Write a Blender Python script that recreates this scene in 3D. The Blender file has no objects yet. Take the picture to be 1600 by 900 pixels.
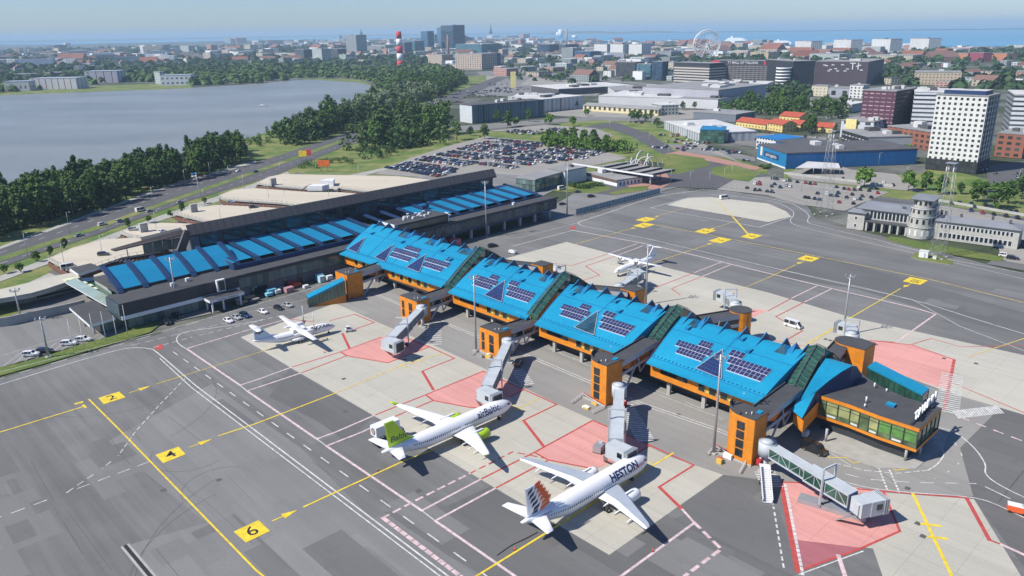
import bpy, bmesh, math, random
from mathutils import Vector, Matrix
R = math.radians
C = bpy.context.scene.collection
scn = bpy.context.scene
rnd = random.Random(7)

# ------------------------------------------------------------ camera
CAM_H = 92.5; FPX = 1215.0; ROLL = math.atan2(26, 1600)
PITCH = math.atan((450 - 47) * math.cos(ROLL) / FPX)
FW = Vector((0, math.cos(PITCH), -math.sin(PITCH)))
UP0 = Vector((0, math.sin(PITCH), math.cos(PITCH)))
RT0 = Vector((1, 0, 0))
cam = bpy.data.objects.new('camera', bpy.data.cameras.new('camera'))
C.objects.link(cam); scn.camera = cam
cam.data.sensor_width = 36; cam.data.lens = FPX / 1600 * 36
cam.data.clip_start = 1; cam.data.clip_end = 120000
_X = RT0 * math.cos(ROLL) - UP0 * math.sin(ROLL); _Y = RT0 * math.sin(ROLL) + UP0 * math.cos(ROLL); _Z = -FW
cam.matrix_world = Matrix(((_X.x, _Y.x, _Z.x, 0), (_X.y, _Y.y, _Z.y, 0), (_X.z, _Y.z, _Z.z, CAM_H), (0, 0, 0, 1)))

# ------------------------------------------------------------ sky and sun
SUN_EL = R(47); SUN_AZ = R(202)            # direction towards the sun, measured from +x
world = bpy.data.worlds.new("World"); scn.world = world; world.use_nodes = True
wn = world.node_tree; wn.nodes.clear()
sky = wn.nodes.new('ShaderNodeTexSky'); sky.sky_type = 'NISHITA'; sky.sun_disc = False
sky.sun_elevation = SUN_EL
sky.sun_rotation = R(90) - SUN_AZ
sky.altitude = 0; sky.air_density = 1.0; sky.dust_density = 0.3; sky.ozone_density = 3.0
bg = wn.nodes.new('ShaderNodeBackground'); bg.inputs['Strength'].default_value = 0.08
out = wn.nodes.new('ShaderNodeOutputWorld')
tint = wn.nodes.new('ShaderNodeMix'); tint.data_type = 'RGBA'; tint.blend_type = 'MULTIPLY'; tint.inputs[0].default_value = 1.0; tint.inputs[7].default_value = (.78, .94, 1.28, 1)
wn.links.new(sky.outputs[0], tint.inputs[6]); wn.links.new(tint.outputs[2], bg.inputs[0]); wn.links.new(bg.outputs[0], out.inputs[0])
sun = bpy.data.objects.new('sun', bpy.data.lights.new('sun', 'SUN')); C.objects.link(sun)
sun.data.energy = 4.9; sun.data.angle = R(0.5); sun.data.color = (1.0, 0.95, 0.86)
sd = Vector((math.cos(SUN_EL) * math.cos(SUN_AZ), math.cos(SUN_EL) * math.sin(SUN_AZ), math.sin(SUN_EL)))
sun.rotation_euler = sd.to_track_quat('Z', 'Y').to_euler(); sun.location = (0, 0, 400)
vs = scn.view_settings; vs.view_transform = 'Standard'; vs.look = 'None'; vs.exposure = 0.36; vs.gamma = 1; vs.use_curve_mapping = False
cy = scn.cycles
cy.use_denoising = True; cy.max_bounces = 6; cy.diffuse_bounces = 2; cy.glossy_bounces = 2; cy.transmission_bounces = 3
cy.transparent_max_bounces = 6; cy.volume_bounces = 0; cy.caustics_reflective = False; cy.caustics_refractive = False
cy.use_adaptive_sampling = True; cy.adaptive_threshold = 0.02

# ------------------------------------------------------------ image plan -> metres
def G(px, py, z=0.0):
    """the place in the world, at height z, that the survey pixel (px, py) of the 1600x900 photograph shows"""
    x = px - 800; y = py - 450; c = math.cos(ROLL); s = math.sin(ROLL)
    v = FW * FPX + RT0 * (x * c - y * s) - UP0 * (x * s + y * c)
    t = (z - CAM_H) / v.z
    return Vector((v.x * t, v.y * t, z))
def V2(a, b, t): return a + (b - a) * t
UD = Vector((math.cos(R(-46.7)), math.sin(R(-46.7)), 0))      # along the pier, towards the camera
VD = Vector((math.cos(R(43.3)), math.sin(R(43.3)), 0))        # across the pier, away from the near apron
ZD = Vector((0, 0, 1))

# ------------------------------------------------------------ materials
MATS = {}
def _nt(name):
    m = bpy.data.materials.new(name); m.use_nodes = True; MATS[name] = m
    nt = m.node_tree; return m, nt, nt.nodes['Principled BSDF']
def _math(nt, op, a, b=None, c=None):
    n = nt.nodes.new('ShaderNodeMath'); n.operation = op
    for i, x in enumerate((a, b, c)):
        if x is None: continue
        if isinstance(x, (int, float)): n.inputs[i].default_value = x
        else: nt.links.new(x, n.inputs[i])
    return n.outputs[0]
def _mix(nt, f, a, b, mode='MIX'):
    n = nt.nodes.new('ShaderNodeMix'); n.data_type = 'RGBA'; n.blend_type = mode
    for i, x in ((0, f), (6, a), (7, b)):
        if isinstance(x, (int, float)): n.inputs[i].default_value = x
        elif isinstance(x, (tuple, list)): n.inputs[i].default_value = (x[0], x[1], x[2], 1)
        else: nt.links.new(x, n.inputs[i])
    return n.outputs[2]
def _noise(nt, scale, detail=3, vec=None, rough=.55):
    n = nt.nodes.new('ShaderNodeTexNoise'); n.inputs['Scale'].default_value = scale
    n.inputs['Detail'].default_value = detail; n.inputs['Roughness'].default_value = rough
    if vec is None:
        tc = nt.nodes.new('ShaderNodeTexCoord'); vec = tc.outputs['Object']
    nt.links.new(vec, n.inputs['Vector']); return n.outputs['Fac']
def _map(nt, x, a, b, c, d):
    n = nt.nodes.new('ShaderNodeMapRange'); nt.links.new(x, n.inputs[0])
    for i, q in enumerate((a, b, c, d)): n.inputs[i + 1].default_value = q
    return n.outputs[0]
def mat(name, col, rough=.7, metal=0., var=.12, scale=.5, bump=0., coat=0., spec=.5):
    if name in MATS: return MATS[name]
    m, nt, b = _nt(name)
    b.inputs['Roughness'].default_value = rough; b.inputs['Metallic'].default_value = metal
    b.inputs['Specular IOR Level'].default_value = spec
    if coat: b.inputs['Coat Weight'].default_value = coat
    if var:
        f = _noise(nt, scale, 4); g = _map(nt, f, .3, .7, 1 - var, 1 + var)
        c = _mix(nt, 1.0, col, g, 'MULTIPLY'); nt.links.new(c, b.inputs['Base Color'])
        if bump:
            bp = nt.nodes.new('ShaderNodeBump'); bp.inputs['Strength'].default_value = bump
            nt.links.new(f, bp.inputs['Height']); nt.links.new(bp.outputs[0], b.inputs['Normal'])
    else: b.inputs['Base Color'].default_value = (*col, 1)
    return m
def two_tone(name, c1, c2, scale, rough=.9, lo=.42, hi=.58, var=.15, s2=None):
    m, nt, b = _nt(name)
    f = _map(nt, _noise(nt, scale, 5, rough=.62), lo, hi, 0, 1)
    c = _mix(nt, f, c1, c2)
    g = _map(nt, _noise(nt, s2 or scale * 14, 4), .3, .7, 1 - var, 1 + var)
    nt.links.new(_mix(nt, 1.0, c, g, 'MULTIPLY'), b.inputs['Base Color']); b.inputs['Roughness'].default_value = rough
    b.inputs['Specular IOR Level'].default_value = .25
    return m
def paving(name, base, ang, lane=7.0, amt=.12, patch=.18, rough=.88, blotch=.03, joints=0.0):
    """asphalt or concrete laid in lanes at angle ang: long faint streaks, lane-to-lane differences, blotches, joints"""
    m, nt, b = _nt(name)
    tc = nt.nodes.new('ShaderNodeTexCoord'); mp = nt.nodes.new('ShaderNodeMapping')
    mp.inputs['Rotation'].default_value = (0, 0, -ang)
    nt.links.new(tc.outputs['Object'], mp.inputs[0])
    sx = nt.nodes.new('ShaderNodeSeparateXYZ'); nt.links.new(mp.outputs[0], sx.inputs[0])
    st = nt.nodes.new('ShaderNodeMapping'); st.inputs['Scale'].default_value = (.02, .55, 1); nt.links.new(mp.outputs[0], st.inputs[0])
    streak = _map(nt, _noise(nt, 1.0, 5, st.outputs[0], .65), .3, .7, 1 - amt, 1 + amt)
    lane_i = _math(nt, 'FLOOR', _math(nt, 'DIVIDE', sx.outputs[1], lane))
    long_i = _math(nt, 'FLOOR', _math(nt, 'DIVIDE', _math(nt, 'ADD', sx.outputs[0], _math(nt, 'MULTIPLY', lane_i, 37.0)), 85.0))
    cb = nt.nodes.new('ShaderNodeCombineXYZ'); nt.links.new(lane_i, cb.inputs[0]); nt.links.new(long_i, cb.inputs[1])
    wn_ = nt.nodes.new('ShaderNodeTexWhiteNoise'); wn_.noise_dimensions = '3D'; nt.links.new(cb.outputs[0], wn_.inputs[0])
    lanev = _map(nt, wn_.outputs[0], 0, 1, 1 - patch * .5, 1 + patch * .5)
    blo = _map(nt, _noise(nt, blotch, 4, rough=.6), .3, .7, 1 - patch * .7, 1 + patch * .7)
    fine = _map(nt, _noise(nt, 2.2, 3, rough=.7), .25, .75, .93, 1.07)
    k = _math(nt, 'MULTIPLY', _math(nt, 'MULTIPLY', streak, lanev), _math(nt, 'MULTIPLY', blo, fine))
    if joints:
        for ax in (0, 1):
            fr = _math(nt, 'FRACT', _math(nt, 'DIVIDE', sx.outputs[ax], joints))
            j = _math(nt, 'LESS_THAN', fr, .018)
            k = _math(nt, 'MULTIPLY', k, _math(nt, 'SUBTRACT', 1.0, _math(nt, 'MULTIPLY', j, .16)))
    # old oil and rubber stains
    oil = _map(nt, _noise(nt, .22, 5, rough=.75), .60, .76, 1.0, .76)
    k = _math(nt, 'MULTIPLY', k, oil)
    nt.links.new(_mix(nt, 1.0, base, k, 'MULTIPLY'), b.inputs['Base Color'])
    b.inputs['Roughness'].default_value = rough; b.inputs['Specular IOR Level'].default_value = .3
    return m
def facade(name, wall, glass, du=3., dv=3.3, wu=.6, wv=.5, rough=.7, grough=.15, ou=0., ov=0., var=.08):
    """wall with a regular field of panes, laid out in metres by the wall's own UV (u along, v up)"""
    if name in MATS: return MATS[name]
    m, nt, b = _nt(name)
    uv = nt.nodes.new('ShaderNodeUVMap'); sx = nt.nodes.new('ShaderNodeSeparateXYZ'); nt.links.new(uv.outputs[0], sx.inputs[0])
    def inside(o, d, w, off):
        q = _math(nt, 'DIVIDE', _math(nt, 'ADD', o, off), d)
        return _math(nt, 'LESS_THAN', _math(nt, 'ABSOLUTE', _math(nt, 'SUBTRACT', _math(nt, 'FRACT', q), .5)), w / 2), _math(nt, 'FLOOR', q)
    a, ia = inside(sx.outputs[0], du, wu, ou); c, ic = inside(sx.outputs[1], dv, wv, ov)
    f = _math(nt, 'MULTIPLY', a, c)
    cb = nt.nodes.new('ShaderNodeCombineXYZ'); nt.links.new(ia, cb.inputs[0]); nt.links.new(ic, cb.inputs[1])
    wn_ = nt.nodes.new('ShaderNodeTexWhiteNoise'); nt.links.new(cb.outputs[0], wn_.inputs[0])
    gl = _mix(nt, 1.0, glass, _map(nt, wn_.outputs[0], 0, 1, .5, 1.7), 'MULTIPLY')
    wl = _mix(nt, 1.0, wall, _map(nt, _noise(nt, .35, 4), .3, .7, 1 - var, 1 + var), 'MULTIPLY')
    nt.links.new(_mix(nt, f, wl, gl), b.inputs['Base Color'])
    nt.links.new(_map(nt, f, 0, 1, rough, grough), b.inputs['Roughness'])
    return m
def glass(name, col, rough=.08, var=.3, metal=.0):
    if name in MATS: return MATS[name]
    m, nt, b = _nt(name)
    g = _map(nt, _noise(nt, .25, 3), .3, .7, 1 - var, 1 + var)
    nt.links.new(_mix(nt, 1.0, col, g, 'MULTIPLY'), b.inputs['Base Color'])
    b.inputs['Roughness'].default_value = rough; b.inputs['Specular IOR Level'].default_value = .8; b.inputs['Metallic'].default_value = metal
    return m

def cladding(name, col, du=1.5, dv=.75, rough=.5):
    m, nt, b = _nt(name); uv = nt.nodes.new('ShaderNodeUVMap'); sx = nt.nodes.new('ShaderNodeSeparateXYZ'); nt.links.new(uv.outputs[0], sx.inputs[0])
    a = _math(nt, 'DIVIDE', sx.outputs[0], du); c = _math(nt, 'DIVIDE', sx.outputs[1], dv); cb = nt.nodes.new('ShaderNodeCombineXYZ')
    nt.links.new(_math(nt, 'FLOOR', a), cb.inputs[0]); nt.links.new(_math(nt, 'FLOOR', c), cb.inputs[1])
    w = nt.nodes.new('ShaderNodeTexWhiteNoise'); nt.links.new(cb.outputs[0], w.inputs[0])
    j = _math(nt, 'MAXIMUM', _math(nt, 'LESS_THAN', _math(nt, 'FRACT', a), .035), _math(nt, 'LESS_THAN', _math(nt, 'FRACT', c), .06))
    k = _math(nt, 'MULTIPLY', _map(nt, w.outputs[0], 0, 1, .90, 1.08), _map(nt, _noise(nt, .3, 5), .3, .7, .88, 1.1)); k = _math(nt, 'MULTIPLY', k, _math(nt, 'SUBTRACT', 1.0, _math(nt, 'MULTIPLY', j, .35)))
    nt.links.new(_mix(nt, 1.0, col, k, 'MULTIPLY'), b.inputs['Base Color']); b.inputs['Roughness'].default_value = rough; return m

# ------------------------------------------------------------ mesh builder
ORG = {}
class MB:
    def __init__(s): s.v = []; s.f = []; s.mi = []; s.mats = []; s.uv = []; s.sm = []
    def _m(s, m):
        if m not in s.mats: s.mats.append(m)
        return s.mats.index(m)
    def face(s, pts, m, uv=None, sm=False):
        k = len(s.v); s.v += [Vector(p) for p in pts]; s.f.append(tuple(range(k, k + len(pts)))); s.mi.append(s._m(m))
        s.uv.append(uv); s.sm.append(sm)
    def wall(s, a, b, z0, z1, m, u0=0.):
        L = math.hypot(b[0] - a[0], b[1] - a[1])
        s.face([(a[0], a[1], z0), (b[0], b[1], z0), (b[0], b[1], z1), (a[0], a[1], z1)], m, [(u0, 0), (u0 + L, 0), (u0 + L, z1 - z0), (u0, z1 - z0)])
        return u0 + L
    def prism(s, pts, z0, z1, side, top=None, bottom=False):
        p = [(q[0], q[1]) for q in pts]
        if sum(p[i][0] * p[(i + 1) % len(p)][1] - p[(i + 1) % len(p)][0] * p[i][1] for i in range(len(p))) < 0: p = p[::-1]
        u = 0
        for i in range(len(p)): u = s.wall(p[i], p[(i + 1) % len(p)], z0, z1, side, u)
        s.face([(x, y, z1) for x, y in p], top or side)
        if bottom: s.face([(x, y, z0) for x, y in p[::-1]], top or side)
    def box(s, c, size, m, d=None, top=None, bottom=True):
        """box standing on c (bottom centre), size = (along d, across d, up)"""
        d = Vector((1, 0, 0)) if d is None else d; n = Vector((-d.y, d.x, 0)); c = Vector(c)
        a = d * size[0] / 2; b = n * size[1] / 2
        s.prism([c - a - b, c + a - b, c + a + b, c - a + b], c.z, c.z + size[2], m, top, bottom)
    def beam(s, a, b, w, h, m):
        a = Vector(a); b = Vector(b); d = (b - a).normalized()
        n = d.cross(ZD)
        n = Vector((1, 0, 0)) if n.length < 1e-4 else n.normalized()
        u = n.cross(d).normalized(); n = n * w / 2; u = u * h / 2
        A = [a - n - u, a + n - u, a + n + u, a - n + u]; B = [b - n - u, b + n - u, b + n + u, b - n + u]
        for i in range(4): s.face([A[i], A[(i + 1) % 4], B[(i + 1) % 4], B[i]], m)
        s.face(A[::-1], m); s.face(B, m)
    def loft(s, rings, m, cap=True, closed=True, sm=True):
        k = len(s.v); n = len(rings[0]); mi = s._m(m)
        for r in rings: s.v += [Vector(p) for p in r]
        for i in range(len(rings) - 1):
            for j in range(n if closed else n - 1):
                a = k + i * n + j; b = k + i * n + (j + 1) % n
                s.f.append((a, b, b + n, a + n)); s.mi.append(mi); s.uv.append(None); s.sm.append(sm)
        if cap:
            for q in (tuple(range(k + n - 1, k - 1, -1)), tuple(range(k + (len(rings) - 1) * n, k + len(rings) * n))):
                s.f.append(q); s.mi.append(mi); s.uv.append(None); s.sm.append(False)
    def tube(s, pts, r, m, n=8, cap=True):
        pts = [Vector(p) for p in pts]; rings = []
        rr = r if isinstance(r, (list, tuple)) else [r] * len(pts)
        for i, p in enumerate(pts):
            d = (pts[min(i + 1, len(pts) - 1)] - pts[max(i - 1, 0)]).normalized()
            a = d.cross(ZD)
            a = Vector((1, 0, 0)) if a.length < 1e-3 else a.normalized()
            b = a.cross(d)
            rings.append([p + (a * math.cos(2 * math.pi * j / n) + b * math.sin(2 * math.pi * j / n)) * rr[i] for j in range(n)])
        s.loft(rings, m, cap)
    def mesh(s, name, org=Vector((0, 0, 0))):
        me = bpy.data.meshes.new(name)
        me.from_pydata([tuple(p - org) for p in s.v], [], s.f)
        for m in s.mats: me.materials.append(m)
        me.polygons.foreach_set('material_index', s.mi)
        me.polygons.foreach_set('use_smooth', s.sm)
        if any(u is not None for u in s.uv):
            ul = me.uv_layers.new(name='UVMap'); k = 0; flat = []
            for f, u in zip(s.f, s.uv):
                for j in range(len(f)): flat += list(u[j]) if u is not None else (0., 0.)
            ul.data.foreach_set('uv', flat)
        me.update(); return me
    def build(s, name, parent=None, at=None):
        org = ORG[parent.name] if parent is not None else Vector(at or (0, 0, 0))
        o = bpy.data.objects.new(name, s.mesh(name, org)); C.objects.link(o)
        if parent is not None: o.parent = parent
        else: o.location = org
        ORG[o.name] = org
        return o
def tag(o, label=None, cat=None, group=None, kind=None):
    if label: o['label'] = label
    if cat: o['category'] = cat
    if group: o['group'] = group
    if kind: o['kind'] = kind
    return o
def thing(name, at, label, cat, group=None):
    o = bpy.data.objects.new(name, None); C.objects.link(o); o.location = at; ORG[o.name] = Vector(at)
    o.empty_display_size = .5
    return tag(o, label, cat, group)
def struct(name, b): return tag(b.build(name), kind='structure')
def copy_tree(o, loc=None, rz=None, label=None, group=None, scale=None):
    def cp(q, par):
        c = q.copy(); C.objects.link(c)
        if par is not None: c.parent = par
        for ch in KIDS.get(q.name, []): cp(ch, c)
        return c
    c = cp(o, None)
    if loc is not None: c.location = loc
    if rz is not None: c.rotation_euler = (0, 0, rz)
    if scale is not None: c.scale = scale
    if label: c['label'] = label
    if group: c['group'] = group
    return c
KIDS = {}
def note_kids(root):
    """remember the parts below a prototype, for copy_tree"""
    for o in [root] + list(root.children_recursive): KIDS[o.name] = list(o.children)

# lettering as mesh outlines (built-in font), returned as bmesh in the xy plane, centred
def text_bm(txt, size, cuts=0, shear=0., xs=1.0, bold=0.0):
    cu = bpy.data.curves.new('txt', 'FONT'); cu.body = txt; cu.size = size; cu.align_x = 'CENTER'; cu.align_y = 'CENTER'; cu.shear = shear
    cu.offset = bold; cu.resolution_u = 3
    o = bpy.data.objects.new('txt', cu); C.objects.link(o)
    dg = bpy.context.evaluated_depsgraph_get(); dg.update()
    me = bpy.data.meshes.new_from_object(o.evaluated_get(dg))
    bm = bmesh.new(); bm.from_mesh(me)
    bpy.data.objects.remove(o); bpy.data.curves.remove(cu); bpy.data.meshes.remove(me)
    for v in bm.verts: v.co.x *= xs
    for i in range(cuts):
        y = -size * .6 + size * 1.2 * (i + .5) / cuts
        bmesh.ops.bisect_plane(bm, geom=bm.verts[:] + bm.edges[:] + bm.faces[:], plane_co=(0, y, 0), plane_no=(0, 1, 0))
    return bm
def add_bm(b, bm, f, m):
    """append bm to builder b with every vertex moved by f"""
    bm.verts.ensure_lookup_table()
    for fc in bm.faces: b.face([f(v.co) for v in fc.verts], m)
    bm.free()
# ------------------------------------------------------------ ground, water, paving
ANG = R(-46.7)
m_city = two_tone('town_ground', (.05, .066, .034), (.13, .13, .115), .012, lo=.44, hi=.56, var=.25, s2=.12)
m_grass = two_tone('grass', (.075, .125, .025), (.17, .185, .05), .02, lo=.38, hi=.62, var=.2, s2=.6)
m_drygrass = two_tone('dry_grass', (.085, .145, .03), (.20, .205, .07), .05, lo=.4, hi=.6, var=.2, s2=.9)
m_asph = paving('asphalt', (.152, .151, .147), ANG, 7, .14, .22)
m_asph2 = paving('asphalt_light', (.188, .186, .180), ANG, 6, .06, .14)
m_asphd = paving('asphalt_dark', (.122, .121, .119), ANG, 6, .06, .12)
m_road = paving('road_asphalt', (.095, .094, .098), R(50), 4, .06, .10)
m_conc = paving('concrete', (.42, .40, .34), ANG, 7.5, .05, .10, joints=7.5, rough=.85)
m_conc2 = paving('pale_concrete', (.44, .42, .35), ANG, 9, .04, .06, rough=.85)
m_deck = paving('deck_concrete', (.50, .45, .36), R(-8), 8, .04, .06, rough=.9)
m_lot = paving('gravel_lot', (.27, .255, .23), R(-40), 9, .05, .10, rough=.9)
m_pave = mat('paving_slabs', (.34, .33, .30), .85, var=.12, scale=.4)
m_pink = paving('pink_paint', (.58, .28, .25), ANG, 7.5, .10, .14, joints=7.5, rough=.8)
m_pinkd = paving('pink_paint_worn', (.33, .115, .13), ANG, 5, .08, .1, rough=.8)
m_plaza = mat('red_paving', (.36, .19, .15), .85, var=.15, scale=.5)
m_white = mat('white_paint', (.52, .52, .50), .75, var=.3, scale=.9)
m_wpink = mat('pale_pink_paint', (.56, .42, .42), .7, var=.28, scale=.9)
m_red = mat('red_paint', (.42, .065, .055), .7, var=.18, scale=.9)
m_yel = mat('yellow_paint', (.68, .50, .03), .65, var=.2, scale=.8)
m_yel2 = mat('faded_yellow_paint', (.55, .42, .10), .7, var=.25, scale=.8)
m_blk = mat('black_paint', (.02, .02, .022), .6, var=0)
m_rub = mat('rubber_marks', (.085, .085, .087), .8, var=.2, scale=1.5)

def sea_mat(name, col, rough, wave, scale):
    m, nt, b = _nt(name)
    tc = nt.nodes.new('ShaderNodeTexCoord'); mp = nt.nodes.new('ShaderNodeMapping')
    mp.inputs['Scale'].default_value = (1, 2.2, 1); mp.inputs['Rotation'].default_value = (0, 0, R(20)); nt.links.new(tc.outputs['Object'], mp.inputs[0])
    f = _noise(nt, scale, 6, mp.outputs[0], .6); big = _noise(nt, .004, 4, mp.outputs[0], .6)
    nt.links.new(_mix(nt, 1.0, col, _map(nt, big, .3, .7, .80, 1.2), 'MULTIPLY'), b.inputs['Base Color'])
    bp = nt.nodes.new('ShaderNodeBump'); bp.inputs['Strength'].default_value = wave; bp.inputs['Distance'].default_value = 1.0
    nt.links.new(f, bp.inputs['Height']); nt.links.new(bp.outputs[0], b.inputs['Normal'])
    b.inputs['Roughness'].default_value = rough; b.inputs['Specular IOR Level'].default_value = .5
    return m
m_lake = sea_mat('lake_water', (.215, .225, .21), .28, .9, .35)
m_sea = mat('sea_water', (.10, .27, .42), .6, var=.12, scale=.0012, spec=.25)

def sheet(name, px, z, m, zl=None):
    b = MB(); b.face([V2(G(*p, 0), G(*p, 0), 0) + Vector((0, 0, z)) for p in px], m); return struct(name, b)
def multi(name, polys, z, m):
    b = MB()
    for i, px in enumerate(polys): b.face([G(*p) + Vector((0, 0, z + i * .0007)) for p in px], m)
    return struct(name, b)
bnd = 60000
b = MB(); b.face([(-bnd, -3000, -.3), (bnd, -3000, -.3), (bnd, bnd * 1.3, -.3), (-bnd, bnd * 1.3, -.3)], m_city); struct('ground', b)

sheet('lake', [(-700, 480), (-300, 395), (-100, 335), (0, 316), (150, 285), (300, 250), (347, 226), (400, 212), (432, 200), (480, 185), (530, 170), (565, 157),
      (592, 146), (590, 141), (578, 133), (560, 128), (540, 126.5), (500, 124), (462, 125), (400, 131), (302, 137), (240, 140), (190, 141), (125, 144), (0, 149), (-250, 161), (-700, 185)], -.1, m_lake)
multi('meadow', [
    [(-60, 420), (-60, 340), (0, 318), (150, 290), (300, 256), (347, 226), (400, 211), (432, 199), (560, 160), (596, 144), (700, 120), (760, 118), (780, 128), (700, 165),
     (560, 215), (400, 258), (180, 327), (60, 366), (0, 388)],
    [(450, 262), (520, 232), (600, 215), (680, 190), (760, 205), (900, 205), (1000, 240), (900, 300), (760, 292), (600, 277), (480, 275)],
    [(830, 198), (1000, 176), (1060, 185), (1100, 230), (1200, 265), (1190, 285), (1120, 292), (1000, 240), (900, 215)],
    [(1225, 262), (1290, 268), (1330, 278), (1440, 270), (1460, 258), (1560, 285), (1650, 310), (1650, 345), (1480, 330), (1290, 300), (1225, 286)],
    [(0, 400), (60, 385), (200, 345), (300, 312), (420, 268), (470, 262), (440, 290), (300, 345), (100, 425), (0, 470), (-60, 490), (-60, 420)]], -.2, m_drygrass)
multi('lakeside_bank', [[(0, 149), (125, 144), (190, 141.5), (240, 140), (300, 137), (296, 130), (200, 132), (120, 136), (0, 142)],
                        [(462, 124), (500, 122.6), (560, 124), (600, 140), (592, 143), (580, 134), (560, 129), (500, 125)]], -.06, m_drygrass)

# airport apron: one big sheet of asphalt with a kerb of its own
APRON = [(-400, 1200), (-400, 650), (0, 592), (130, 556), (250, 522), (330, 495), (480, 450), (560, 415), (640, 395), (890, 338), (1030, 300), (1120, 297), (1215, 310), (1262, 322), (1272, 340),
         (1300, 352), (1375, 368), (1430, 384), (1500, 402), (1600, 428), (2100, 540), (2500, 1200)]
sheet('apron', APRON, 0.0, m_asph)
multi('apron_patch', [
    [(150, 700), (330, 600), (470, 700), (560, 790), (640, 860), (700, 905), (560, 960), (420, 890), (300, 800), (230, 740)],
    [(205, 850), (330, 815), (440, 930), (250, 960)]], .006, m_asph2)
multi('service_road', [[(524, 474), (560, 440), (620, 400), (900, 440), (1290, 560), (1478, 612), (1600, 648), (1585, 690), (1535, 776), (1386, 769), (1220, 752), (1130, 742), (1050, 715), (926, 656), (870, 631), (755, 575), (672, 537), (605, 510)]], .008, paving('service_road_asphalt', (.245, .238, .222), ANG, 6, .06, .12))
multi('taxiway_patch', [[(1200, 430), (1290, 400), (1640, 500), (1640, 545), (1500, 500), (1340, 452)],
    [(600, 800), (700, 868), (860, 960), (1000, 905), (1110, 830), (1082, 800), (1010, 826), (952, 868), (766, 760), (700, 790)],
    [(1130, 742), (1205, 752), (1246, 895), (1180, 960), (980, 900), (1085, 818), (1062, 792)],
    [(1500, 700), (1600, 600), (1700, 620), (1700, 900), (1610, 900), (1522, 780)],
    [(420, 620), (452, 577), (585, 651), (540, 690), (500, 660)]], .010, m_asphd)
m_asph3 = paving('asphalt_repair', (.172, .170, .165), ANG, 5, .05, .10)
m_asph4 = paving('asphalt_repair_dark', (.138, .137, .134), ANG, 5, .05, .10)
# stands in concrete
C1 = [(376, 527), (524, 474), (605, 510), (672, 537), (755, 575), (870, 631), (926, 656), (1050, 715), (1130, 742), (952, 867), (766, 758), (677, 705), (585, 650), (455, 575)]
C2 = [(885, 378), (953, 396), (1080, 428), (1200, 457), (1330, 496), (1600, 555), (1740, 590), (1740, 690), (1600, 648), (1478, 612), (1380, 575), (1290, 560), (1180, 545), (1000, 470), (850, 425), (790, 404)]
C3 = [(1340, 764), (1386, 770), (1522, 780), (1597, 903), (1640, 990), (1430, 990), (1380, 903), (1364, 857), (1300, 850)]
C4 = [(1042, 320), (1075, 309), (1110, 308), (1200, 318), (1228, 330), (1236, 338), (1200, 347), (1155, 339)]
multi('concrete_stand', [C1, C2, C3], .016, m_conc)
multi('helipad_concrete', [C4], .016, m_conc2)
multi('pink_parking_zone', [
    [(532, 550), (595, 527), (625, 524), (671, 542), (606, 567), (542, 556)],
    [(665, 617), (755, 580), (780, 590), (819, 609), (797, 620), (765, 638), (730, 636), (677, 626)],
    [(835, 707), (926, 657), (1016, 696), (990, 712), (930, 733), (857, 719)],
    [(1220, 753), (1317, 758), (1386, 770), (1406, 830), (1345, 856), (1240, 843)],
    [(1360, 532), (1425, 539), (1491, 562), (1482, 609), (1432, 594), (1340, 560)],
    [(1295, 546), (1315, 536), (1330, 560), (1305, 558)], [(1175, 483), (1200, 485), (1173, 497)]], .022, m_pink)
multi('worn_pink_zone', [[(1240, 843), (1345, 856), (1246, 893)]], .022, m_pinkd)

# ---- painted lines
class Lines:
    def __init__(s, m, z): s.b = MB(); s.m = m; s.z = z
    def seg(s, a, c, w):
        d = (c - a); n = Vector((-d.y, d.x, 0)).normalized() * w / 2; z = Vector((0, 0, s.z)); e = d.normalized() * w * .35
        a = a - e; c = c + e
        s.b.face([a - n + z, c - n + z, c + n + z, a + n + z], s.m)
        s.z += .00003
    def line(s, px, w=.4, off=0.):
        P = [G(*p) for p in px]
        if off:
            Q = []
            for i, p in enumerate(P):
                d = (P[min(i + 1, len(P) - 1)] - P[max(i - 1, 0)]).normalized(); Q.append(p + Vector((-d.y, d.x, 0)) * off)
            P = Q
        for a, c in zip(P, P[1:]): s.seg(a, c, w)
    def dash(s, px, on, offl, w=.3, off=0.):
        P = [G(*p) for p in px]; t = 0; pos = 0
        for a, c in zip(P, P[1:]):
            L = (c - a).length; d = (c - a) / L; n = Vector((-d.y, d.x, 0)) * off
            while t < L:
                e = min(t + on, L); s.seg(a + d * t + n, a + d * e + n, w); t += on + offl
            t -= L
W = Lines(m_white, .040); P_ = Lines(m_wpink, .034); RD = Lines(m_red, .030); Y = Lines(m_yel, .050); YF = Lines(m_yel2, .046)
def smooth(px, k=4):
    """round a polyline of pixels"""
    out_ = []
    for i in range(len(px) - 1):
        p0 = px[max(i - 1, 0)]; p1 = px[i]; p2 = px[i + 1]; p3 = px[min(i + 2, len(px) - 1)]
        for j in range(k):
            t = j / k
            out_.append(tuple(.5 * ((2 * p1[q]) + (-p0[q] + p2[q]) * t + (2 * p0[q] - 5 * p1[q] + 4 * p2[q] - p3[q]) * t * t + (-p0[q] + 3 * p1[q] - 3 * p2[q] + p3[q]) * t ** 3) for q in (0, 1)))
    return out_ + [px[-1]]
lane = smooth([(-40, 611), (0, 601), (112, 567), (185, 547), (212, 543.5), (233, 545), (247, 552), (305, 602)], 3) + [(705, 904), (760, 950)]
W.line(lane, .34); W.line([(251, 560), (300, 605), (700, 908)], .28, -.2)
W.line(smooth([(410, 499), (400, 502), (350, 510), (300, 517), (282, 522), (276, 530), (280, 538), (291, 545)], 3), .3)
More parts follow.
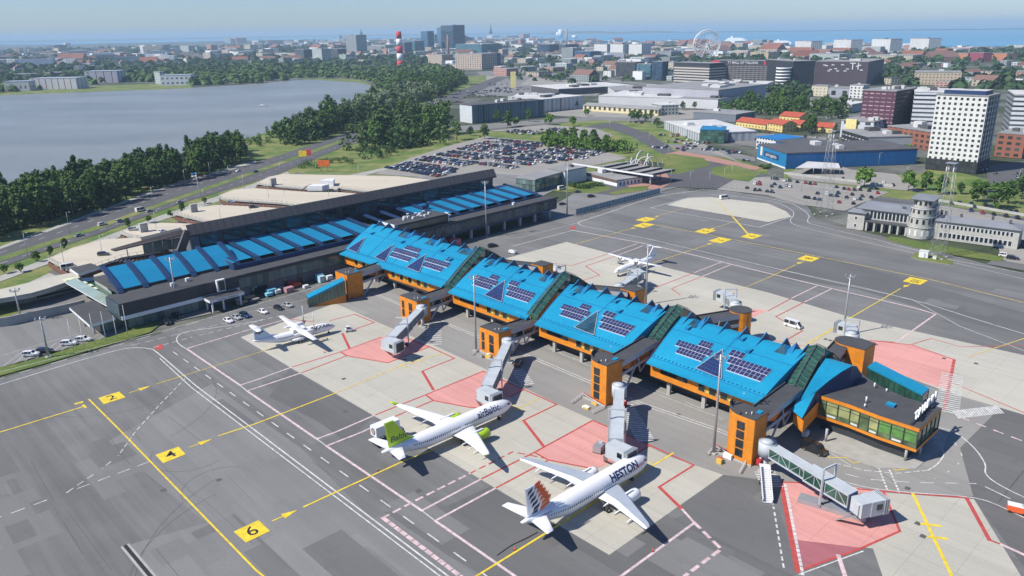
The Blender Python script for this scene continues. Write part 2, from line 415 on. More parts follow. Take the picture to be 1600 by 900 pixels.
P_.dash([(291, 545), (390, 515), (440, 501)], 2.5, .6, .55)
for pl in ([(293, 546), (375, 602)], [(386, 611), (495, 686)], [(510, 697), (659, 798)], [(680, 814), (800, 897), (860, 940)]):
    P_.line(pl, .6); W.line(pl, .1)
for pl in ([(375, 602), (386, 611)], [(495, 686), (510, 697)], [(659, 798), (680, 814)]): W.line(pl, .25)
for pl in ([(375, 602), (400, 594), (455, 574)], [(386, 611), (470, 583)], [(495, 686), (525, 675), (585, 649)], [(510, 697), (566, 675), (612, 653)], [(659, 798), (751, 749)],
           [(680, 814), (774, 763)], [(1085, 817), (971, 900), (930, 930)], [(1066, 796), (1085, 817)]):
    P_.line(pl, .55); W.line(pl, .1)
for pl in ([(455, 574), (532, 550)], [(470, 583), (542, 556)], [(532, 550), (595, 527)], [(532, 550), (542, 556), (606, 567), (671, 542), (625, 524)], [(671, 542), (710, 560), (660, 580), (677, 609)],
           [(546, 544), (535, 521)], [(554, 491), (585, 504), (550, 516)], [(554, 491), (516, 501)], [(449, 498), (489, 503)],
           [(585, 649), (665, 617), (755, 580), (819, 609)], [(612, 653), (677, 626), (665, 617)], [(677, 626), (730, 636), (765, 640)], [(797, 620), (819, 609), (870, 632), (818, 657), (849, 697)],
           [(751, 749), (835, 707), (926, 657), (1016, 696), (1084, 727), (1030, 761), (1066, 796)], [(774, 763), (857, 719), (835, 707)], [(857, 719), (930, 733)], [(1016, 696), (990, 712)],
           [(1220, 753), (1246, 893), (1345, 857), (1406, 830), (1380, 768)], [(1340, 764), (1510, 778), (1546, 844), (1565, 851)], [(1220, 753), (1317, 758)]):
    RD.line(pl, .5)
RD.line([(1220, 753), (1246, 893)], .9); RD.line([(1030, 761), (1066, 796)], .8); RD.line([(660, 580), (677, 609)], .8); RD.line([(535, 521), (546, 544)], .8); RD.line([(818, 657), (849, 697)], .8); RD.line([(1510, 778), (1546, 844)], .8)
P_.dash([(597, 810), (646, 784), (734, 740)], 1.6, 1.3, .6); RD.dash([(734, 740), (801, 706), (851, 716)], 1.6, 1.3, .45)
W.dash([(289, 592), (250, 632), (212, 674), (185, 712), (160, 732), (104, 770)], 1.6, 1.2, .25); W.dash([(232, 722), (104, 770), (7, 806), (-60, 826)], 2.4, 1.8, .25)
P_.dash([(1085, 817), (1127, 858), (1070, 900), (1040, 925)], 1.8, 1.4, .7)
P_.dash([(599, 812), (715, 900), (750, 926)], 1.1, .9, .9, .3)
W.line([(1246, 895), (1345, 859)], .25, -.5); P_.line([(1310, 868), (1322, 905)], .8); P_.line([(1565, 851), (1620, 876)], .7)
W.dash([(1220, 757), (1246, 897)], .7, .6, .55, .9); W.dash([(1205, 775), (1209, 795), (1225, 890)], 1.0, 1.0, .35)
W.dash([(271, 550), (745, 889), (800, 930)], 3.4, 4.6, .3)
# airside road by the terminal
W.dash([(-20, 598), (50, 577), (200, 535), (330, 497)], 4.2, 4.2, .25)
W.line([(-30, 589), (250, 518), (330, 496), (468, 457), (560, 424), (600, 404)], .2)
W.line([(360, 494), (474, 469), (560, 437)], .18); W.dash([(205, 540), (300, 517), (380, 498)], 2.5, 1.6, .22); W.dash([(240, 543), (300, 527), (440, 493)], 1.6, 1.3, .3)
# road under the pier
for o_ in (0, 1.1): W.line([(560, 450), (745, 527), (830, 560), (1000, 632), (1117, 672), (1160, 690)], .28, o_)
W.line([(850, 541), (985, 600)], .18); W.line([(985, 600), (1130, 655)], .18)
W.dash([(600, 430), (700, 476), (912, 566), (1100, 640)], 5, 5, .18)
# far side of the pier
W.line([(800, 385), (895, 360)], .4); P_.line([(895, 360), (1015, 382), (1135, 411), (1200, 427), (1300, 451), (1432, 482), (1462, 491)], .7); W.line([(895, 360), (1015, 382), (1300, 451)], .2)
P_.line([(1462, 491), (1400, 535)], .6)
for pl in ([(1200, 417), (1020, 375), (925, 356)],): W.line(pl, .35)
W.line(smooth([(1100, 296), (1075, 300), (1020, 309), (950, 332), (910, 345), (904, 349), (910, 353), (925, 356)], 3), .4)
W.line([(1200, 417), (1350, 450), (1450, 475), (1512, 495), (1600, 522), (1700, 550)], .35); W.line([(1200, 417), (1325, 446), (1425, 468), (1500, 510), (1600, 548)], .25)
W.line([(760, 372), (810, 372), (900, 349), (975, 325)], .25)
W.line(smooth([(1100, 296), (1150, 301), (1225, 315), (1250, 325), (1264, 337), (1262, 345), (1275, 352), (1375, 376)], 4) + [(1490, 407), (1600, 427), (1660, 440)], .35)
W.line(smooth([(1110, 304), (1200, 313), (1235, 327), (1240, 336), (1235, 345), (1250, 354), (1325, 372), (1425, 395)], 4) + [(1600, 436), (1660, 452)], .3)
W.line([(1069, 311), (1016, 325), (1187, 355), (1237, 338)], .45)
RD.line([(860, 411), (894, 415), (952, 396)], .45); P_.line([(952, 396), (995, 381)], .5); RD.line([(909, 439), (937, 430), (915, 416), (965, 399)], .45); P_.line([(965, 399), (1010, 382)], .5)
RD.line([(1010, 455), (1085, 426)], .4); P_.line([(1085, 426), (1126, 410)], .5); RD.line([(1063, 461), (1049, 451), (1097, 432)], .4); P_.line([(1097, 432), (1141, 414)], .5)
RD.line([(1200, 486), (1237, 466)], .45); P_.line([(1237, 466), (1276, 447)], .5); RD.line([(1226, 533), (1254, 517), (1212, 495), (1257, 472)], .45); P_.line([(1257, 472), (1300, 451)], .5)
RD.line([(1400, 535), (1360, 532)], .45); RD.line([(1425, 538), (1455, 529), (1501, 542), (1600, 540)], .35); RD.line([(1360, 532), (1425, 539), (1491, 562)], .5); RD.dash([(1491, 562), (1482, 609), (1475, 640)], 1.5, .8, .8)
RD.line([(1485, 597), (1600, 645), (1680, 680)], .35); P_.dash([(1500, 652), (1600, 690)], 2, 2, .5)
RD.line([(1290, 560), (1257, 541), (1200, 530)], .35)
# bottom right road
W.line(smooth([(1462, 668), (1491, 675), (1522, 700), (1539, 725), (1540, 740), (1557, 755), (1600, 777), (1660, 800)], 3), .3)
W.line(smooth([(1450, 682), (1459, 687), (1475, 707), (1465, 725), (1450, 735)], 3), .3); W.dash([(1450, 735), (1400, 740), (1350, 735), (1310, 725)], 1.3, .8, .3)
W.dash(smooth([(1490, 690), (1503, 712), (1490, 732), (1460, 748)], 3), 3, 2.2, .25)
W.dash([(1322, 741), (1355, 749), (1425, 754), (1525, 756)], 2.6, 2.4, .25); W.dash([(1540, 761), (1600, 790)], 5, 3, .3)
W.line(smooth([(1290, 742), (1317, 752), (1362, 763), (1425, 770), (1522, 778), (1575, 797), (1640, 830)], 3), .25)
for a_, c_ in (((1373, 731), (1387, 767)), ((1390, 735), (1405, 769))): W.dash([a_, c_], .6, .6, .4)
W.line([(1285, 700), (1330, 728)], .15)
for x0, y0, x1, y1, wd, n_ in ((1194, 736, 1208, 762, 4.2, 7), (976, 632, 1010, 690, 4.0, 20), (808, 578, 825, 602, 3.6, 9), (678, 502, 678, 540, 4.5, 11), (1488, 584, 1480, 645, 5.0, 20)):
    for i in range(n_):
        t = (i + .5) / n_; p = G(x0 + (x1 - x0) * t, y0 + (y1 - y0) * t); dd = (G(x1, y1) - G(x0, y0)); nn = Vector((-dd.y, dd.x, 0)).normalized()
        W.seg(p - nn * wd / 2, p + nn * wd / 2, .5)
for i in range(20):
    t = i / 19; p = G(1494 + (1562 - 1494) * t, 648 - 8 * t); W.seg(p - VD * 1.5 + UD * 1.2, p + VD * 1.5 - UD * 1.2, .45)
# yellow
Y.line([(-40, 686), (5, 674), (132, 635)], .45); Y.line([(130, 633), (134, 637)], .6); Y.line([(119, 631), (128, 628.5)], 1.0)
Y.line([(139, 624), (190, 675), (400, 891), (411, 900), (450, 941)], .38)
def arrow(a, c, w=.3, hw=1.0, hl=3.2, L=Y):
    A = G(*a); B = G(*c); d = (B - A).normalized(); n = Vector((-d.y, d.x, 0)); z = Vector((0, 0, L.z + .002))
    L.seg(A, B - d * hl, w); L.b.face([B - d * hl - n * hw + z, B + z, B - d * hl + n * hw + z], L.m)
arrow((202, 614), (236, 603)); Y.line([(245, 600), (290, 586)], .3); YF.line([(290, 586), (410, 549), (428, 541)], .3)
arrow((296, 699), (332, 686)); Y.line([(342, 681), (400, 662), (525, 614)], .45); YF.line([(525, 614), (625, 572), (692, 552)], .4)
arrow((426, 814), (465, 797)); Y.line([(475, 792), (575, 746), (632, 720), (680, 702)], .45); YF.line([(680, 702), (724, 684), (842, 622)], .35)
Y.line([(690, 932), (745, 900), (850, 835), (1000, 740), (1052, 708)], .45)
for cx_, cy_ in ((632, 573), (645, 568), (655, 563), (800, 640), (808, 637), (1000, 725), (985, 735), (1010, 720), (498, 529), (506, 526)):
    p = G(cx_, cy_); YF.seg(p - UD * 2.2, p + UD * 2.2, .35)
def plate(px, txt, L=Y):
    """yellow stand-number plate painted on the asphalt"""
    P = [G(*p) for p in px]; z = Vector((0, 0, .052)); L.b.face([p + z for p in P], L.m)
    c_ = (P[0] + P[1] + P[2] + P[3]) / 4
    if txt:
        bm = text_bm(txt, 4.6, bold=.02)
        bk = MB(); add_bm(bk, bm, lambda co: c_ + VD * co.x - UD * co.y + Vector((0, 0, .058)), m_blk)
        tag(bk.build('stand_number'), kind='structure')
plate([(154, 622), (186, 612), (196, 621), (162, 632)], '2')
plate([(243, 711), (279, 698), (290, 710), (255, 724)], '4')
plate([(365, 831), (404, 813), (422, 830), (384, 848)], '6')
for cx_, cy_, tx_ in ((1009, 343, '1'), (1006, 352, '3'), (1102, 361, '5'), (1125, 375.5, '7'), (1174, 369, '9'), (1263, 404, '8'), (1430, 439, '10')):
    c_ = G(cx_, cy_); k_ = 5.0 if cx_ < 1200 else 4.2
    Q = [c_ - VD * k_ * .9 - UD * 3.2, c_ + VD * k_ * .9 - UD * 3.2, c_ + VD * k_ * .9 + UD * 3.2, c_ - VD * k_ * .9 + UD * 3.2]
    Y.b.face([q + Vector((0, 0, .052)) for q in Q], Y.m)
    bm = text_bm(tx_, 4.6, bold=.03); bk = MB(); add_bm(bk, bm, lambda co: c_ - VD * co.x + UD * co.y + Vector((0, 0, .06)), m_blk); tag(bk.build('stand_number'), kind='structure')
YF.line([(1017, 350), (1200, 385), (1450, 436), (1495, 447), (1660, 488)], .45)
arrow((1263, 404), (1245, 413)); Y.line([(1243, 414), (1200, 434)], .3); YF.line([(1200, 434), (1165, 449), (1148, 457)], .3)
arrow((1428, 441), (1411, 449)); Y.line([(1407, 451), (1330, 496)], .35); YF.line([(1330, 496), (1257, 541)], .8)
arrow((1120, 377), (1104, 383)); Y.line([(1104, 383), (1032, 407)], .3); YF.line([(1032, 407), (1010, 415)], .3)
arrow((1003, 353), (984, 358)); Y.line([(984, 358), (897, 382)], .3)
arrow((1100, 362), (1117, 356)); YF.line([(1117, 356), (1145, 347), (1162, 341)], .3); arrow((1010, 343), (1030, 337)); YF.line([(1030, 337), (1080, 322)], .3)
Y.line([(1145, 339), (1169, 366)], .8); YF.line([(1122, 315), (1145, 339)], .6)
Y.line([(1426, 771), (1487, 900), (1512, 950)], .6); m_plate = m_blk
for x_, y_ in ((1440, 819), (1450, 839)): Y.line([(x_, y_), (x_ + 29, y_ + 3)], .7); RB_ = None
YF.line([(1700, 508), (1600, 529), (1512, 558)], .35)
Y.line([(1285, 705), (1296, 715), (1320, 715), (1334, 724), (1347, 721), (1372, 730), (1385, 726), (1400, 735), (1432, 731)], .25)
RD.b.face([G(*p) + Vector((0, 0, .029)) for p in ((241, 542), (252, 537), (256, 544), (246, 548))], m_red)
RD.b.face([G(*p) + Vector((0, 0, .029)) for p in ((890, 355), (898, 353), (900, 357), (892, 359))], m_red)
struct('white_road_markings', W.b); struct('pink_stand_markings', P_.b); struct('red_stand_markings', RD.b); struct('yellow_taxi_markings', Y.b); struct('faded_yellow_markings', YF.b)
# tyre marks, cracks and manholes
K = Lines(m_rub, .013)
for _ in range(14):
    a_ = G(rnd.uniform(-20, 560), rnd.uniform(640, 900)); L_ = rnd.uniform(4, 26); t_ = R(-46.7) + rnd.uniform(-.06, .06)
    K.seg(a_, a_ + Vector((math.cos(t_), math.sin(t_), 0)) * L_, rnd.uniform(.06, .16))
for x_, y_, r_, a0, a1 in ((190, 585, 26, 250, 330), (148, 640, 30, -30, 40), (560, 830, 40, 150, 210), (470, 860, 30, 140, 200), (300, 705, 9, 180, 330), (345, 760, 8, 80, 220), (1090, 800, 45, 10, 60)):
    c_ = G(x_, y_)
    for k in range(12):
        a = R(a0 + (a1 - a0) * k / 12); d = R(a0 + (a1 - a0) * (k + 1) / 12)
        K.seg(c_ + Vector((math.cos(a), math.sin(a), 0)) * r_, c_ + Vector((math.cos(d), math.sin(d), 0)) * r_, .14)
K.line([(776, 868), (800, 852), (822, 840), (840, 832)], .25); K.line([(1110, 840), (1150, 858), (1205, 885), (1250, 905)], .12); K.line([(1560, 785), (1600, 735)], .3)
for x_, y_ in ((537, 592), (540, 643), (654, 767), (1280, 692), (1418, 763), (1060, 648), (255, 766), (342, 750), (960, 562), (1434, 818), (1442, 838), (632, 562), (645, 565), (654, 560), (1475, 560), (1525, 568), (1297, 532), (1290, 530)):
    c_ = G(x_, y_) + Vector((0, 0, .045)); K.b.face([c_ - UD * .5 - VD * .6, c_ + UD * .5 - VD * .6, c_ + UD * .5 + VD * .6, c_ - UD * .5 + VD * .6], m_rub)
struct('asphalt_cracks', K.b)
PM = [MB(), MB()]
for i in range(46):
    q = G(rnd.uniform(-10, 700), rnd.uniform(600, 900)) if i < 26 else G(rnd.uniform(900, 1600), rnd.uniform(345, 520)) if i < 40 else G(rnd.uniform(850, 1300), rnd.uniform(760, 895)); a_ = UD * rnd.uniform(2, 16) ; c_ = VD * rnd.uniform(1.2, 5); z_ = ZD * (.0118 + i * .00002)
    PM[i % 2].face([q - a_ - c_ + z_, q + a_ - c_ + z_, q + a_ + c_ + z_, q - a_ + c_ + z_], m_asph4 if i % 2 else m_asph3)
struct('dark_asphalt_repair', PM[1]); struct('pale_asphalt_repair', PM[0])
# drain channel at the lower left
b = MB(); d0 = G(195, 852); d1 = G(240, 906); n_ = Vector((-(d1 - d0).y, (d1 - d0).x, 0)).normalized(); z_ = Vector((0, 0, .03))
b.face([d0 - n_ * .8 + z_, d1 + (d1 - d0) * .5 - n_ * .8 + z_, d1 + (d1 - d0) * .5 + n_ * .8 + z_, d0 + n_ * .8 + z_], m_pave)
z_ = Vector((0, 0, .034)); b.face([d0 - n_ * .35 + z_, d1 + (d1 - d0) * .5 - n_ * .35 + z_, d1 + (d1 - d0) * .5 + n_ * .35 + z_, d0 + n_ * .35 + z_], m_blk)
struct('drain_channel', b)

# grass strip along the apron, lower left; old terminal lawn
multi('lawn', [[(-40, 600), (0, 587), (60, 571), (150, 545), (235, 519), (252, 505), (248, 499), (205, 508), (190, 520), (120, 540), (60, 560), (0, 574), (-40, 585)],
    [(-60, 480), (0, 476), (30, 473), (40, 484), (0, 500), (-60, 510)],
    [(1383, 374), (1392, 369), (1440, 378), (1500, 388), (1570, 402), (1562, 409), (1500, 400), (1440, 390)],
    [(1426, 400), (1436, 395), (1465, 400), (1488, 408), (1484, 412), (1440, 405)],
    [(887, 297), (920, 289), (952, 292), (955, 296), (930, 302), (900, 301)], [(950, 302), (985, 292), (1015, 290), (1010, 297), (960, 304)],
    [(970, 245), (1050, 240), (1100, 247), (1110, 258), (1060, 272), (1030, 268), (1040, 256)], [(1110, 262), (1150, 258), (1190, 270), (1170, 284), (1140, 280), (1112, 272)]], .03, m_grass)
def kerbed(name, px, m, h=.12, z=0):
    b = MB(); P = [G(*p) for p in px]; b.prism(P, z, z + h, m_pave, m); return struct(name, b)
kerbed('kerb_island', [(1423, 402), (1432, 394), (1466, 399), (1490, 409), (1486, 414), (1438, 407)], m_grass)
kerbed('terminal_kerb', [(1275, 690), (1300, 706), (1372, 732), (1430, 733), (1475, 700), (1480, 680), (1440, 660), (1300, 670)], m_pave)

# ------------------------------------------------------------ landside roads and lots
multi('highway', [[(-60, 408), (0, 389), (60, 367), (110, 349), (175, 325), (250, 297), (320, 277), (400, 254), (500, 222), (545, 206), (600, 187), (640, 172), (672, 160), (740, 133), (775, 120),
                   (795, 120), (760, 137), (685, 172), (640, 188), (545, 224), (532, 231), (442, 269), (400, 283), (300, 312), (250, 329), (150, 367), (75, 391), (0, 418), (-60, 440)],
    [(990, 214), (1010, 205), (1040, 225), (1065, 245), (1105, 250), (1150, 262), (1195, 272), (1195, 290), (1150, 297), (1060, 292), (1000, 300), (890, 325), (870, 318), (950, 285), (1040, 268), (1050, 250)],
    [(870, 205), (960, 190), (1000, 204), (1040, 225), (1020, 232), (985, 212), (950, 200)],
    [(1150, 262), (1230, 285), (1330, 300), (1460, 318), (1660, 350), (1660, 362), (1440, 324), (1330, 309), (1225, 294), (1150, 275)],
    [(1540, 260), (1620, 248), (1640, 258), (1590, 285), (1560, 312), (1535, 310), (1545, 285)]], -.03, m_road)
multi('footpath', [[(-60, 402), (0, 385), (110, 345), (250, 293), (400, 250), (400, 254), (250, 297), (110, 349), (0, 389), (-60, 408)],
    [(-60, 452), (0, 431), (150, 375), (250, 337), (350, 303), (430, 275), (450, 268), (452, 272), (370, 305), (250, 345), (150, 385), (0, 440), (-60, 462)],
    [(530, 277), (600, 262), (640, 250), (650, 252), (600, 266), (560, 277)],
    [(-60, 480), (0, 462), (80, 425), (95, 430), (104, 440), (60, 450), (0, 470), (-60, 490)]], -.02, m_pave)
m_med = m_grass
multi('median', [[(0, 401), (150, 353), (250, 317), (340, 286), (400, 266), (400, 270), (340, 291), (250, 322), (150, 359), (0, 408)], [(400, 266), (500, 230), (540, 216), (538, 220), (500, 235), (402, 270)]], .0, m_drygrass)
HW = Lines(m_white, .01)
for px in ([(0, 395), (110, 357), (250, 306), (400, 260), (540, 211)], [(0, 412), (150, 362), (250, 325), (400, 276), (535, 226)]): HW.dash(px, 4, 8, .3)
struct('highway_lane_markings', HW.b)
multi('car_park', [[(585, 272), (640, 247), (700, 228), (760, 213), (850, 222), (940, 236), (985, 246), (930, 258), (870, 275), (800, 288), (740, 288), (680, 278)],
    [(1120, 296), (1150, 279), (1200, 276), (1330, 292), (1390, 300), (1340, 320), (1320, 330), (1290, 325), (1240, 318), (1200, 305)],
    [(1440, 318), (1480, 322), (1600, 345), (1680, 362), (1680, 390), (1600, 375), (1500, 350), (1430, 335)],
    [(760, 205), (850, 195), (930, 200), (960, 212), (930, 220), (850, 205)],
    [(1300, 255), (1330, 265), (1400, 272), (1440, 300), (1340, 290), (1240, 280), (1225, 270)],
    [(1110, 238), (1180, 262), (1160, 255), (1100, 225), (1050, 218)], [(1560, 385), (1660, 395), (1660, 425), (1600, 418), (1565, 405)]], -.02, m_lot)
multi('terminal_forecourt', [[(870, 318), (900, 300), (960, 305), (1030, 294), (1060, 292), (890, 338), (860, 345), (800, 330)], [(-60, 500), (0, 490), (110, 440), (140, 450), (200, 460), (300, 430), (330, 490), (190, 520), (100, 545), (0, 574), (-60, 590)],
    [(100, 440), (128, 400), (340, 340), (600, 280), (760, 270), (900, 280), (800, 330), (560, 400), (300, 430)]], -.015, m_asph2)
multi('plaza', [[(975, 262), (1000, 256), (1040, 268), (1050, 285), (1030, 296), (990, 294), (960, 285)], [(1040, 240), (1062, 236), (1110, 244), (1190, 262), (1180, 266), (1100, 250), (1050, 246)]], .02, m_plaza)
LM = Lines(m_white, .01)
for i in range(9):
    a_ = (5 + i * 17, 572 - i * 4); LM.line([a_, (a_[0] + 32, a_[1] - 24)], .15)
LM.line([(0, 556), (120, 522)], .15)
for i in range(14):
    LM.line([(1300 + i * 3, 345 + i * 1.2), (1322 + i * 3, 340 + i * 1.2)], .15)
struct('parking_bay_markings', LM.b)
# the sea, its far headlands
sea = [(-1300, 92), (-400, 69), (150, 70), (270, 66), (420, 62), (560, 66), (700, 66), (800, 66), (900, 70), (1000, 68), (1080, 72), (1200, 70), (1300, 72), (1450, 76), (1600, 72), (2200, 62)]
b = MB(); P = [G(*p) for p in sea]
far = [Vector((55000, 75000, 0)), Vector((-55000, 75000, 0))]
b.face([p + Vector((0, 0, .2)) for p in P + far], m_sea); struct('sea', b)
m_land = mat('distant_land', (.045, .07, .05), .9, var=.2, scale=.002)
def headland(px0, px1, ybase, h, n=24, depth=500):
    b = MB(); L_ = []
    for i in range(n + 1):
        t = i / n; x = px0 + (px1 - px0) * t; L_.append(G(x, ybase[0] + (ybase[1] - ybase[0]) * t))
    r0 = []; r1 = []; r2 = []
    for i, p in enumerate(L_):
        t = i / n; k = h * (math.sin(math.pi * min(1, max(0, t))) ** .5) * (.75 + .35 * rnd.random()); d = p.normalized(); d.z = 0
        r0.append(Vector((p.x, p.y, -.5))); r1.append(p + d * depth * .3 + Vector((0, 0, k))); r2.append(p + d * depth + Vector((0, 0, -.5)))
    b.loft([r0, r1, r2], m_land, cap=False, closed=False); struct('headland', b)
headland(-120, 278, (68.5, 60.5), 30, 30, 1200); headland(-200, 150, (63.2, 59.8), 40, 20, 2500); headland(850, 970, (53.5, 51.8), 55, 20, 900); headland(950, 1062, (52.8, 50.6), 38, 20, 900)
headland(40, 400, (72, 65.5), 14, 30, 700); headland(420, 850, (66, 60), 22, 30, 1400); headland(560, 900, (57, 52), 12, 14, 1500)
# ------------------------------------------------------------ the blue-roofed pier
m_blue = two_tone('blue_roof_metal', (.009, .215, .375), (.014, .262, .43), .05, rough=.42, lo=.35, hi=.65, var=.07, s2=.9)
m_blued = mat('blue_roof_trim', (.01, .16, .34), .5, var=.05)
m_navy = mat('dark_blue_metal', (.012, .035, .11), .5, var=.1, scale=.2)
m_orange = cladding('orange_cladding', (.66, .225, .015))
m_blackroof = mat('black_roof_felt', (.055, .056, .06), .9, var=.15, scale=.25)
m_greymetal = mat('grey_metal', (.40, .42, .45), .45, var=.05)
m_steel = mat('galvanised_steel', (.36, .37, .38), .4, metal=.4, var=.08)
m_glassg = glass('green_glass', (.025, .085, .06), .06, .5)
m_glassd = glass('dark_glass', (.012, .02, .024), .06, .4)
m_glassb = glass('blue_glass', (.03, .07, .09), .06, .5)
m_pv = glass('solar_cells', (.025, .03, .10), .15, .15)
m_pvf = mat('white_panel_frame', (.45, .48, .54), .5, var=0)
m_whitem = mat('white_cladding', (.68, .69, .70), .5, var=.05, scale=.2)
m_concw = mat('concrete_wall', (.36, .36, .34), .85, var=.12, scale=.2)
m_dark = mat('dark_cladding', (.03, .033, .04), .55, var=.15, scale=.3)
m_interior = mat('yellow_interior_blinds', (.27, .29, .12), .8, var=.3, scale=.5)
m_green = mat('green_blinds', (.09, .22, .05), .8, var=.25, scale=.8)
m_antenna = mat('pale_plastic', (.6, .6, .6), .5, var=0)
m_yelframe = mat('yellow_window_frame', (.6, .40, .08), .6, var=0)

class Seg:
    def __init__(s, eL, eR, cL, cR, ze=8.4, zc=14.6):
        s.eL = G(*eL, ze); s.eR = G(*eR, ze); s.cL = G(*cL, zc); s.cR = G(*cR, zc); s.ze = ze; s.zc = zc
    def z(s, t):
        if t <= .13: return s.ze + t / .13 * .5
        if t <= 1: q = (t - .13) / .87; return s.ze + .5 + (s.zc - s.ze - .5) * (1.3 * q - .3 * q * q)
        return s.zc
    def p(s, u, t, h=0.):
        e = s.eL.lerp(s.eR, u); c = s.cL.lerp(s.cR, u)
        q = e.lerp(c, t); q.z = s.z(t) + h; return q
    def back(s, u, d):
        c = s.cL.lerp(s.cR, u); q = c + VD * d; q.z = s.zc - .12 * d - .055 * d * d; return q
SEG = [Seg((530, 396), (690, 448), (582, 350), (741, 393)), Seg((700, 456), (822, 498), (758, 403), (872, 437)),
       Seg((835, 506), (968, 553), (891, 444), (1041, 487)), Seg((1010, 566), (1183, 630), (1066, 495), (1261, 551))]
pier = thing('pier_building', G(900, 500), 'long curved pier with bright blue metal roof in four bays and orange walls', 'pier')
PVL = {0: [(.42, .61, .30, 9), (.41, .645, .425, 11), (.48, .62, .56, 7), (.735, .90, .30, 8), (.72, .925, .425, 10), (.865, .90, .56, 2)]}
for k in (1, 2, 3):
    PVL[k] = [(.165, .405, .31, 8), (.12, .43, .425, 10), (.285, .39, .545, 4), (.615, .90, .31, 8), (.575, .905, .425, 10), (.545, .66, .545, 3)]
TRI = {0: [(.03, .14, .08, .16, .56), (.32, .43, .37, .16, .6), (.63, .76, .69, .16, .58)], 1: [(.404, .638, .48, .17, .6)], 2: [(.404, .638, .48, .17, .6)], 3: [(.404, .638, .48, .17, .6)]}
for k, s in enumerate(SEG):
    L_ = (s.eR - s.eL).length
    b = MB(); T = [0, .04, .13, .14] + [.14 + .86 * i / 14 for i in range(1, 15)]
    rings = [[s.p(0, t) for t in T] + [s.back(0, d) for d in (2, 4, 6, 8)]]
    n = 12
    rings = [[s.p(i / n, t) for t in T] + [s.back(i / n, d) for d in (2, 4, 6, 8)] for i in range(n + 1)]
    b.loft(rings, m_blue, cap=False, closed=False)
    # eave fascia, end gables, underside
    for i in range(n):
        a = s.p(i / n, 0); c = s.p((i + 1) / n, 0); dz = Vector((0, 0, .45)); b.face([a - dz, c - dz, c, a], m_blue)
        a2 = a + VD * 2.0 - dz; c2 = c + VD * 2.0 - dz; b.face([a2, c2, c - dz, a - dz], m_blued)
    for u in (0, 1):
        pts = [s.p(u, t) for t in T] + [s.back(u, d) for d in (2, 4, 6, 8)]
        lo = [Vector((q.x, q.y, s.ze - .4)) for q in (pts[-1], pts[0])]
        b.face(pts + lo, m_blue)
    # standing seams: two long gutters along the roof, cross joints
    roof = b.build('roof', pier)
    b = MB()
    for t in (.135, .70):
        for i in range(n): b.beam(s.p(i / n, t, .05), s.p((i + 1) / n, t, .05), .16, .12, m_blued)
    for u in (.0, .25, .5, .75, 1.):
        if u in (.25, .75) and k: continue
        for i in range(3, len(T) - 1): b.beam(s.p(u, T[i], .04), s.p(u, T[i + 1], .04), .14, .10, m_blued)
    nn = int(L_ / 1.15)
    for i in range(nn): q = s.p((i + .5) / nn, .165, .0); b.box(q - ZD * .1, (.18, .5, .28), m_blued, UD)
    b.build('roof_seam', roof)
    # rooflights (small blue hatches)
    for u, t in (((.12, .8), (.66, .72), (.55, .9)) if k else ((.1, .72), (.42, .72), (.78, .78), (.9, .62), (.65, .9))):
        b = MB(); q = s.p(u, t, -.1); b.box(q, (1.1, 2.0, .7), m_blued, UD, m_blue); b.build('roof_hatch', roof)
    # fins along the crown
    nf = 8 if k == 0 else 7
    for i in range(nf + (3 if k == 0 else 0)):
        tot = nf + (2 if k == 0 else -1); u = .045 + .93 * i / tot
        a = s.p(u, .80, -.1); top = s.cL.lerp(s.cR, u) + VD * 2.2 + ZD * 1.5; bk = s.back(u, 5.5) - ZD * .3; w = UD * .14
        b = MB(); b.face([a - w, top - w, bk - w], m_blued); b.face([bk + w, top + w, a + w], m_navy)  # right face in darker blue, the fin's shaded side put into its colour
        b.face([a - w, a + w, top + w, top - w], m_blued); b.face([top - w, top + w, bk + w, bk - w], m_blued)
        b.build('roof_fin', roof)
    for u, tall in (((.12, 1), (.84, 1)) if k else ((.36, 1), (.62, 1), (.93, 1))):
        b = MB(); base = [s.p(u - .035, .84, -.05), s.p(u + .055, .84, -.05), s.back(u + .055, 1.5), s.back(u - .035, 1.5)]
        apex = s.p(u + .01, .95, 1.3)
        for i in range(4): b.face([base[i], base[(i + 1) % 4], apex], m_glassb if i == 0 else m_blued)
        ap2 = s.back(u + .06, 1.5) + ZD * 1.6; q0 = s.p(u + .035, .9, 0); q1 = s.p(u + .085, .9, 0); q2 = s.back(u + .06, 5)
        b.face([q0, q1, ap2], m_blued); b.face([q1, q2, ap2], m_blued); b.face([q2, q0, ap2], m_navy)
        b.build('roof_dormer', roof)
    # solar arrays
    for grp in ((0, 1, 2), (3, 4, 5)):
        rows = [PVL[k][i] for i in grp]
        b = MB(); c = MB()
        for u0, u1, t0, nc in rows:
            dt = .108
            b.face([s.p(u0, t0, .22), s.p(u1, t0, .22), s.p(u1, t0 + dt, .24), s.p(u0, t0 + dt, .24)], m_pvf)
            for q0, q1 in ((s.p(u0, t0, .22), s.p(u1, t0, .22)), (s.p(u0, t0, .22), s.p(u0, t0 + dt, .24)), (s.p(u1, t0, .22), s.p(u1, t0 + dt, .24))): b.face([q0 - ZD * .25, q1 - ZD * .25, q1, q0], m_pvf)
            for i in range(nc):
                for j in (0, 1):
                    ua = u0 + (u1 - u0) * (i + .055) / nc; ub = u0 + (u1 - u0) * (i + .945) / nc; ta = t0 + dt * (j / 2 + .02); tb = t0 + dt * (j / 2 + .48)
                    c.face([s.p(ua, ta, .27), s.p(ub, ta, .27), s.p(ub, tb, .29), s.p(ua, tb, .29)], m_pv)
        fr = b.build('solar_array', roof)
        cells = c.build('solar_cells', pier); cells.parent = fr if False else roof
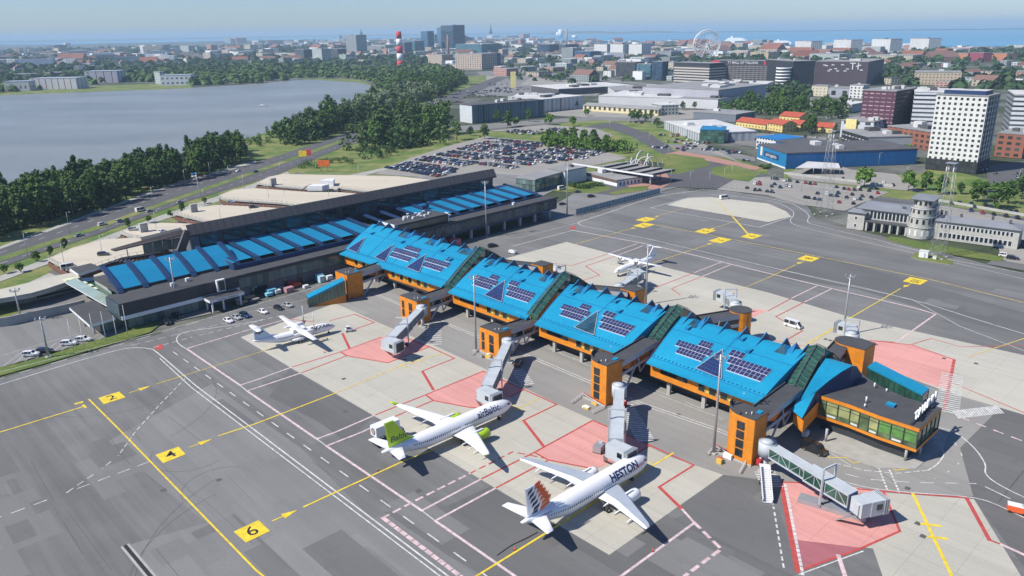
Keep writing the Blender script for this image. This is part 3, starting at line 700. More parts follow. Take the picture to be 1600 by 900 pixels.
    # triangular windows
    for u0, u1, ua, tb, ta in TRI[k]:
        b = MB(); A = s.p(u0, tb + .01, .35); B_ = s.p(u1, tb - .01, .35); Cc = s.p(ua, ta, .3)
        b.face([A, B_, Cc], m_pv if k != 2 else m_glassb)
        for q0, q1 in ((A, B_), (B_, Cc), (Cc, A)): b.face([q0 - ZD * 1.2, q1 - ZD * 1.2, q1, q0], m_blued); b.beam(q0, q1, .14, .1, m_greymetal)
        for i in range(1, 7):
            q = A.lerp(B_, i / 7) + ZD * .03; b.beam(q, q.lerp(Cc, .97), .03, .04, m_blued)
            e0 = A.lerp(Cc, i / 7) + ZD * .03; e1 = B_.lerp(Cc, i / 7) + ZD * .03; b.beam(e0, e1, .03, .04, m_blued)
        b.build('triangular_window', roof)
    # walls under the roof, front and back
    inn = 2.0; zb = 3.9; F = [s.eL + VD * inn, s.eR + VD * inn]; Bk = [s.back(0, 7.2), s.back(1, 7.2)]
    b = MB(); b.prism([F[0], F[1], Bk[1], Bk[0]], zb, s.ze + .1, m_orange, m_dark, True); wall = b.build('wall', pier)
    fd = (F[1] - F[0]); fl = fd.length; fd = fd / fl; nr = -VD
    def win(u0, u1, z0, z1, frame, pane, par=wall, off=.06):
        b = MB(); a = F[0] + fd * fl * u0; c = F[0] + fd * fl * u1; m_ = (a + c) / 2; m_.z = z0
        b.box(m_ + nr * .02, ((c - a).length, .14, z1 - z0), frame, fd); f_ = b.build('window', par)
        b = MB(); m2 = m_ + nr * .09; m2.z = z0 + .12; b.box(m2, ((c - a).length - .3, .06, z1 - z0 - .24), pane, fd); b.build('pane', f_)
    if k: win(.10, .36, 5.6, 7.7, m_dark, m_glassd)
    for u in ([.46, .56, .66] if k else [.12, .2, .28, .5, .58, .66, .74, .8]): win(u, u + .055 * 40 / fl, 4.9, 7.8, m_yelframe, m_glassd); win(u + .06 * 40 / fl, u + .085 * 40 / fl, 4.9, 7.8, m_yelframe, m_yelframe)
    b = MB(); g0 = [F[0] + VD * 4, F[1] + VD * 4, Bk[1] - VD * 2, Bk[0] - VD * 2]; b.prism(g0, 0, zb, m_dark, m_dark); b.build('ground_floor', pier)
    for i in range(5 if k == 0 else 3):
        u = (i + .5) / (5 if k == 0 else 3); q = (F[0] + VD * 1.2).lerp(F[1] + VD * 1.2, u); q.z = 0; b = MB(); b.box(q, (1.0, .8, zb), m_concw, UD); b.build('column', pier)
    if k:
        q = F[0].lerp(F[1], .86) - VD * .2; q.z = 7.0; b = MB(); b.tube([q, q + ZD * .9, q + ZD * 1.5, q + ZD * 1.75], [.35, .5, .4, .1], m_antenna, 10); b.build('camera_dome', pier)
# floor slab linking the bays
b = MB(); lo = [SEG[0].eL + VD * 2.4, SEG[3].eR + VD * 2.4, SEG[3].back(1, 6.5), SEG[2].back(1, 6.5), SEG[1].back(.5, 6.5), SEG[0].back(0, 6.5)]
b.face([Vector((p.x, p.y, 3.7)) for p in lo], m_dark); b.face([Vector((p.x, p.y, 3.95)) for p in lo], m_dark); b.build('floor_slab', pier)

# glass ridges between the bays, each running over the roof and down the back
def ridge(pa, pb, za, zb_, name='glass_ridge', w=2.0):
    a = G(*pa, za); c = G(*pb, zb_); d = (c - a); d.z = 0; d.normalize(); n = Vector((-d.y, d.x, 0)) * w
    prof = [a + Vector((0, 0, 0))]
    ts = [0, .2, .4, .6, .8, 1]
    cent = [Vector((a.x + (c.x - a.x) * t, a.y + (c.y - a.y) * t, za + (zb_ - za) * (1.3 * t - .3 * t * t))) for t in ts]
    cent[-1] = c + ZD * .5; cent += [c + VD * 5 - ZD * 2.0, c + VD * 10 - ZD * 5.5]
    b = MB(); fr = MB()
    rings = [[q - n - ZD * 2.5, q - n, q + ZD * .8, q + n, q + n - ZD * 2.5] for q in cent]
    b.loft(rings, m_glassg, cap=True, closed=False, sm=False)
    o = b.build(name, pier)
    for i in range(len(cent) - 1):
        for s_ in (-1, 0, 1):
            z_ = ZD * (1.06 if s_ == 0 else .06); fr.beam(cent[i] + n * s_ + z_, cent[i + 1] + n * s_ + z_, .16, .14, m_dark)
        st = 2
        for j in range(st):
            q = cent[i].lerp(cent[i + 1], j / st); q2 = cent[i].lerp(cent[i + 1], (j + .5) / st)
            for s_ in (-1, 1):
                fr.beam(q + n * s_ + ZD * .06, q + ZD * 1.07, .06, .05, m_steel); fr.beam(q2 + n * s_ + ZD * .06, q + ZD * 1.07, .05, .04, m_dark)
    fr.build('ridge_frame', o)
    return a, c
RA = [ridge((702, 447), (750, 391), 8.6, 15.2), ridge((831, 494), (882, 430), 8.6, 15.2), ridge((1015, 539), (1058, 483), 8.6, 15.2), ridge((1238, 614), (1276, 546), 8.6, 15.2)]
# narrow last bay
b = MB()
eL, eR, cL, cR = G(1236, 640, 7.6), G(1253, 654, 7.6), G(1290, 560, 14.6), G(1331, 572, 14.6)
mid = [G(1252, 622, 10), G(1275, 612, 10.4)]
rg = []
for u in (0, .5, 1):
    e = eL.lerp(eR, u); m_ = mid[0].lerp(mid[1], u); c = cL.lerp(cR, u)
    rg.append([e, e.lerp(m_, .5), m_, m_.lerp(c, .35) + ZD * .5, m_.lerp(c, .7) + ZD * .5, c, c + VD * 3 - ZD * 1, c + VD * 7 - ZD * 4.5])
b.loft(rg, m_blue, cap=False, closed=False)
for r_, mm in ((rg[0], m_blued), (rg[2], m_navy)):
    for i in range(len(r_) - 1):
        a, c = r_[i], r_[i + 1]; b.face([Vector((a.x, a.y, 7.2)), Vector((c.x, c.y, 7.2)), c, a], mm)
b.build('end_bay_roof', pier)
b = MB(); q0 = eL + VD * 1.5; q1 = mid[1] + VD * .6 ; b.prism([Vector((q0.x, q0.y, 0)), eR + VD * 1.0, q1 + VD * 3, q0 + VD * 6], 3.6, 7.5, m_orange, m_dark, True); b.build('end_bay_wall', pier)
# glazed link and blue slope at the near end of bay one
# ------------------------------------------------------------ gate towers, bridges to the pier
def tower(px, z, la, lb, label, rounded=None, wins=1, door=False, group='gate towers beside the pier', flip=1):
    """px: front corner of the roof; la: length away along the pier, lb: length across"""
    F = G(*px, z); F.z = 0; A = F - UD * la; D = F + VD * lb * flip; B_ = A + VD * lb * flip
    t = thing('gate_tower', F, label, 'tower', group)
    P = [A, F, D, B_]
    if rounded:
        r = min(la, lb) * .8; cc = A + UD * r + VD * r * flip; arc = []
        for i in range(9):
            an = i / 8 * math.pi / 2; arc.append(cc - VD * flip * r * math.cos(an) - UD * r * math.sin(an))
        P = [F, D, B_] + arc[::-1]
    b = MB(); b.prism(P, 0, z, m_orange, m_blackroof); w = b.build('wall', t)
    # cladding joints
    b = MB()
    cz = sum(P, Vector()) / len(P)
    def inset(p, k): q = p - cz; return cz + q * k
    b.prism([inset(p, 1.004) for p in P], z, z + .18, m_blackroof); b.build('roof_edge', t)
    if rounded:
        b = MB(); 
        for i in range(8): b.beam(arc[i] + ZD * (z + .6), arc[i + 1] + ZD * (z + .6), .18, 1.0, m_blackroof)
        b.build('parapet', t)
    # windows on the near face (between A and F)
    for i in range(wins):
        uu = [.62, .18][i] if not rounded else .6
        q = F - UD * la * (1 - uu) ; n4 = 4 if z > 10 else 2
        for j in range(n4):
            hh = (z - 2.2) / n4; b = MB(); b.box(q - VD * flip * .04 + ZD * (1.2 + j * hh), (1.9 if i == 0 else 1.2, .12, hh - .35), m_dark, UD); f_ = b.build('window', w)
            b = MB(); b.box(q - VD * flip * .10 + ZD * (1.4 + j * hh), (1.5 if i == 0 else .9, .10, hh - .75), m_glassd, UD); b.build('pane', f_)
    for q, h in ((F - UD * 2 + VD * 2 * flip, .8), (F - UD * 3 + VD * 1.4 * flip, .5)):
        b = MB(); b.tube([q + ZD * (z - .1), q + ZD * (z + h)], .12, m_antenna, 6); b.build('roof_vent', t)
    b = MB(); b.box(F - UD * 1.2 + VD * (lb - 1.6) * flip + ZD * (z - .1), (1.1, 1.6, .5), m_blued, UD, m_blue); b.build('roof_hatch', t)
    b = MB(); b.box(F - UD * la * .5 - VD * flip * .25 + ZD * 0, (la + .3, .3, .35), m_concw, UD); b.build('plinth', t)
    return t, F, A, D, B_
TW = []
TW.append(tower((542, 430.5), 9.2, 8, 6.5, 'orange box tower at the far end of the pier with a blue stair wing', wins=0))
TW.append(tower((651, 472), 8.0, 9.5, 5.5, 'orange square gate tower second from the terminal, grey roof', wins=2))
TW.append(tower((779, 522), 8.0, 8.5, 5.5, 'orange square gate tower behind the green-tailed airliner', wins=2))
TW.append(tower((948, 573), 11.2, 8, 6.5, 'tall orange tower with rounded left side behind the grey boarding bridge', rounded=1))
TW.append(tower((1180, 658), 11.2, 8.2, 5.6, 'nearest tall orange tower with rounded left side beside the light mast', rounded=1))
def link(t, z, q0, q1, w=2.2):
    """roofed corridor from a tower to the pier with lattice side"""
    d = (q1 - q0); L_ = d.length; d.normalize(); n = Vector((-d.y, d.x, 0)) * w
    if n.dot(UD) < 0: n = -n
    b = MB(); A = [q0 - n + ZD * z, q0 + n + ZD * z, q1 + n + ZD * (z - .4), q1 - n + ZD * (z - .4)]
    b.face(A, m_blackroof); b.face([p - ZD * .35 for p in A], m_dark)
    for i in range(4): b.face([A[i] - ZD * .35, A[(i + 1) % 4] - ZD * .35, A[(i + 1) % 4], A[i]], m_greymetal)
    b.beam(A[0] + ZD * .2, A[3] + ZD * .2, .25, .5, m_blackroof); o = b.build('bridge_roof', t)
    b = MB(); fz = z - 3.6
    for s_ in (-1, 1):
        a = q0 + n * s_ * .92; c = q1 + n * s_ * .92
        b.beam(a + ZD * (z - .9), c + ZD * (z - 1.3), .3, 1.1, m_greymetal); b.beam(a + ZD * fz, c + ZD * (fz - .2), .3, .9, m_greymetal)
        b.face([a + ZD * fz, c + ZD * fz, c + ZD * (z - 1), a + ZD * (z - 1)], m_glassd)
    for tt, zt in ((.22, z - 1.2), (.78, z - 1.3)):
        b.beam((q0 + n).lerp(q1 + n, .5) + ZD * (fz - 2.6), (q0 + n).lerp(q1 + n, tt + .2) + ZD * zt, .3, .3, m_greymetal)
    b.beam(q0 + n + ZD * .2, (q0 + n).lerp(q1 + n, .35) + ZD * fz, .35, .5, m_greymetal)
    b.face([q0 - n + ZD * fz, q0 + n + ZD * fz, q1 + n + ZD * fz, q1 - n + ZD * fz], m_dark); b.build('bridge_truss', t)
for k in range(1, 5):
    t, F, A, D, B_ = TW[k]; r0 = RA[k - 1][0].copy(); r0.z = 0; q0 = D - UD * 2.0; link(t, TW_Z if False else (8.0 if k < 3 else 11.0) if k < 3 else 10.6, q0 - VD * .6, r0 + VD * .5)
t, F, A, D, B_ = TW[0]; q = G(607, 408, 8.6); q.z = 0; link(t, 8.8, D - UD * 2.0 - VD * .6, q)
# blue-roofed escalator wings
def wing(px0, z0, px1, z1, w, label, t=None):
    a = G(*px0, z0); c = G(*px1, z1); d = (c - a); d.z = 0; L_ = d.length; d.normalize(); n = Vector((-d.y, d.x, 0)) * w / 2
    o = thing('stair_wing', Vector((a.x, a.y, 0)), label, 'stair wing')
    b = MB(); A = [a - n, a + n, c + n, c - n]; b.face(A[::-1], m_blue)
    for i in range(4): b.face([A[i] - ZD * .6, A[(i + 1) % 4] - ZD * .6, A[(i + 1) % 4], A[i]], m_blue)
    b.face([p - ZD * .6 for p in A], m_dark); b.build('roof', o)
    b = MB(); 
    for s_ in (-1, 1):
        p, q = a + n * s_ * .95, c + n * s_ * .95; b.face([Vector((p.x, p.y, 0)), Vector((q.x, q.y, max(0, z1 - 5.5))), q - ZD * .6, p - ZD * .6], m_glassg)
        if z1 > 6: b.face([Vector((p.x, p.y, 0)), Vector((q.x, q.y, 0)), Vector((q.x, q.y, z1 - 5.5))], m_orange)
        for i in range(11):
            e = p.lerp(q, i / 10); b.beam(Vector((e.x, e.y, max(0, (z1 - 5.5)) * i / 10)), e - ZD * .6, .14, .14, m_dark)
    b.face([Vector((a.x - n.x, a.y - n.y, 0)), Vector((a.x + n.x, a.y + n.y, 0)), a + n - ZD * .6, a - n - ZD * .6], m_glassg); b.build('glazing', o)
    return o
wing((480, 463), 3.6, (537, 435), 8.6, 4.4, 'blue-roofed glass stair wing running down from the far orange tower')
w_ = wing((1447, 611), 5.2, (1362, 568), 8.4, 4.4, 'blue-roofed glazed passage behind the end building beside the pink zone')
# towers on the far side of the pier
def ftower(px, z, label, kind='box', la=6, lb=5.5, r=3.4):
    F = G(*px, z); F.z = 0
    t = thing('gate_tower', F, label, 'tower', 'gate towers beside the pier')
    if kind == 'round':
        P = [F + Vector((math.cos(i / 20 * 6.283), math.sin(i / 20 * 6.283), 0)) * r for i in range(20)]
    elif kind == 'half':
        cc = F; P = [cc + (-UD * math.cos(a) + VD * math.sin(a)) * r for a in [R(-90 + i * 15) for i in range(13)]] + [cc + VD * r + UD * 6, cc - VD * r + UD * 6]
    else: P = [F, F + VD * lb, F + VD * lb - UD * la, F - UD * la]
    b = MB(); b.prism(P, 0, z, m_orange, m_blackroof); w = b.build('wall', t)
    cz = sum(P, Vector()) / len(P); b = MB(); b.prism([cz + (p - cz) * 1.01 for p in P], z, z + .2, m_blackroof); b.build('roof_edge', t)
    if kind == 'box':
        b = MB(); b.box(F - UD * la * .3 - VD * .04 + ZD * (z - 3.6), (1.6, .12, 1.8), m_dark, UD); b.build('window', w)
    r1 = None
    return t, cz
for (px, z, lab, kd), k in zip((((848, 417), 10.6, 'small orange tower behind the second glass ridge, farthest of the rear ones', 'box'), ((992, 457), 10.6, 'square orange tower with a small window behind the third roof bay', 'box'),
                                ((1157, 484), 10.8, 'round orange drum tower behind the nearest roof bay', 'round'), ((1325, 533), 10.8, 'half-round orange tower beside the pink zone behind the end building', 'half')), range(4)):
    t, cz = ftower(px, z, lab, kd); q = RA[k][1] + VD * 6; q.z = 0; link(t, z - .3, cz - VD * 2, q, 1.9)

# ------------------------------------------------------------ end building with the roof sign
eb = thing('lounge_building', G(1437, 728), 'glazed end building of the pier with black roof, orange bands and white roof lettering', 'building')
Z1 = 9.0
E0 = [G(1273, 615, Z1), G(1330, 633, Z1), G(1375, 650, Z1), G(1437, 670, Z1), G(1472, 638, Z1), G(1412, 620, Z1), G(1375, 603, Z1), G(1352, 588, Z1), G(1332, 572, Z1)]
b = MB(); b.prism(E0, Z1 - .9, Z1, m_orange, m_blackroof, True); b.build('roof', eb)
cz = sum(E0, Vector()) / 9
ins = [cz + (p - cz) * .985 for p in E0]
b = MB(); b.prism(ins, 3.9, Z1 - .9, glass('lounge_glass', (.10, .14, .07), .06, .6), m_dark); gl = b.build('glazing', eb)
b = MB(); b.prism([cz + (p - cz) * 1.003 for p in E0], 3.2, 3.95, m_orange, m_dark, True); b.build('floor_band', eb)
b = MB(); b.prism([cz + (p - cz) * .84 for p in E0], 0, 3.2, m_dark, m_dark); gf = b.build('ground_floor', eb)
# blinds and mullions along the near face
fa = [ins[0], ins[1], ins[2], ins[3]]
b = MB(); m2 = MB(); tot = 0
for i in range(3):
    p, q = fa[i], fa[i + 1]; L_ = (q - p).length; d = (q - p) / L_; nr = Vector((d.y, -d.x, 0)); n = max(2, int(L_ / 2.2))
    if nr.dot(-VD) < 0: nr = -nr
    for j in range(n):
        e = p + d * L_ * (j + .5) / n
        e = Vector((e.x, e.y, 0)) + nr * .05
        mm = m_green if tot > 5 else m_interior
        if tot not in (0, 4): b.box(e + ZD * (5.2), (L_ / n * .86, .06, 2.5), mm, d)
        b.box(e + ZD * 4.2, (L_ / n * .7, .05, .45), m_antenna, d) if tot % 2 else None
        e2 = p + d * L_ * j / n; m2.beam(Vector((e2.x, e2.y, 3.9)) + nr * .08, Vector((e2.x, e2.y, Z1 - .9)) + nr * .08, .12, .1, m_dark); tot += 1
    m2.beam(p + nr * .08 - ZD * 1.9, q + nr * .08 - ZD * 1.9, .1, .1, m_dark)
b.build('window_blind', gl); m2.build('window_frame', gl)
p, q = ins[3], ins[4]; d = (q - p).normalized(); b = MB()
for j in range(6):
    e2 = p.lerp(q, j / 5); e2.z = 0; b.beam(e2 + ZD * 3.9 + UD * .08, e2 + ZD * 8.1 + UD * .08, .12, .1, m_dark)
b.build('window_frame', gl)
for x_, y_ in ((1318, 603), (1392, 634)):
    b = MB(); q = G(x_, y_, Z1); b.box(q - ZD * .02, (1.9, 1.5, .6), m_blued, UD, m_blue); b.build('roof_hatch', eb)
for x_, y_, h in ((1310, 608, 1.3), (1366, 606, 1.3), (1353, 629, 1.5), (1351, 636, .8), (1385, 612, .8)):
    b = MB(); q = G(x_, y_, Z1); b.tube([q, q + ZD * h], .2, m_antenna, 8); b.build('roof_vent', eb)
q0 = G(1424, 664, Z1); q1 = G(1462, 624, Z1); d = (q1 - q0); d.z = 0; L_ = d.length; d.normalize()
b = MB(); b.beam(q0 + ZD * .25, q1 + ZD * .25, .5, .3, m_dark); b.build('sign_frame', eb)
bm = text_bm('TALLINN', 2.8, xs=1.0 * L_ / 13.0, bold=.015)
ret = bmesh.ops.extrude_face_region(bm, geom=bm.faces[:]); 
for v in ret['geom']:
    if isinstance(v, bmesh.types.BMVert): v.co.z += .35
b = MB(); md = (q0 + q1) / 2; nrm = Vector((d.y, -d.x, 0))
if nrm.dot(UD) < 0: nrm = -nrm
add_bm(b, bm, lambda co: md + d * co.x + ZD * (co.y + 1.55) + nrm * co.z, mat('white_sign_letters', (.85, .85, .85), .4, var=0)); b.build('sign_letters', eb)
for x_, y_ in ((1290, 690), (1414, 720), (1436, 712)):
    b = MB(); q = G(x_, y_, 0); b.tube([q, q + ZD * 3.3], .3, m_concw, 10); b.build('column', eb)
# ------------------------------------------------------------ main terminal, in its own frame (a along the facade, b inland)
TO = G(195, 517); TA = R(45.4); TV = Vector((math.cos(TA), math.sin(TA), 0)); TN = Vector((-math.sin(TA), math.cos(TA), 0))
def T3(a, b_, z=0.): return TO + TV * a + TN * b_ + ZD * z
m_brown = mat('brown_metal_roof', (.115, .095, .085), .45, var=.08, scale=.1)
m_slate = mat('slate_cladding', (.13, .14, .16), .6, var=.1)
m_tglass = facade('terminal_curtain_wall', (.03, .035, .04), (.10, .15, .14), 2.4, 4.2, .93, .9, .4, .07)
m_strip = mat('blue_roof_panel', (.010, .20, .37), .4, var=.04, scale=.1)
m_stripd = mat('dark_blue_gutter', (.012, .04, .11), .5, var=.06)
term = thing('terminal_building', T3(0, 0), 'long dark main terminal with blue striped roof and raised brown roof blade', 'terminal')
def tb(a0, a1, b0, b1, z0, z1, side, top=None, name='wall', par=None, bot=False):
    b = MB(); b.prism([T3(a0, b0), T3(a1, b0), T3(a1, b1), T3(a0, b1)], z0, z1, side, top, bot); return b.build(name, par or term)
# west block
w1 = tb(0, 41, .0, 12, 5.0, 9.4, m_dark, m_blackroof, 'wall', bot=True)
tb(-.15, 41.2, -.15, .6, 3.7, 5.0, m_whitem, None, 'white_band')
tb(2, 41, 1.2, 12, 0, 3.7, m_tglass, m_dark, 'shopfront')
tb(-6, 1.9, 4, 12, 0, 3.7, m_tglass, m_dark, 'shopfront')
tb(32.5, 35.5, -1.4, -.2, 5.6, 9.9, m_whitem, None, 'white_box'); tb(33, 35.2, -1.55, -1.42, 6.0, 9.5, m_glassd, None, 'window')
tb(27, 40, -6.0, -.1, 3.9, 4.9, m_whitem, m_blackroof, 'entrance_canopy', bot=True)
for a, bb in ((28, -5.2), (32, -5.2), (38.5, -5.2), (28, -.8)): tb(a, a + .5, bb, bb + .5, 0, 3.9, m_whitem, None, 'canopy_column')
b = MB(); bm = text_bm('TALLINNA LENNUJAAM', .75); add_bm(b, bm, lambda co: T3(33.5 + co.x, -6.06, 4.4 + co.y), m_dark); b.build('canopy_lettering', term)
# middle and east volumes: wall, roof terrace, striped slopes
w2 = tb(41, 118, 2.0, 36, 0, 9.0, m_slate, m_blackroof, 'wall')
tb(42, 112, 1.75, 1.95, 3.6, 7.6, m_tglass, None, 'curtain_wall', w2)
tb(40.8, 119, .8, 8, 8.0, 9.2, m_dark, m_blackroof, 'eaves', bot=True)
for a0, a1 in ((46, 53), (60, 62), (66, 68)): tb(a0, a1, 1.7, 1.9, 0, 3, m_glassd, None, 'loading_door', w2)
tb(118, 217, 10, 36, 0, 10.2, m_dark, m_blackroof, 'wall')
w3 = tb(118, 217, .2, 12, 4.4, 10.2, m_navy, m_blackroof, 'wall', bot=True)
tb(120, 216, .0, .15, 5.4, 9.2, facade('east_curtain_wall', (.02, .025, .03), (.055, .075, .08), 3.0, 4.0, .9, .92, .4, .07), None, 'curtain_wall', w3)
tb(117.5, 217.5, -.4, 2, 9.7, 10.5, m_dark, m_blackroof, 'eaves', bot=True)
b = MB()
for i in range(30): a = 121 + i * 3.1; b.beam(T3(a, -.1, 5.6), T3(a + (1.5 if i % 2 else -1.5) + 1.5, -.1, 9.1), .12, .12, m_steel)
b.build('facade_bracing', w3)
for i in range(9): tb(124 + i * 11, 125.2 + i * 11, 1.0, 2.2, 0, 4.4, m_concw, None, 'column')
# blue edge parapet
tb(44, 214, 8.0, 8.5, 9.0, 10.9, m_navy, m_stripd, 'roof_parapet')
tb(44, 45, 8.5, 20, 9.0, 12.0, m_stripd, m_strip, 'roof_parapet')
def slope(a0, a1, b0, z0, b1, z1, b2, z2, par, name='roof_panel', m=None):
    b = MB(); m = m or m_strip
    r = [[T3(a0, b0, z0), T3(a1, b0, z0)], [T3(a0, b1, z1), T3(a1, b1, z1)], [T3(a0, b2, z2), T3(a1, b2, z2)]]
    b.loft(r, m, cap=False, closed=False, sm=False); q = [T3(a0, b0, z0), T3(a0, b1, z1), T3(a0, b2, z2), T3(a0, b2, 9)]
    b.face(q + [T3(a0, b0, 9)], m_stripd); b.face([T3(a1, b0, 9), T3(a1, b2, 9), T3(a1, b2, z2), T3(a1, b1, z1), T3(a1, b0, z0)], m_stripd); return b.build(name, par)
rf = tb(4, 214, 12.5, 36, 9.0, 10.2, m_blackroof, m_blackroof, 'roof')
def gutter(a, b0, z0, b1, z1, b2, z2):
    b = MB(); w = 1.0
    for p, q in (((b0 - 1.4, z0 - 1.2), (b0, z0)), ((b0, z0), (b1, z1)), ((b1, z1), (b2, z2))):
        for dz in (0,):
            A = T3(a, p[0], p[1] + .2); B_ = T3(a, q[0], q[1] + .2); b.beam(A, B_, w * 1.7, .7, m_stripd)
    b.build('roof_beam', rf)
for i in range(5):
    a = 5.5 + i * 8.6; slope(a, a + 6.6, 12.6, 10.4, 19, 13.4, 25, 15.6, rf)
    gutter(a + 7.6, 12.4, 10.4, 19, 13.4, 26, 15.9)
gutter(4.6, 12.4, 10.4, 19, 13.4, 26, 15.9)
for i in range(18):
    a = 47 + i * 9.3
    if 112 < a < 138: continue
    z0 = 11.3 if i % 1 == 0 else 11; slope(a, a + 6.6, 12.2, z0, 24, 12.35, 35, 13.2, rf)
for i in range(19):
    a = 45.8 + i * 9.3
    gutter(a, 10.8, 11.1, 22, 12.2, 35, 13.3)
# clerestory and blade roof
cl = tb(42, 205, 35, 41, 9, 18.8, m_dark, m_dark, 'clerestory')
for i in range(17):
    a = 44.5 + i * 9.45
    b = MB(); b.box(T3(a + 3.3, 34.9, 13.9), (6.8, .2, 4.2), m_glassd if i % 4 else m_glassb, TV); b.build('clerestory_window', cl)
b = MB(); A = [T3(40, 34.0, 18.9), T3(207, 34.0, 18.9), T3(207, 36.2, 22.6), T3(40, 36.2, 22.6)]; b.face([T3(40, 36.2, 22.6), T3(207, 36.2, 22.6), T3(207, 42, 21.4), T3(40, 42, 21.4)], m_blackroof)
b.face(A, m_brown); b.face([p - ZD * .7 for p in A][::-1], m_dark)
for i in range(4): b.face([A[i] - ZD * .7, A[(i + 1) % 4] - ZD * .7, A[(i + 1) % 4], A[i]], m_dark)
bl = b.build('blade_roof', term)
b = MB()
for i in range(1, 56): a = 40 + i * 3; b.beam(T3(a, 34.0, 18.94), T3(a, 36.2, 22.64), .08, .06, m_dark)
b.build('roof_seam', bl)
b = MB(); b.beam(T3(40.3, 35.5, 20.6), T3(34, 35.5, 9.2), 1.2, 3.0, m_brown); b.build('roof_strut', term)
tb(40.5, 43.5, 34.5, 40, 9.2, 19, m_slate, None, 'end_wall')
# far wing of canopy, land side
b = MB(); q = [G(173, 389, 13), G(285, 358, 17), G(288, 366, 15), G(180, 391, 12.4)]
b.face(q, m_brown); b.face([p - ZD * .5 for p in q][::-1], mat('rust_brown_soffit', (.16, .06, .035), .6)); 
for i in range(4): b.face([q[i] - ZD * .5, q[(i + 1) % 4] - ZD * .5, q[(i + 1) % 4], q[i]], m_brown)
b.build('entrance_blade', term)
for x_, y_ in ((200, 400), (225, 392), (240, 388), (255, 385), (270, 382)):
    q = G(x_, y_, 9.0); b = MB(); b.tube([Vector((q.x, q.y, 0)), q + ZD * 4], .2, m_dark, 6); b.build('canopy_post', term)
q = [G(222, 386, 5), G(285, 370, 5), G(288, 386, 5), G(226, 396, 5)]; b = MB(); b.prism(q, 5, 9.4, m_tglass, m_blackroof); b.build('entrance_hall', term)
tb(8, 36, 26, 34, 9, 11.5, m_blackroof, m_blackroof, 'rear_roof')
for i in range(6):
    q = T3(20 + i * 3, 29, 11.5); b = MB(); b.box(q, (1.8, 1.2, .5), m_whitem, TV, m_antenna); b.build('skylight', term)
b = MB(); c_ = T3(12, 29, 11.5); s_ = 2.6
for i in range(4):
    p, q = [c_ + TV * x * s_ + TN * y * s_ for x, y in (((-1, -1), (1, -1)), ((1, -1), (1, 1)), ((1, 1), (-1, 1)), ((-1, 1), (-1, -1)))[i]]; b.face([p, q, c_ + ZD * 2.4], m_glassb)
b.build('pyramid_skylight', term)
# roof box with machinery
bx = tb(113, 143, 0.5, 11, 11.2, 14.6, m_dark, m_blackroof, 'rooftop_box', bot=True)
tb(112.8, 113, .3, 11.2, 11.0, 15.0, m_whitem, None, 'end_panel', bx); tb(143, 143.3, .3, 2.6, 11.0, 15.0, m_whitem, None, 'end_panel', bx)
tb(114, 142, .3, .45, 11.7, 13.8, facade('box_glazing', (.03, .035, .04), (.05, .07, .07), 6, 2.4, .95, .9), None, 'glazing', bx)
for i in range(13):
    q = T3(122 + rnd.uniform(0, 17), 4 + rnd.uniform(0, 6), 14.6); b = MB()
    if i % 3: b.box(q, (1.2, 1, .9), m_antenna, TV)
    else: b.tube([q, q + ZD * 1.1, q + ZD * 1.3], [.5, .5, .7], m_antenna, 10)
    b.build('roof_unit', bx)
for a, bb in ((150, 9.5), (151.5, 9.5), (190, 5), (20, 6), (26, 7.5), (9, 16), (60, 9.7), (63, 9.8)):
    q = T3(a, bb, 9.4 if a < 41 else 10.2 if a > 118 else 9.0); b = MB(); b.box(q, (1.4, 1.1, 1.2), m_antenna if a < 100 else m_whitem, TV); b.build('roof_unit', term)
q = T3(148, 24, 12.6); b = MB(); b.box(q, (3, 2.4, 1.6), m_navy, TV); b.box(q + TV * 2.4 + ZD * .2, (1.5, 1.2, 2.1), m_stripd, TV); b.build('roof_unit', term)
# west end: glazed stair hall, terraces, ramps
b = MB(); q = [G(108, 480, 5), G(140, 508, 5), G(180, 496, 5), G(150, 468, 5)]; b.prism(q, 4.1, 5.0, m_whitem, m_blackroof, True); b.build('forecourt_canopy', term)
for x_, y_ in ((145, 503), (165, 499), (160, 487), (130, 492)): q = G(x_, y_, 4.1); b = MB(); b.tube([Vector((q.x, q.y, 0)), q], .25, m_concw, 8); b.build('canopy_column', term)
b = MB(); q = [G(146, 430, 7), G(168, 422, 7), G(188, 438, 7), G(172, 447, 7)]; b.prism(q, 0, 7.0, m_concw, mat('sand_terrace', (.40, .36, .27), .9)); b.build('terrace', term)
b = MB(); q = [G(109, 419, 8), G(142, 411, 8), G(156, 417, 8), G(122, 428, 8)]; b.prism(q, 7.0, 8.0, m_whitem, m_blackroof, True); b.build('upper_canopy', term)
b = MB(); P0 = G(102, 441, 6.5); P1 = G(190, 491, 5.6); P2 = G(203, 482, 5.6); P3 = G(118, 434, 6.5)
b.face([P0, P1, P2, P3], glass('pale_green_glass', (.32, .40, .33), .15, .15)); b.face([P0 - ZD * .4, P1 - ZD * .4, P1, P0], m_whitem); b.face([P1 - ZD * .4, P2 - ZD * .4, P2, P1], m_whitem); b.build('glass_ramp', term)
b = MB(); q = [G(118, 436, 4), G(150, 432, 4), G(176, 448, 4), G(190, 465, 4), G(160, 462, 4)]; b.prism(q, 3.2, 4.0, m_glassg, m_glassg, True); b.build('gallery', term)
for i, (x_, y_) in enumerate(((112, 435), (124, 443), (133, 447), (140, 452))):
    q = G(x_, y_, 5.2); b = MB(); b.box(q - ZD * .5, (5, 3.2, .5), mat('cream_panel', (.62, .62, .42), .5, var=.05), TV); b.build('balcony', term)
q0 = G(150, 441, 8); 
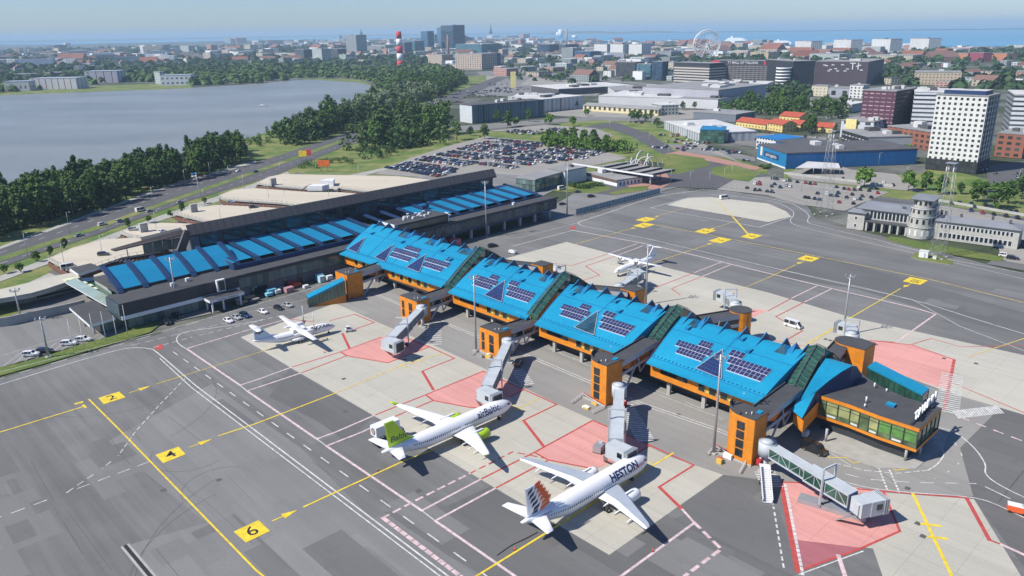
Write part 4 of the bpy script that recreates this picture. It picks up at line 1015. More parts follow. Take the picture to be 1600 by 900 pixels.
for i in range(12):
    a = T3(-.2, 1 + i, 0); b = MB(); b.beam(a + ZD * 3.7 - TV * .2, a + ZD * 9.2 - TV * (.2), .12, .12, m_steel); b.build('mullion', term)
tb(-.4, 0, .5, 12, 3.7, 9.2, m_glassb, None, 'end_glazing')
b = MB(); q = [G(x_, y_) for x_, y_ in ((188, 511), (205, 508), (250, 500), (250, 497), (205, 503))]
# retaining wall and ramp viaduct at far left
rw = MB(); pts = smooth([(-60, 512), (0, 511), (40, 503), (90, 492), (124, 484), (134, 481)], 3)
for p, q in zip(pts, pts[1:]): a = G(*p); c = G(*q); rw.beam(a + ZD * 1.6, c + ZD * 1.6, .5, 3.2, m_concw)
tag(rw.build('retaining_wall', at=G(40, 503)), 'curved grey concrete retaining wall beside the marked staff car park', 'wall')
vi = thing('viaduct', G(60, 460), 'concrete ramp viaduct curving up to the terminal above a wall with round holes', 'viaduct')
b = MB(); up = [G(x_, y_, 4.6) for x_, y_ in smooth([(-60, 462), (0, 452), (50, 440), (90, 430), (125, 424)], 2)]; dn = [G(x_, y_, 4.6) for x_, y_ in smooth([(-60, 484), (0, 470), (50, 461), (95, 447), (128, 436)], 2)]
b.loft([up, [p + Vector((0, 0, 0)) for p in dn], [p - ZD * .9 for p in dn], [p - ZD * .9 for p in up]], m_conc2, cap=False, closed=False, sm=False); b.build('deck', vi)
b = MB()
for p, q in zip(dn, dn[1:]): b.beam(p + ZD * .4, q + ZD * .4, .3, .9, m_concw)
b.build('parapet', vi)
b = MB(); A = G(30, 476); B_ = G(126, 452); b.beam(A + ZD * 1.8, B_ + ZD * 1.8, .4, 3.6, m_concw); hw = b.build('pierced_wall', vi)
b = MB(); d = (B_ - A).normalized(); n = Vector((-d.y, d.x, 0)); n = n if n.y < 0 else -n
for i in range(16):
    for j in (0, 1):
        c_ = A.lerp(B_, .3 + .6 * i / 16) + ZD * (1.1 + 1.4 * j) + n * .21; b.face([c_ + (d * math.cos(k * .628) + ZD * math.sin(k * .628)) * .5 for k in range(10)], m_blk)
b.build('round_hole', hw)
# ------------------------------------------------------------ multi-storey parking deck
DK = 4.6
deck = thing('parking_deck', G(330, 350), 'flat pale concrete parking deck with slanting bays between highway and terminal', 'parking deck')
for px in ([(74, 404), (110, 388), (160, 374), (215, 371), (262, 383), (250, 392), (190, 402), (128, 424), (112, 424)],
           [(187, 362), (215, 353), (250, 348), (320, 350), (335, 352), (286, 372), (240, 377), (200, 368)],
           [(272, 333), (304, 324), (340, 320), (420, 324), (475, 328), (430, 345), (340, 350), (300, 340)],
           [(342, 305), (365, 296), (400, 294), (482, 300), (527, 300), (575, 304), (560, 315), (500, 330), (465, 320), (440, 317), (380, 313), (345, 310)],
           [(400, 286), (420, 276), (440, 272), (620, 275), (690, 283), (640, 305), (578, 299), (530, 293), (527, 295.5), (482, 294.5), (440, 291)]):
    P = [G(x_, y_, DK) for x_, y_ in px]; b = MB(); b.prism(P, DK - .9, DK, m_concw, m_deck, True); o = b.build('deck_slab', deck)
    c = MB()
    for i in range(len(P)):
        p, q = P[i], P[(i + 1) % len(P)]; L_ = (q - p).length; n = max(1, int(L_ / 3))
        for j in range(n): e = p.lerp(q, j / n); c.beam(e, e + ZD * 1.1, .12, .12, m_steel)
        c.beam(p + ZD * 1.1, q + ZD * 1.1, .08, .08, m_steel)
        c.beam(p - ZD * 2.6 , q - ZD * 2.6, .25, 2.0, mat('rust_shade_panel', (.16, .07, .045), .7))  # dark rust panels below every slab edge, added to deepen the shaded gaps
    c.build('railing', o)
    lm = Lines(m_white, DK + .012)
    ys = sorted(p[1] for p in px); xs = [p[0] for p in px]; yc = (ys[0] + ys[-1]) / 2
    def L2(a, c_, w=.12):
        A_, B2 = G(*a, DK), G(*c_, DK); A_.z = B2.z = 0; lm.seg(A_, B2, w)
    L2((min(xs) + 40, yc + 2), (max(xs) - 40, yc), .18)
    for k in range(int((max(xs) - min(xs) - 80) / 6)): x_ = min(xs) + 45 + k * 6; L2((x_, yc - 4), (x_ + 5, yc - 7)); L2((x_, yc + 8), (x_ - 4, yc + 12)) if yc + 12 < ys[-1] - 6 else None
    lm.b.build('bay_lines', o)
m_void = mat('deck_shade_floor', (.12, .115, .11), .9)  # darker ground below the slabs, the shade of the slots put into its colour
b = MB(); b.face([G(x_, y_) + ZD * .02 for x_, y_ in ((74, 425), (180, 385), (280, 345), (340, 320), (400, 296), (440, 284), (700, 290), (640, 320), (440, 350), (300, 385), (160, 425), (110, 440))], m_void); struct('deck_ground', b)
for x_, y_, s_ in ((225, 362, 2.2), (303, 331, 2.2), (427, 289, 2.2)):
    q = G(x_, y_, DK); b = MB(); b.box(q, (s_ * 1.6, s_, 4.2), m_concw, TV); b.build('stair_core', deck)
q = G(495, 297, DK); b = MB(); b.prism([q + Vector(v) for v in ((-5, -2, 0), (4, -3, 0), (7, 2, 0), (-3, 4, 0))], DK, DK + 3.0, m_whitem); b.face([q + Vector(v) for v in ((-9, -1, .3), (-5, -2, 3.2), (-3, 4, 3.2), (-8, 4, .3))], m_whitem); b.face([q + Vector(v) for v in ((-9, -1, .3), (-8, 4, .3), (-8, 4, 0), (-9, -1, 0))], m_whitem); b.build('ramp_hood', deck)
q = G(510, 290, DK); b = MB(); b.prism([q + Vector(v) for v in ((-3, -2, 0), (5, -3, 0), (4, 6, 0), (-1, 5, 0))], DK, DK + 3.4, m_whitem); b.build('ramp_hood', deck)
# ------------------------------------------------------------ airliners
m_pw = mat('white_aircraft_paint', (.80, .80, .80), .28, var=.02, scale=.3, coat=.3)
m_pg = mat('wing_grey_paint', (.33, .37, .42), .4, var=.05, scale=.5)
m_lime = mat('lime_green_paint', (.42, .62, .02), .32, var=.02, coat=.3)
m_dkgreen = mat('leaf_green_paint', (.20, .40, .02), .35, var=.03)
m_navyp = mat('navy_lettering', (.012, .018, .09), .4, var=0)
m_orp = mat('orange_red_paint', (.90, .15, .03), .4, var=0)
m_metal = mat('bare_metal', (.45, .45, .46), .25, metal=.8, var=.05)
m_tyre = mat('tyre', (.02, .02, .02), .8, var=0)
m_pane = glass('cockpit_glass', (.01, .012, .016), .08, .1)
m_dome = mat('pale_blue_paint', (.50, .62, .74), .35, var=.02)
class Plane:
    def __init__(s, nose, tail, L, label, name='airliner', cat='airliner', group='aircraft parked at the gates', zn=3.4, zt=4.9):
        N = G(*nose, zn); T = G(*tail, zt); s.D = (N - T); s.D.z = 0; s.D.normalize(); s.Lf = ZD.cross(s.D)
        mid = (N + T) / 2; s.N = mid + s.D * L / 2; s.N.z = 0; s.L = L
        s.t = thing(name, s.N - s.D * L * .47, label, cat, group)
    def P(s, a, y, z): return s.N - s.D * a + s.Lf * y + ZD * z
    def part(s, name, b, par=None): return b.build(name, par or s.t)
    def fuselage(s, r, zc, secs, m=None, mt=None, n=28):
        """secs: (a, radius factor, dz)"""
        s.r = r; s.zc = zc; s.secs = secs
        rings = [[s.P(a, k * r * math.cos(t), zc + dz + k * r * 1.03 * math.sin(t)) for t in [2 * math.pi * j / n for j in range(n)]] for a, k, dz in secs]
        b = MB(); cut = len(rings)
        b.loft(rings, m or m_pw)
        s.fus = s.part('fuselage', b)
    def sec(s, a):
        q = s.secs
        for i in range(len(q) - 1):
            if q[i][0] <= a <= q[i + 1][0]:
                t = (a - q[i][0]) / (q[i + 1][0] - q[i][0]); return q[i][1] + (q[i + 1][1] - q[i][1]) * t, q[i][2] + (q[i + 1][2] - q[i][2]) * t
        return 1, 0
    def skin(s, a, arc, side=-1, h=.025):
        """point on the skin: a behind the nose, arc metres above the centreline"""
        k, dz = s.sec(a); R_ = s.r * k; th = arc / s.r; R_ += h
        return s.P(a, side * R_ * math.cos(th), s.zc + dz + R_ * 1.03 * math.sin(th))
    def text(s, txt, size, a0, arc0, m, name='lettering', xs=1., shear=0., bold=0., side=-1):
        bm = text_bm(txt, size, cuts=10, xs=xs, shear=shear, bold=bold); b = MB()
        add_bm(b, bm, lambda co: s.skin(a0 + side * co.x * 1.0 if side < 0 else a0 + co.x, arc0 + co.y, side, .03), m); s.part(name, b, s.fus)
    def windows(s, a0, a1, n, arc, w=.26, h=.36, skip=()):
        for side in (-1, 1):
            for i in range(n):
                if i in skip: continue
                a = a0 + (a1 - a0) * i / (n - 1); b = MB()
                b.face([s.skin(a - w / 2, arc - h / 2, side), s.skin(a + w / 2, arc - h / 2, side), s.skin(a + w / 2, arc + h / 2, side), s.skin(a - w / 2, arc + h / 2, side)], m_pane); s.part('window', b, s.fus)
    def door(s, a, w=.9, arc0=-.6, arc1=1.2):
        b = MB()
        for side in (-1, 1):
            for q0, q1 in (((a - w / 2, arc0), (a - w / 2, arc1)), ((a + w / 2, arc0), (a + w / 2, arc1)), ((a - w / 2, arc1), (a + w / 2, arc1))):
                for i in range(4):
                    x0 = q0[0] + (q1[0] - q0[0]) * i / 4; y0 = q0[1] + (q1[1] - q0[1]) * i / 4; x1 = q0[0] + (q1[0] - q0[0]) * (i + 1) / 4; y1 = q0[1] + (q1[1] - q0[1]) * (i + 1) / 4
                    b.beam(s.skin(x0, y0, side, .0), s.skin(x1, y1, side, .0), .05, .05, m_pg)
        s.part('door', b, s.fus)
    def cockpit(s, a0, a1, arc0, arc1):
        b = MB(); n = 5
        for side in (-1, 1):
            for i in range(3):
                u0 = a0 + (a1 - a0) * i / 3 + .03; u1 = a0 + (a1 - a0) * (i + 1) / 3 - .03
                k = s.r
                lo = arc0 + .12 * i; hi0 = arc1 + (.45 - .25 * i) * 0; 
                b.face([s.skin(u0, lo, side, .03), s.skin(u1, lo, side, .03), s.skin(u1, arc1, side, .03), s.skin(u0, arc1 + .25 * (2 - i) , side, .03)], m_pane)
        s.part('cockpit_window', b, s.fus)
    def wing(s, pts, side, th0=.55, th1=.16, m=None, name='wing', inset=None, mi=None):
        """pts: list of (y, a_le, a_te, z) from root to tip"""
        b = MB(); rings = []
        for i, (y, le, te, z) in enumerate(pts):
            th = th0 + (th1 - th0) * i / (len(pts) - 1); c = te - le; R_ = []
            for f, h in ((0, 0), (.08, .38), (.3, .55), (.6, .36), (1, .03), (.6, -.22), (.3, -.36), (.08, -.25)):
                R_.append(s.P(le + c * f, side * y, z + th * h))
            rings.append(R_)
        b.loft(rings, m or m_pw); w = s.part(name, b)
        if inset:
            b = MB()
            for i in range(len(pts) - 1):
                q = []
                for j, fs in ((i, (.12, .70)), (i + 1, (.12, .70))):
                    y, le, te, z = pts[j]; th = th0 + (th1 - th0) * j / (len(pts) - 1)
                    q.append([s.P(le + (te - le) * f, side * y, z + th * .58 + .02) for f in fs])
                b.face([q[0][0], q[1][0], q[1][1], q[0][1]], mi or m_pg)
            s.part('wing_panel', b, w)
        return w
    def engine(s, y, a0, a1, z, r, m, side, par=None):
        b = MB(); n = 20; rings = []
        L_ = a1 - a0
        for f, k in ((.03, .80), (0, .90), (.04, 1.0), (.3, 1.06), (.62, .98), (.78, .80)):
            rings.append([s.P(a0 + L_ * f, side * y + k * r * math.cos(t), z + k * r * math.sin(t)) for t in [2 * math.pi * j / n for j in range(n)]])
        b.loft(rings, m); o = s.part('engine', b)
        b = MB(); b.loft([[s.P(a0 + L_ * f, side * y + k * r * math.cos(t), z + k * r * math.sin(t)) for t in [2 * math.pi * j / n for j in range(n)]] for f, k in ((.77, .55), (.9, .42), (1, .22))], m_metal); s.part('exhaust', b, o)
        b = MB(); b.loft([[s.P(a0 + L_ * f, side * y + k * r * math.cos(t), z + k * r * math.sin(t)) for t in [2 * math.pi * j / n for j in range(n)]] for f, k in ((.028, .80), (.025, .02))], m_tyre); s.part('intake_fan', b, o)
        b = MB(); b.loft([[s.P(a0 + L_ * f, side * y + k * r * math.cos(t), z + k * r * math.sin(t)) for t in [2 * math.pi * j / n for j in range(n)]] for f, k in ((.02, .82), (-.01, .90), (.035, .985), (.05, 1.01))], m_metal, cap=False); s.part('intake_lip', b, o)
        b = MB(); A = s.P(a0 + L_ * .3, side * y, z + r); b.beam(A, s.P(a0 + L_ * 1.15, side * y, z + r * .95), .35, .8, m_pw); s.part('pylon', b, o)
    def slab(s, poly, th, m, name, par=None, y0=0):
        """vertical plate: poly of (a, z)"""
        b = MB(); n = len(poly); ca = sum(p[0] for p in poly) / n; czz = sum(p[1] for p in poly) / n
        In = [(ca + (p[0] - ca) * .93, czz + (p[1] - czz) * .96) for p in poly]
        R0 = [s.P(p[0], y0, p[1]) for p in poly]; R1 = [s.P(p[0], y0 - th, p[1]) for p in In]; R2 = [s.P(p[0], y0 + th, p[1]) for p in In]
        for i in range(n):
            j = (i + 1) % n; b.face([R0[i], R0[j], R1[j], R1[i]], m); b.face([R0[j], R0[i], R2[i], R2[j]], m)
        b.face(R1, m); b.face(R2[::-1], m); return s.part(name, b, par)
    def gear(s, a, y, r=.55, w=.4, zt=2.6):
        b = MB(); b.tube([s.P(a, y, r * .8), s.P(a, y, zt)], .14, m_metal, 8); b.beam(s.P(a, y, 1.2), s.P(a + .9, y * .8, zt), .1, .1, m_metal); g = s.part('landing_gear', b)
        for k in (-1, 1):
            b = MB(); c = s.P(a, y + k * (w * .55), r); b.tube([c - s.Lf * w * .3, c + s.Lf * w * .3], r, m_tyre, 18); b.tube([c - s.Lf * w * .32, c + s.Lf * w * .32], r * .45, m_metal, 12); s.part('wheel', b, g)
def fus_secs(L, nose, tail_a, tz=1.25, tail_end=.10):
    q = [(0, .02, -.45), (.12, .13, -.42), (.5, .33, -.34), (1.1, .52, -.24), (2.0, .72, -.12), (3.2, .88, -.04), (nose, .99, 0), (nose + 1, 1, 0)]
    q += [(nose + 1 + (tail_a - nose - 1) * i / 6, 1, 0) for i in range(1, 7)]
    for i in range(1, 9):
        t = i / 8; k = 1 - (1 - tail_end) * t ** 1.45; q.append((tail_a + (L - tail_a) * t, k, tz * t ** 1.35))
    return q

# green-tailed airliner
p = Plane((799, 628), (597, 706), 38.7, 'white airliner with lime green tail fin, green engines and dark airline lettering')
p.fuselage(1.95, 3.45, fus_secs(38.7, 5.2, 26.5, 1.35, .13))
p.windows(8.2, 31.0, 42, .42, skip=(16, 17)); p.door(5.2); p.door(33.2, arc0=-.3, arc1=1.2); p.cockpit(1.35, 2.75, .62, 1.2)
p.text('airBaltic.', 2.35, 8.8, 1.25, m_navyp, xs=.92, shear=.1, bold=.03)
for sd_ in (-1, 1):
    w = p.wing([(1.6, 13.6, 20.6, 2.7), (5.8, 16.0, 20.6, 3.1), (15.4, 21.0, 23.0, 4.3), (16.9, 22.0, 23.5, 4.7)], sd_, .75, .15)
    p.wing([(16.88, 21.98, 23.5, 4.68), (17.4, 22.9, 24.0, 5.1), (17.9, 24.1, 24.6, 5.75)], sd_, .16, .05, m_lime, 'winglet')
    p.engine(5.4, 12.6, 18.0, 1.95, 1.16, m_lime, sd_)
    p.wing([(.6, 33.6, 37.2, 4.6), (6.1, 36.6, 38.4, 5.3)], sd_, .35, .12, name='stabiliser')
    p.gear(18.6, sd_ * 3.4, .56, .8, 2.6)
    for y_ in (7.5, 10.5, 13): b = MB(); b.tube([p.P(20.0 + (y_ - 6) * .22, sd_ * y_, 3.0 + (y_ - 6) * .11), p.P(22.0 + (y_ - 6) * .2, sd_ * y_, 3.0 + (y_ - 6) * .12)], [.22, .08], m_pw, 6); p.part('flap_fairing', b)
p.gear(4.2, 0, .4, .5, 2.2)
fin = p.slab([(29.6, 5.3), (31.8, 6.3), (35.4, 11.5), (37.7, 11.5), (36.9, 4.9)], .16, m_lime, 'tail_fin')
p.slab([(30.2, 5.0), (31.3, 5.2), (37.0, 5.2), (36.9, 4.8)], .2, m_dome, 'fin_root', fin)
for sd_ in (-1, 1):
    bm = text_bm('Baltic', 2.0, shear=.15, bold=.02, xs=1.05); b = MB(); add_bm(b, bm, lambda co: p.P(34.2 + sd_ * co.x, sd_ * .185, 6.9 + co.y), m_navyp); p.part('lettering', b, fin)
    bm = text_bm('airBaltic', .75); b = MB(); add_bm(b, bm, lambda co: p.P(14.6 + sd_ * co.x, sd_ * (5.4 + 1.2), 2.0 + co.y), m_dkgreen); p.part('engine_lettering', b)
PA = p
# white and navy airliner
p = Plane((1012, 714), (812, 819), 37.6, 'white airliner with navy lettering, grey wings and orange and navy striped tail')
p.fuselage(2.1, 3.6, fus_secs(37.6, 5.2, 25.5, 1.4, .10))
p.windows(6.0, 31.0, 44, .35, w=.24, h=.34, skip=(8, 9)); p.door(4.6); p.door(32, arc0=-.3, arc1=1.2); p.cockpit(1.3, 2.8, .70, 1.3)
p.text('HESTON', 2.3, 9.6, 1.25, m_navyp, xs=.98, bold=.08); p.text('AIRLINES', .8, 4.6, .7, m_orp, 'small_lettering', shear=.2)
p.text('LY-HST', .6, 31.5, 1.2, m_navyp, 'registration')
for sd_ in (-1, 1):
    w = p.wing([(1.7, 11.4, 18.6, 2.75), (6.4, 14.2, 18.9, 3.3), (16.2, 20.0, 21.9, 4.6), (17.1, 20.9, 22.1, 4.75)], sd_, .85, .18, inset=True)
    p.engine(5.75, 10.4, 15.6, 1.95, 1.16, m_pw, sd_)
    p.wing([(.6, 31.6, 35.6, 4.7), (6.2, 35.2, 36.9, 5.4)], sd_, .38, .12, name='stabiliser')
    p.gear(17.7, sd_ * 3.8, .58, .9, 2.8)
    for y_ in (5.0, 8.6, 12.4): b = MB(); b.tube([p.P(17.4 + (y_ - 5) * .30, sd_ * y_, 2.9 + (y_ - 5) * .12), p.P(19.9 + (y_ - 5) * .26, sd_ * y_, 2.8 + (y_ - 5) * .13)], [.3, .08], m_pw, 6); p.part('flap_fairing', b)
p.gear(5.1, 0, .4, .5, 2.2)
fin = p.slab([(28.2, 5.5), (30.6, 6.3), (34.2, 11.8), (36.6, 11.8), (35.9, 5.1)], .16, m_pw, 'tail_fin')
p.slab([(28.4, 5.3), (30, 5.6), (36.2, 5.6), (35.9, 5.0)], .2, m_dome, 'fin_root', fin)
for sd_ in (-1, 1):
    for i in range(6):
        z0 = 5.6 + i * 1.02; le = 28.8 + max(0, (z0 - 6.1)) * .66 + (1.2 if i == 0 else .6)
        for j, mm in ((0, m_orp), (1, m_navyp)):
            a0 = le + (0 if j == 0 else 3.2 - .2 * i); a1 = le + (2.9 - .22 * i if j == 0 else 5.2 - .32 * i); zz = z0 + (.55 if j == 0 else .05)
            a1 = min(a1, 36.1 + (z0 - 5) * .08)
            if a1 - a0 < .5: continue
            b = MB(); b.face([p.P(a0, sd_ * .18, zz + .74), p.P(a0 + .3, sd_ * .18, zz - .10), p.P(a1, sd_ * .18, zz - .66), p.P(a1 - .25, sd_ * .18, zz + .22)], mm); p.part('fin_stripe', b, fin)
b = MB(); b.loft([[p.P(a, .28 * k * math.cos(t), 4.98 + .28 * k * math.sin(t)) for t in [j * .785 for j in range(8)]] for a, k in ((37.3, .8), (37.65, .6))], m_metal); p.part('tail_exhaust', b)
# turboprops
def turboprop(nose, tail, label, txt=None, zn=2.2, zt=4.0):
    p = Plane(nose, tail, 27.2, label, zn=zn, zt=zt)
    p.fuselage(1.43, 2.45, fus_secs(27.2, 4.6, 17.5, 1.3, .10), m_pw)
    p.windows(6.0, 19.5, 26, .35, w=.22, h=.3); p.door(21, arc0=-.5, arc1=.9); p.cockpit(1.2, 2.4, .55, 1.0)
    if txt: p.text(txt, 1.55, 5.6, 1.0, m_blk, shear=.25, bold=.03, xs=1.2)
    b = MB(); b.box(p.P(12.6, 0, 3.6), (4.2, 2.6, .9), m_pw, p.D); p.part('wing_root', b)
    for sd_ in (-1, 1):
        p.wing([(0.2, 11.3, 13.9, 4.35), (4.6, 11.3, 13.9, 4.35), (13.5, 11.9, 13.5, 4.65)], sd_, .5, .2)
        b = MB(); n = 14; b.loft([[p.P(a, sd_ * 4.05 + k * .62 * math.cos(t), 3.95 + k * .72 * math.sin(t)) for t in [6.283 * j / n for j in range(n)]] for a, k in ((8.9, .35), (9.2, .75), (10.2, 1), (12.5, 1), (14.8, .45), (15.6, .1))], m_pw); e = p.part('engine', b)
        b = MB(); c = p.P(8.8, sd_ * 4.05, 3.95); b.tube([c + p.D * .45, c + p.D * .2, c - p.D * .15], [.05, .22, .28], m_pg, 10); hub = p.part('propeller', b, e)
        b = MB()
        for i in range(6):
            t = i * math.pi / 3 + .3; v = p.Lf * math.cos(t) + ZD * math.sin(t); u = p.Lf * -math.sin(t) + ZD * math.cos(t); q = c + p.D * .1
            w0 = (u * .8 + p.D * .5).normalized(); b.face([q + v * .25 - w0 * .09, q + v * .8 - w0 * .17, q + v * 1.9 - w0 * .14, q + v * 1.96 + w0 * .1, q + v * .8 + w0 * .17, q + v * .25 + w0 * .09], m_blk)
            b.face([q + v * .25 - w0 * .09 + p.D * .03, q + v * .25 + w0 * .09 + p.D * .03, q + v * 1.96 + w0 * .1 + p.D * .03, q + v * 1.9 - w0 * .14 + p.D * .03], m_blk)
        p.part('propeller_blades', b, e)
        p.wing([(.1, 24.4, 26.8, 7.55), (3.65, 25.2, 26.7, 7.7)], sd_, .25, .1, name='stabiliser')
        b = MB(); b.tube([p.P(11, sd_ * 1.4, 1.5), p.P(12, sd_ * 1.75, 1.35), p.P(14.5, sd_ * 1.75, 1.35), p.P(16, sd_ * 1.4, 1.5)], [.1, .5, .5, .1], m_pw, 8); p.part('gear_pod', b)
        p.gear(13.2, sd_ * 2.05, .42, .5, 1.4)
    p.gear(2.4, 0, .3, .4, 1.4)
    fin = p.slab([(17.4, 3.6), (21.6, 4.6), (24.2, 7.6), (26.6, 7.6), (26.6, 3.9)], .14, m_dome if txt else m_pw, 'tail_fin')
    if txt:
        for sd_ in (-1, 1):
            for a_, z_ in ((24.0, 6.1), (24.9, 5.8), (25.7, 6.1)): b = MB(); b.face([p.P(a_ - .6, sd_ * .16, z_ + .3), p.P(a_ + .2, sd_ * .16, z_ + .3), p.P(a_ + .5, sd_ * .16, z_ - .3), p.P(a_ - .2, sd_ * .16, z_ - .3)], m_blk); p.part('fin_mark', b, fin)
    return p
turboprop((520.5, 509), (398, 531), 'small white propeller airliner with slanted black lettering near the terminal', 'NYXAIR')
turboprop((964, 424), (1023, 398), 'plain white propeller airliner parked on the far side of the pier')
# ------------------------------------------------------------ boarding bridges
m_jb = mat('boarding_bridge_grey', (.43, .46, .48), .55, var=.08, scale=.4)
m_jbd = mat('bridge_ribbed_side', (.17, .19, .20), .6, var=.1, scale=1.5)
def jetbridge(rot, zr, cab, zc, label, facing, gpx=None, glassy=False, split=.5, headlen=3.4, gantry=.62):
    A = G(*rot, zr); B_ = G(*cab, zc); base = Vector((A.x, A.y, 0))
    t = thing('boarding_bridge', base, label, 'boarding bridge', 'passenger boarding bridges')
    d = B_ - A; L_ = d.length; d.normalize(); dh = Vector((d.x, d.y, 0)).normalized(); n = Vector((-dh.y, dh.x, 0))
    b = MB(); r = 1.9; b.tube([base + ZD * (zr - 3.1), A + ZD * .1], r, m_jb, 16); b.tube([A + ZD * .1, A + ZD * .35], [r, .3], m_jb, 16); b.tube([base, base + ZD * (zr - 3)], .55, m_jb, 12); b.box(base, (2.4, 2.4, .4), m_concw, dh); b.build('rotunda', t)
    def tun(p, q, w, h, up, name):
        b = MB(); c0 = p + ZD * (up - h); c1 = q + ZD * (up - h)
        for s_ in (-1, 1):
            e = n * s_ * w / 2
            b.face([c0 + e, c1 + e, q + e + ZD * up, p + e + ZD * up], (glassy and m_glassg) or m_jbd)
        b.face([p - n * w / 2 + ZD * up, q - n * w / 2 + ZD * up, q + n * w / 2 + ZD * up, p + n * w / 2 + ZD * up], m_jb)
        b.face([c0 - n * w / 2, c0 + n * w / 2, c1 + n * w / 2, c1 - n * w / 2], m_jb)
        for z, e0, e1 in ((0, p, c0), (0, q, c1)): b.face([e0 - n * w / 2 + ZD * up, e0 + n * w / 2 + ZD * up, e1 + n * w / 2, e1 - n * w / 2], m_jb)
        o = b.build(name, t); b = MB(); LL = (q - p).length; k = max(3, int(LL / 2.4))
        for s_ in (-1, 1):
            e = n * s_ * (w / 2 + .04)
            for zz in (up - .12, up - h + .15): b.beam(p + e + ZD * zz, q + e + ZD * zz, .16, .34, m_jb)
            for i in range(k + 1): a = p.lerp(q, i / k) + e; b.beam(a + ZD * (up - h), a + ZD * up, .12, .14, m_jb)
            if glassy:
                for i in range(k): a = p.lerp(q, (i + (i % 2)) / k) + e; c = p.lerp(q, (i + 1 - (i % 2)) / k) + e; b.beam(a + ZD * (up - h), c + ZD * up, .08, .1, m_jb)
        b.build('tunnel_frame', o); return o
    s0 = A + d * 1.5; M_ = A.lerp(B_, split); e1 = B_ - d * headlen * .7
    tun(s0, M_, 2.3, 2.6, -.25, 'tunnel'); tun(M_ - d * 1.5, e1, 2.9, 2.9, 0, 'tunnel')
    # cab and canopy, turned towards the aeroplane door
    f = Vector((facing.x, facing.y, 0)).normalized(); fn = Vector((-f.y, f.x, 0)); c = Vector((B_.x, B_.y, B_.z - 3.1))
    b = MB(); b.box(c - f * .1, (3.0, 3.1, 3.15), m_jb, f); 
    q = c + f * 2.0; b.box(q, (2.8, 3.3, 3.2), m_jb, f); cabo = b.build('cab', t)
    b = MB(); q = c + f * 3.6; 
    for i in range(5): b.box(q + f * i * .22, (.14, 3.5 + .05 * i, 3.3), m_jbd if i % 2 else m_jb, f)
    b.box(q + f * 1.1 + ZD * .3, (.06, 2.9, 2.6), m_blk, f); b.build('bellows', cabo)
    for s_ in (-1, 1): b = MB(); b.box(c + f * 2.4 + fn * s_ * 1.68 + ZD * 1.3, (1.3, .06, 1.2), m_pane, f); b.build('window', cabo)
    b = MB(); b.box(c - n * 1.6 + ZD * .4, (.9, 1.0, 2.2), m_jb, dh); b.build('service_door', cabo)
    # lifting portal and wheels
    W_ = A.lerp(B_, gantry); Wg = Vector((W_.x, W_.y, 0)); b = MB(); ht = W_.z + 2.6
    for s_ in (-1, 1): b.beam(Wg + n * s_ * 1.9 + ZD * .9, Wg + n * s_ * 1.9 + ZD * ht, .35, .35, m_jb)
    b.beam(Wg - n * 1.9 + ZD * ht, Wg + n * 1.9 + ZD * ht, .3, .35, m_jb); b.beam(Wg - n * 2.1 + ZD * .8, Wg + n * 2.1 + ZD * .8, .6, .5, m_jbd); b.beam(Wg - n * 1.9 + ZD * (W_.z - 3.2), Wg + n * 1.9 + ZD * (W_.z - 3.2), .3, .4, m_jb); b.build('lift_frame', t)
    for s_ in (-1, 1):
        b = MB(); q = Wg + n * s_ * 1.3 + ZD * .6; b.tube([q - n * .22, q + n * .22], .6, m_tyre, 14); b.build('wheel', t)
    # service stair
    b = MB(); s0 = c - n * 2.2 + ZD * .2; s1 = Vector((s0.x, s0.y, 0)) - dh * 3.6
    b.beam(s0, s1 + ZD * .2, .9, .15, m_steel)
    for e in (-.45, .45): b.beam(s0 + n * e + ZD * 1, s1 + n * e + ZD * 1.1, .05, .05, m_steel)
    b.build('service_stair', t)
    return t
jetbridge((659, 478), 7.4, (607, 530), 6.1, 'grey boarding bridge at the empty stand beside the small propeller airliner', UD * 1 + VD * .2, split=.5)
jetbridge((794, 530), 7.4, (758, 608), 6.6, 'grey boarding bridge reaching the nose of the green-tailed airliner', UD, split=.55)
jetbridge((968, 601), 8.0, (962, 694), 6.7, 'pale boarding bridge reaching the nose of the navy-lettered airliner', UD, split=.45)
j4 = jetbridge((1200, 690), 7.4, (1350, 780), 6.0, 'long glazed boarding bridge standing unused on the nearest pink zone', UD * .5 + VD, glassy=True, split=.52, gantry=.66)
b = MB(); q = G(1300, 796); dd_ = (G(1345, 808) - G(1272, 786)).normalized(); b.box(q + ZD * .05, (13, 2.6, .9), m_steel, dd_); b.build('bogie_platform', j4)
jetbridge((968, 445), 7.2, (1000, 424), 6.4, 'boarding bridge reaching the plain white propeller airliner behind the pier', -UD * 1 + VD * .3)
jetbridge((869, 417), 7.2, (882, 432), 5.2, 'short white boarding bridge behind the second roof bay', UD, headlen=2)
jetbridge((1150, 472), 7.2, (1137, 458), 6.2, 'boarding bridge behind the round orange drum tower', -UD, headlen=2)
jetbridge((1332, 520), 7.2, (1330, 508), 6.2, 'boarding bridge behind the half-round orange tower', -UD, headlen=2)
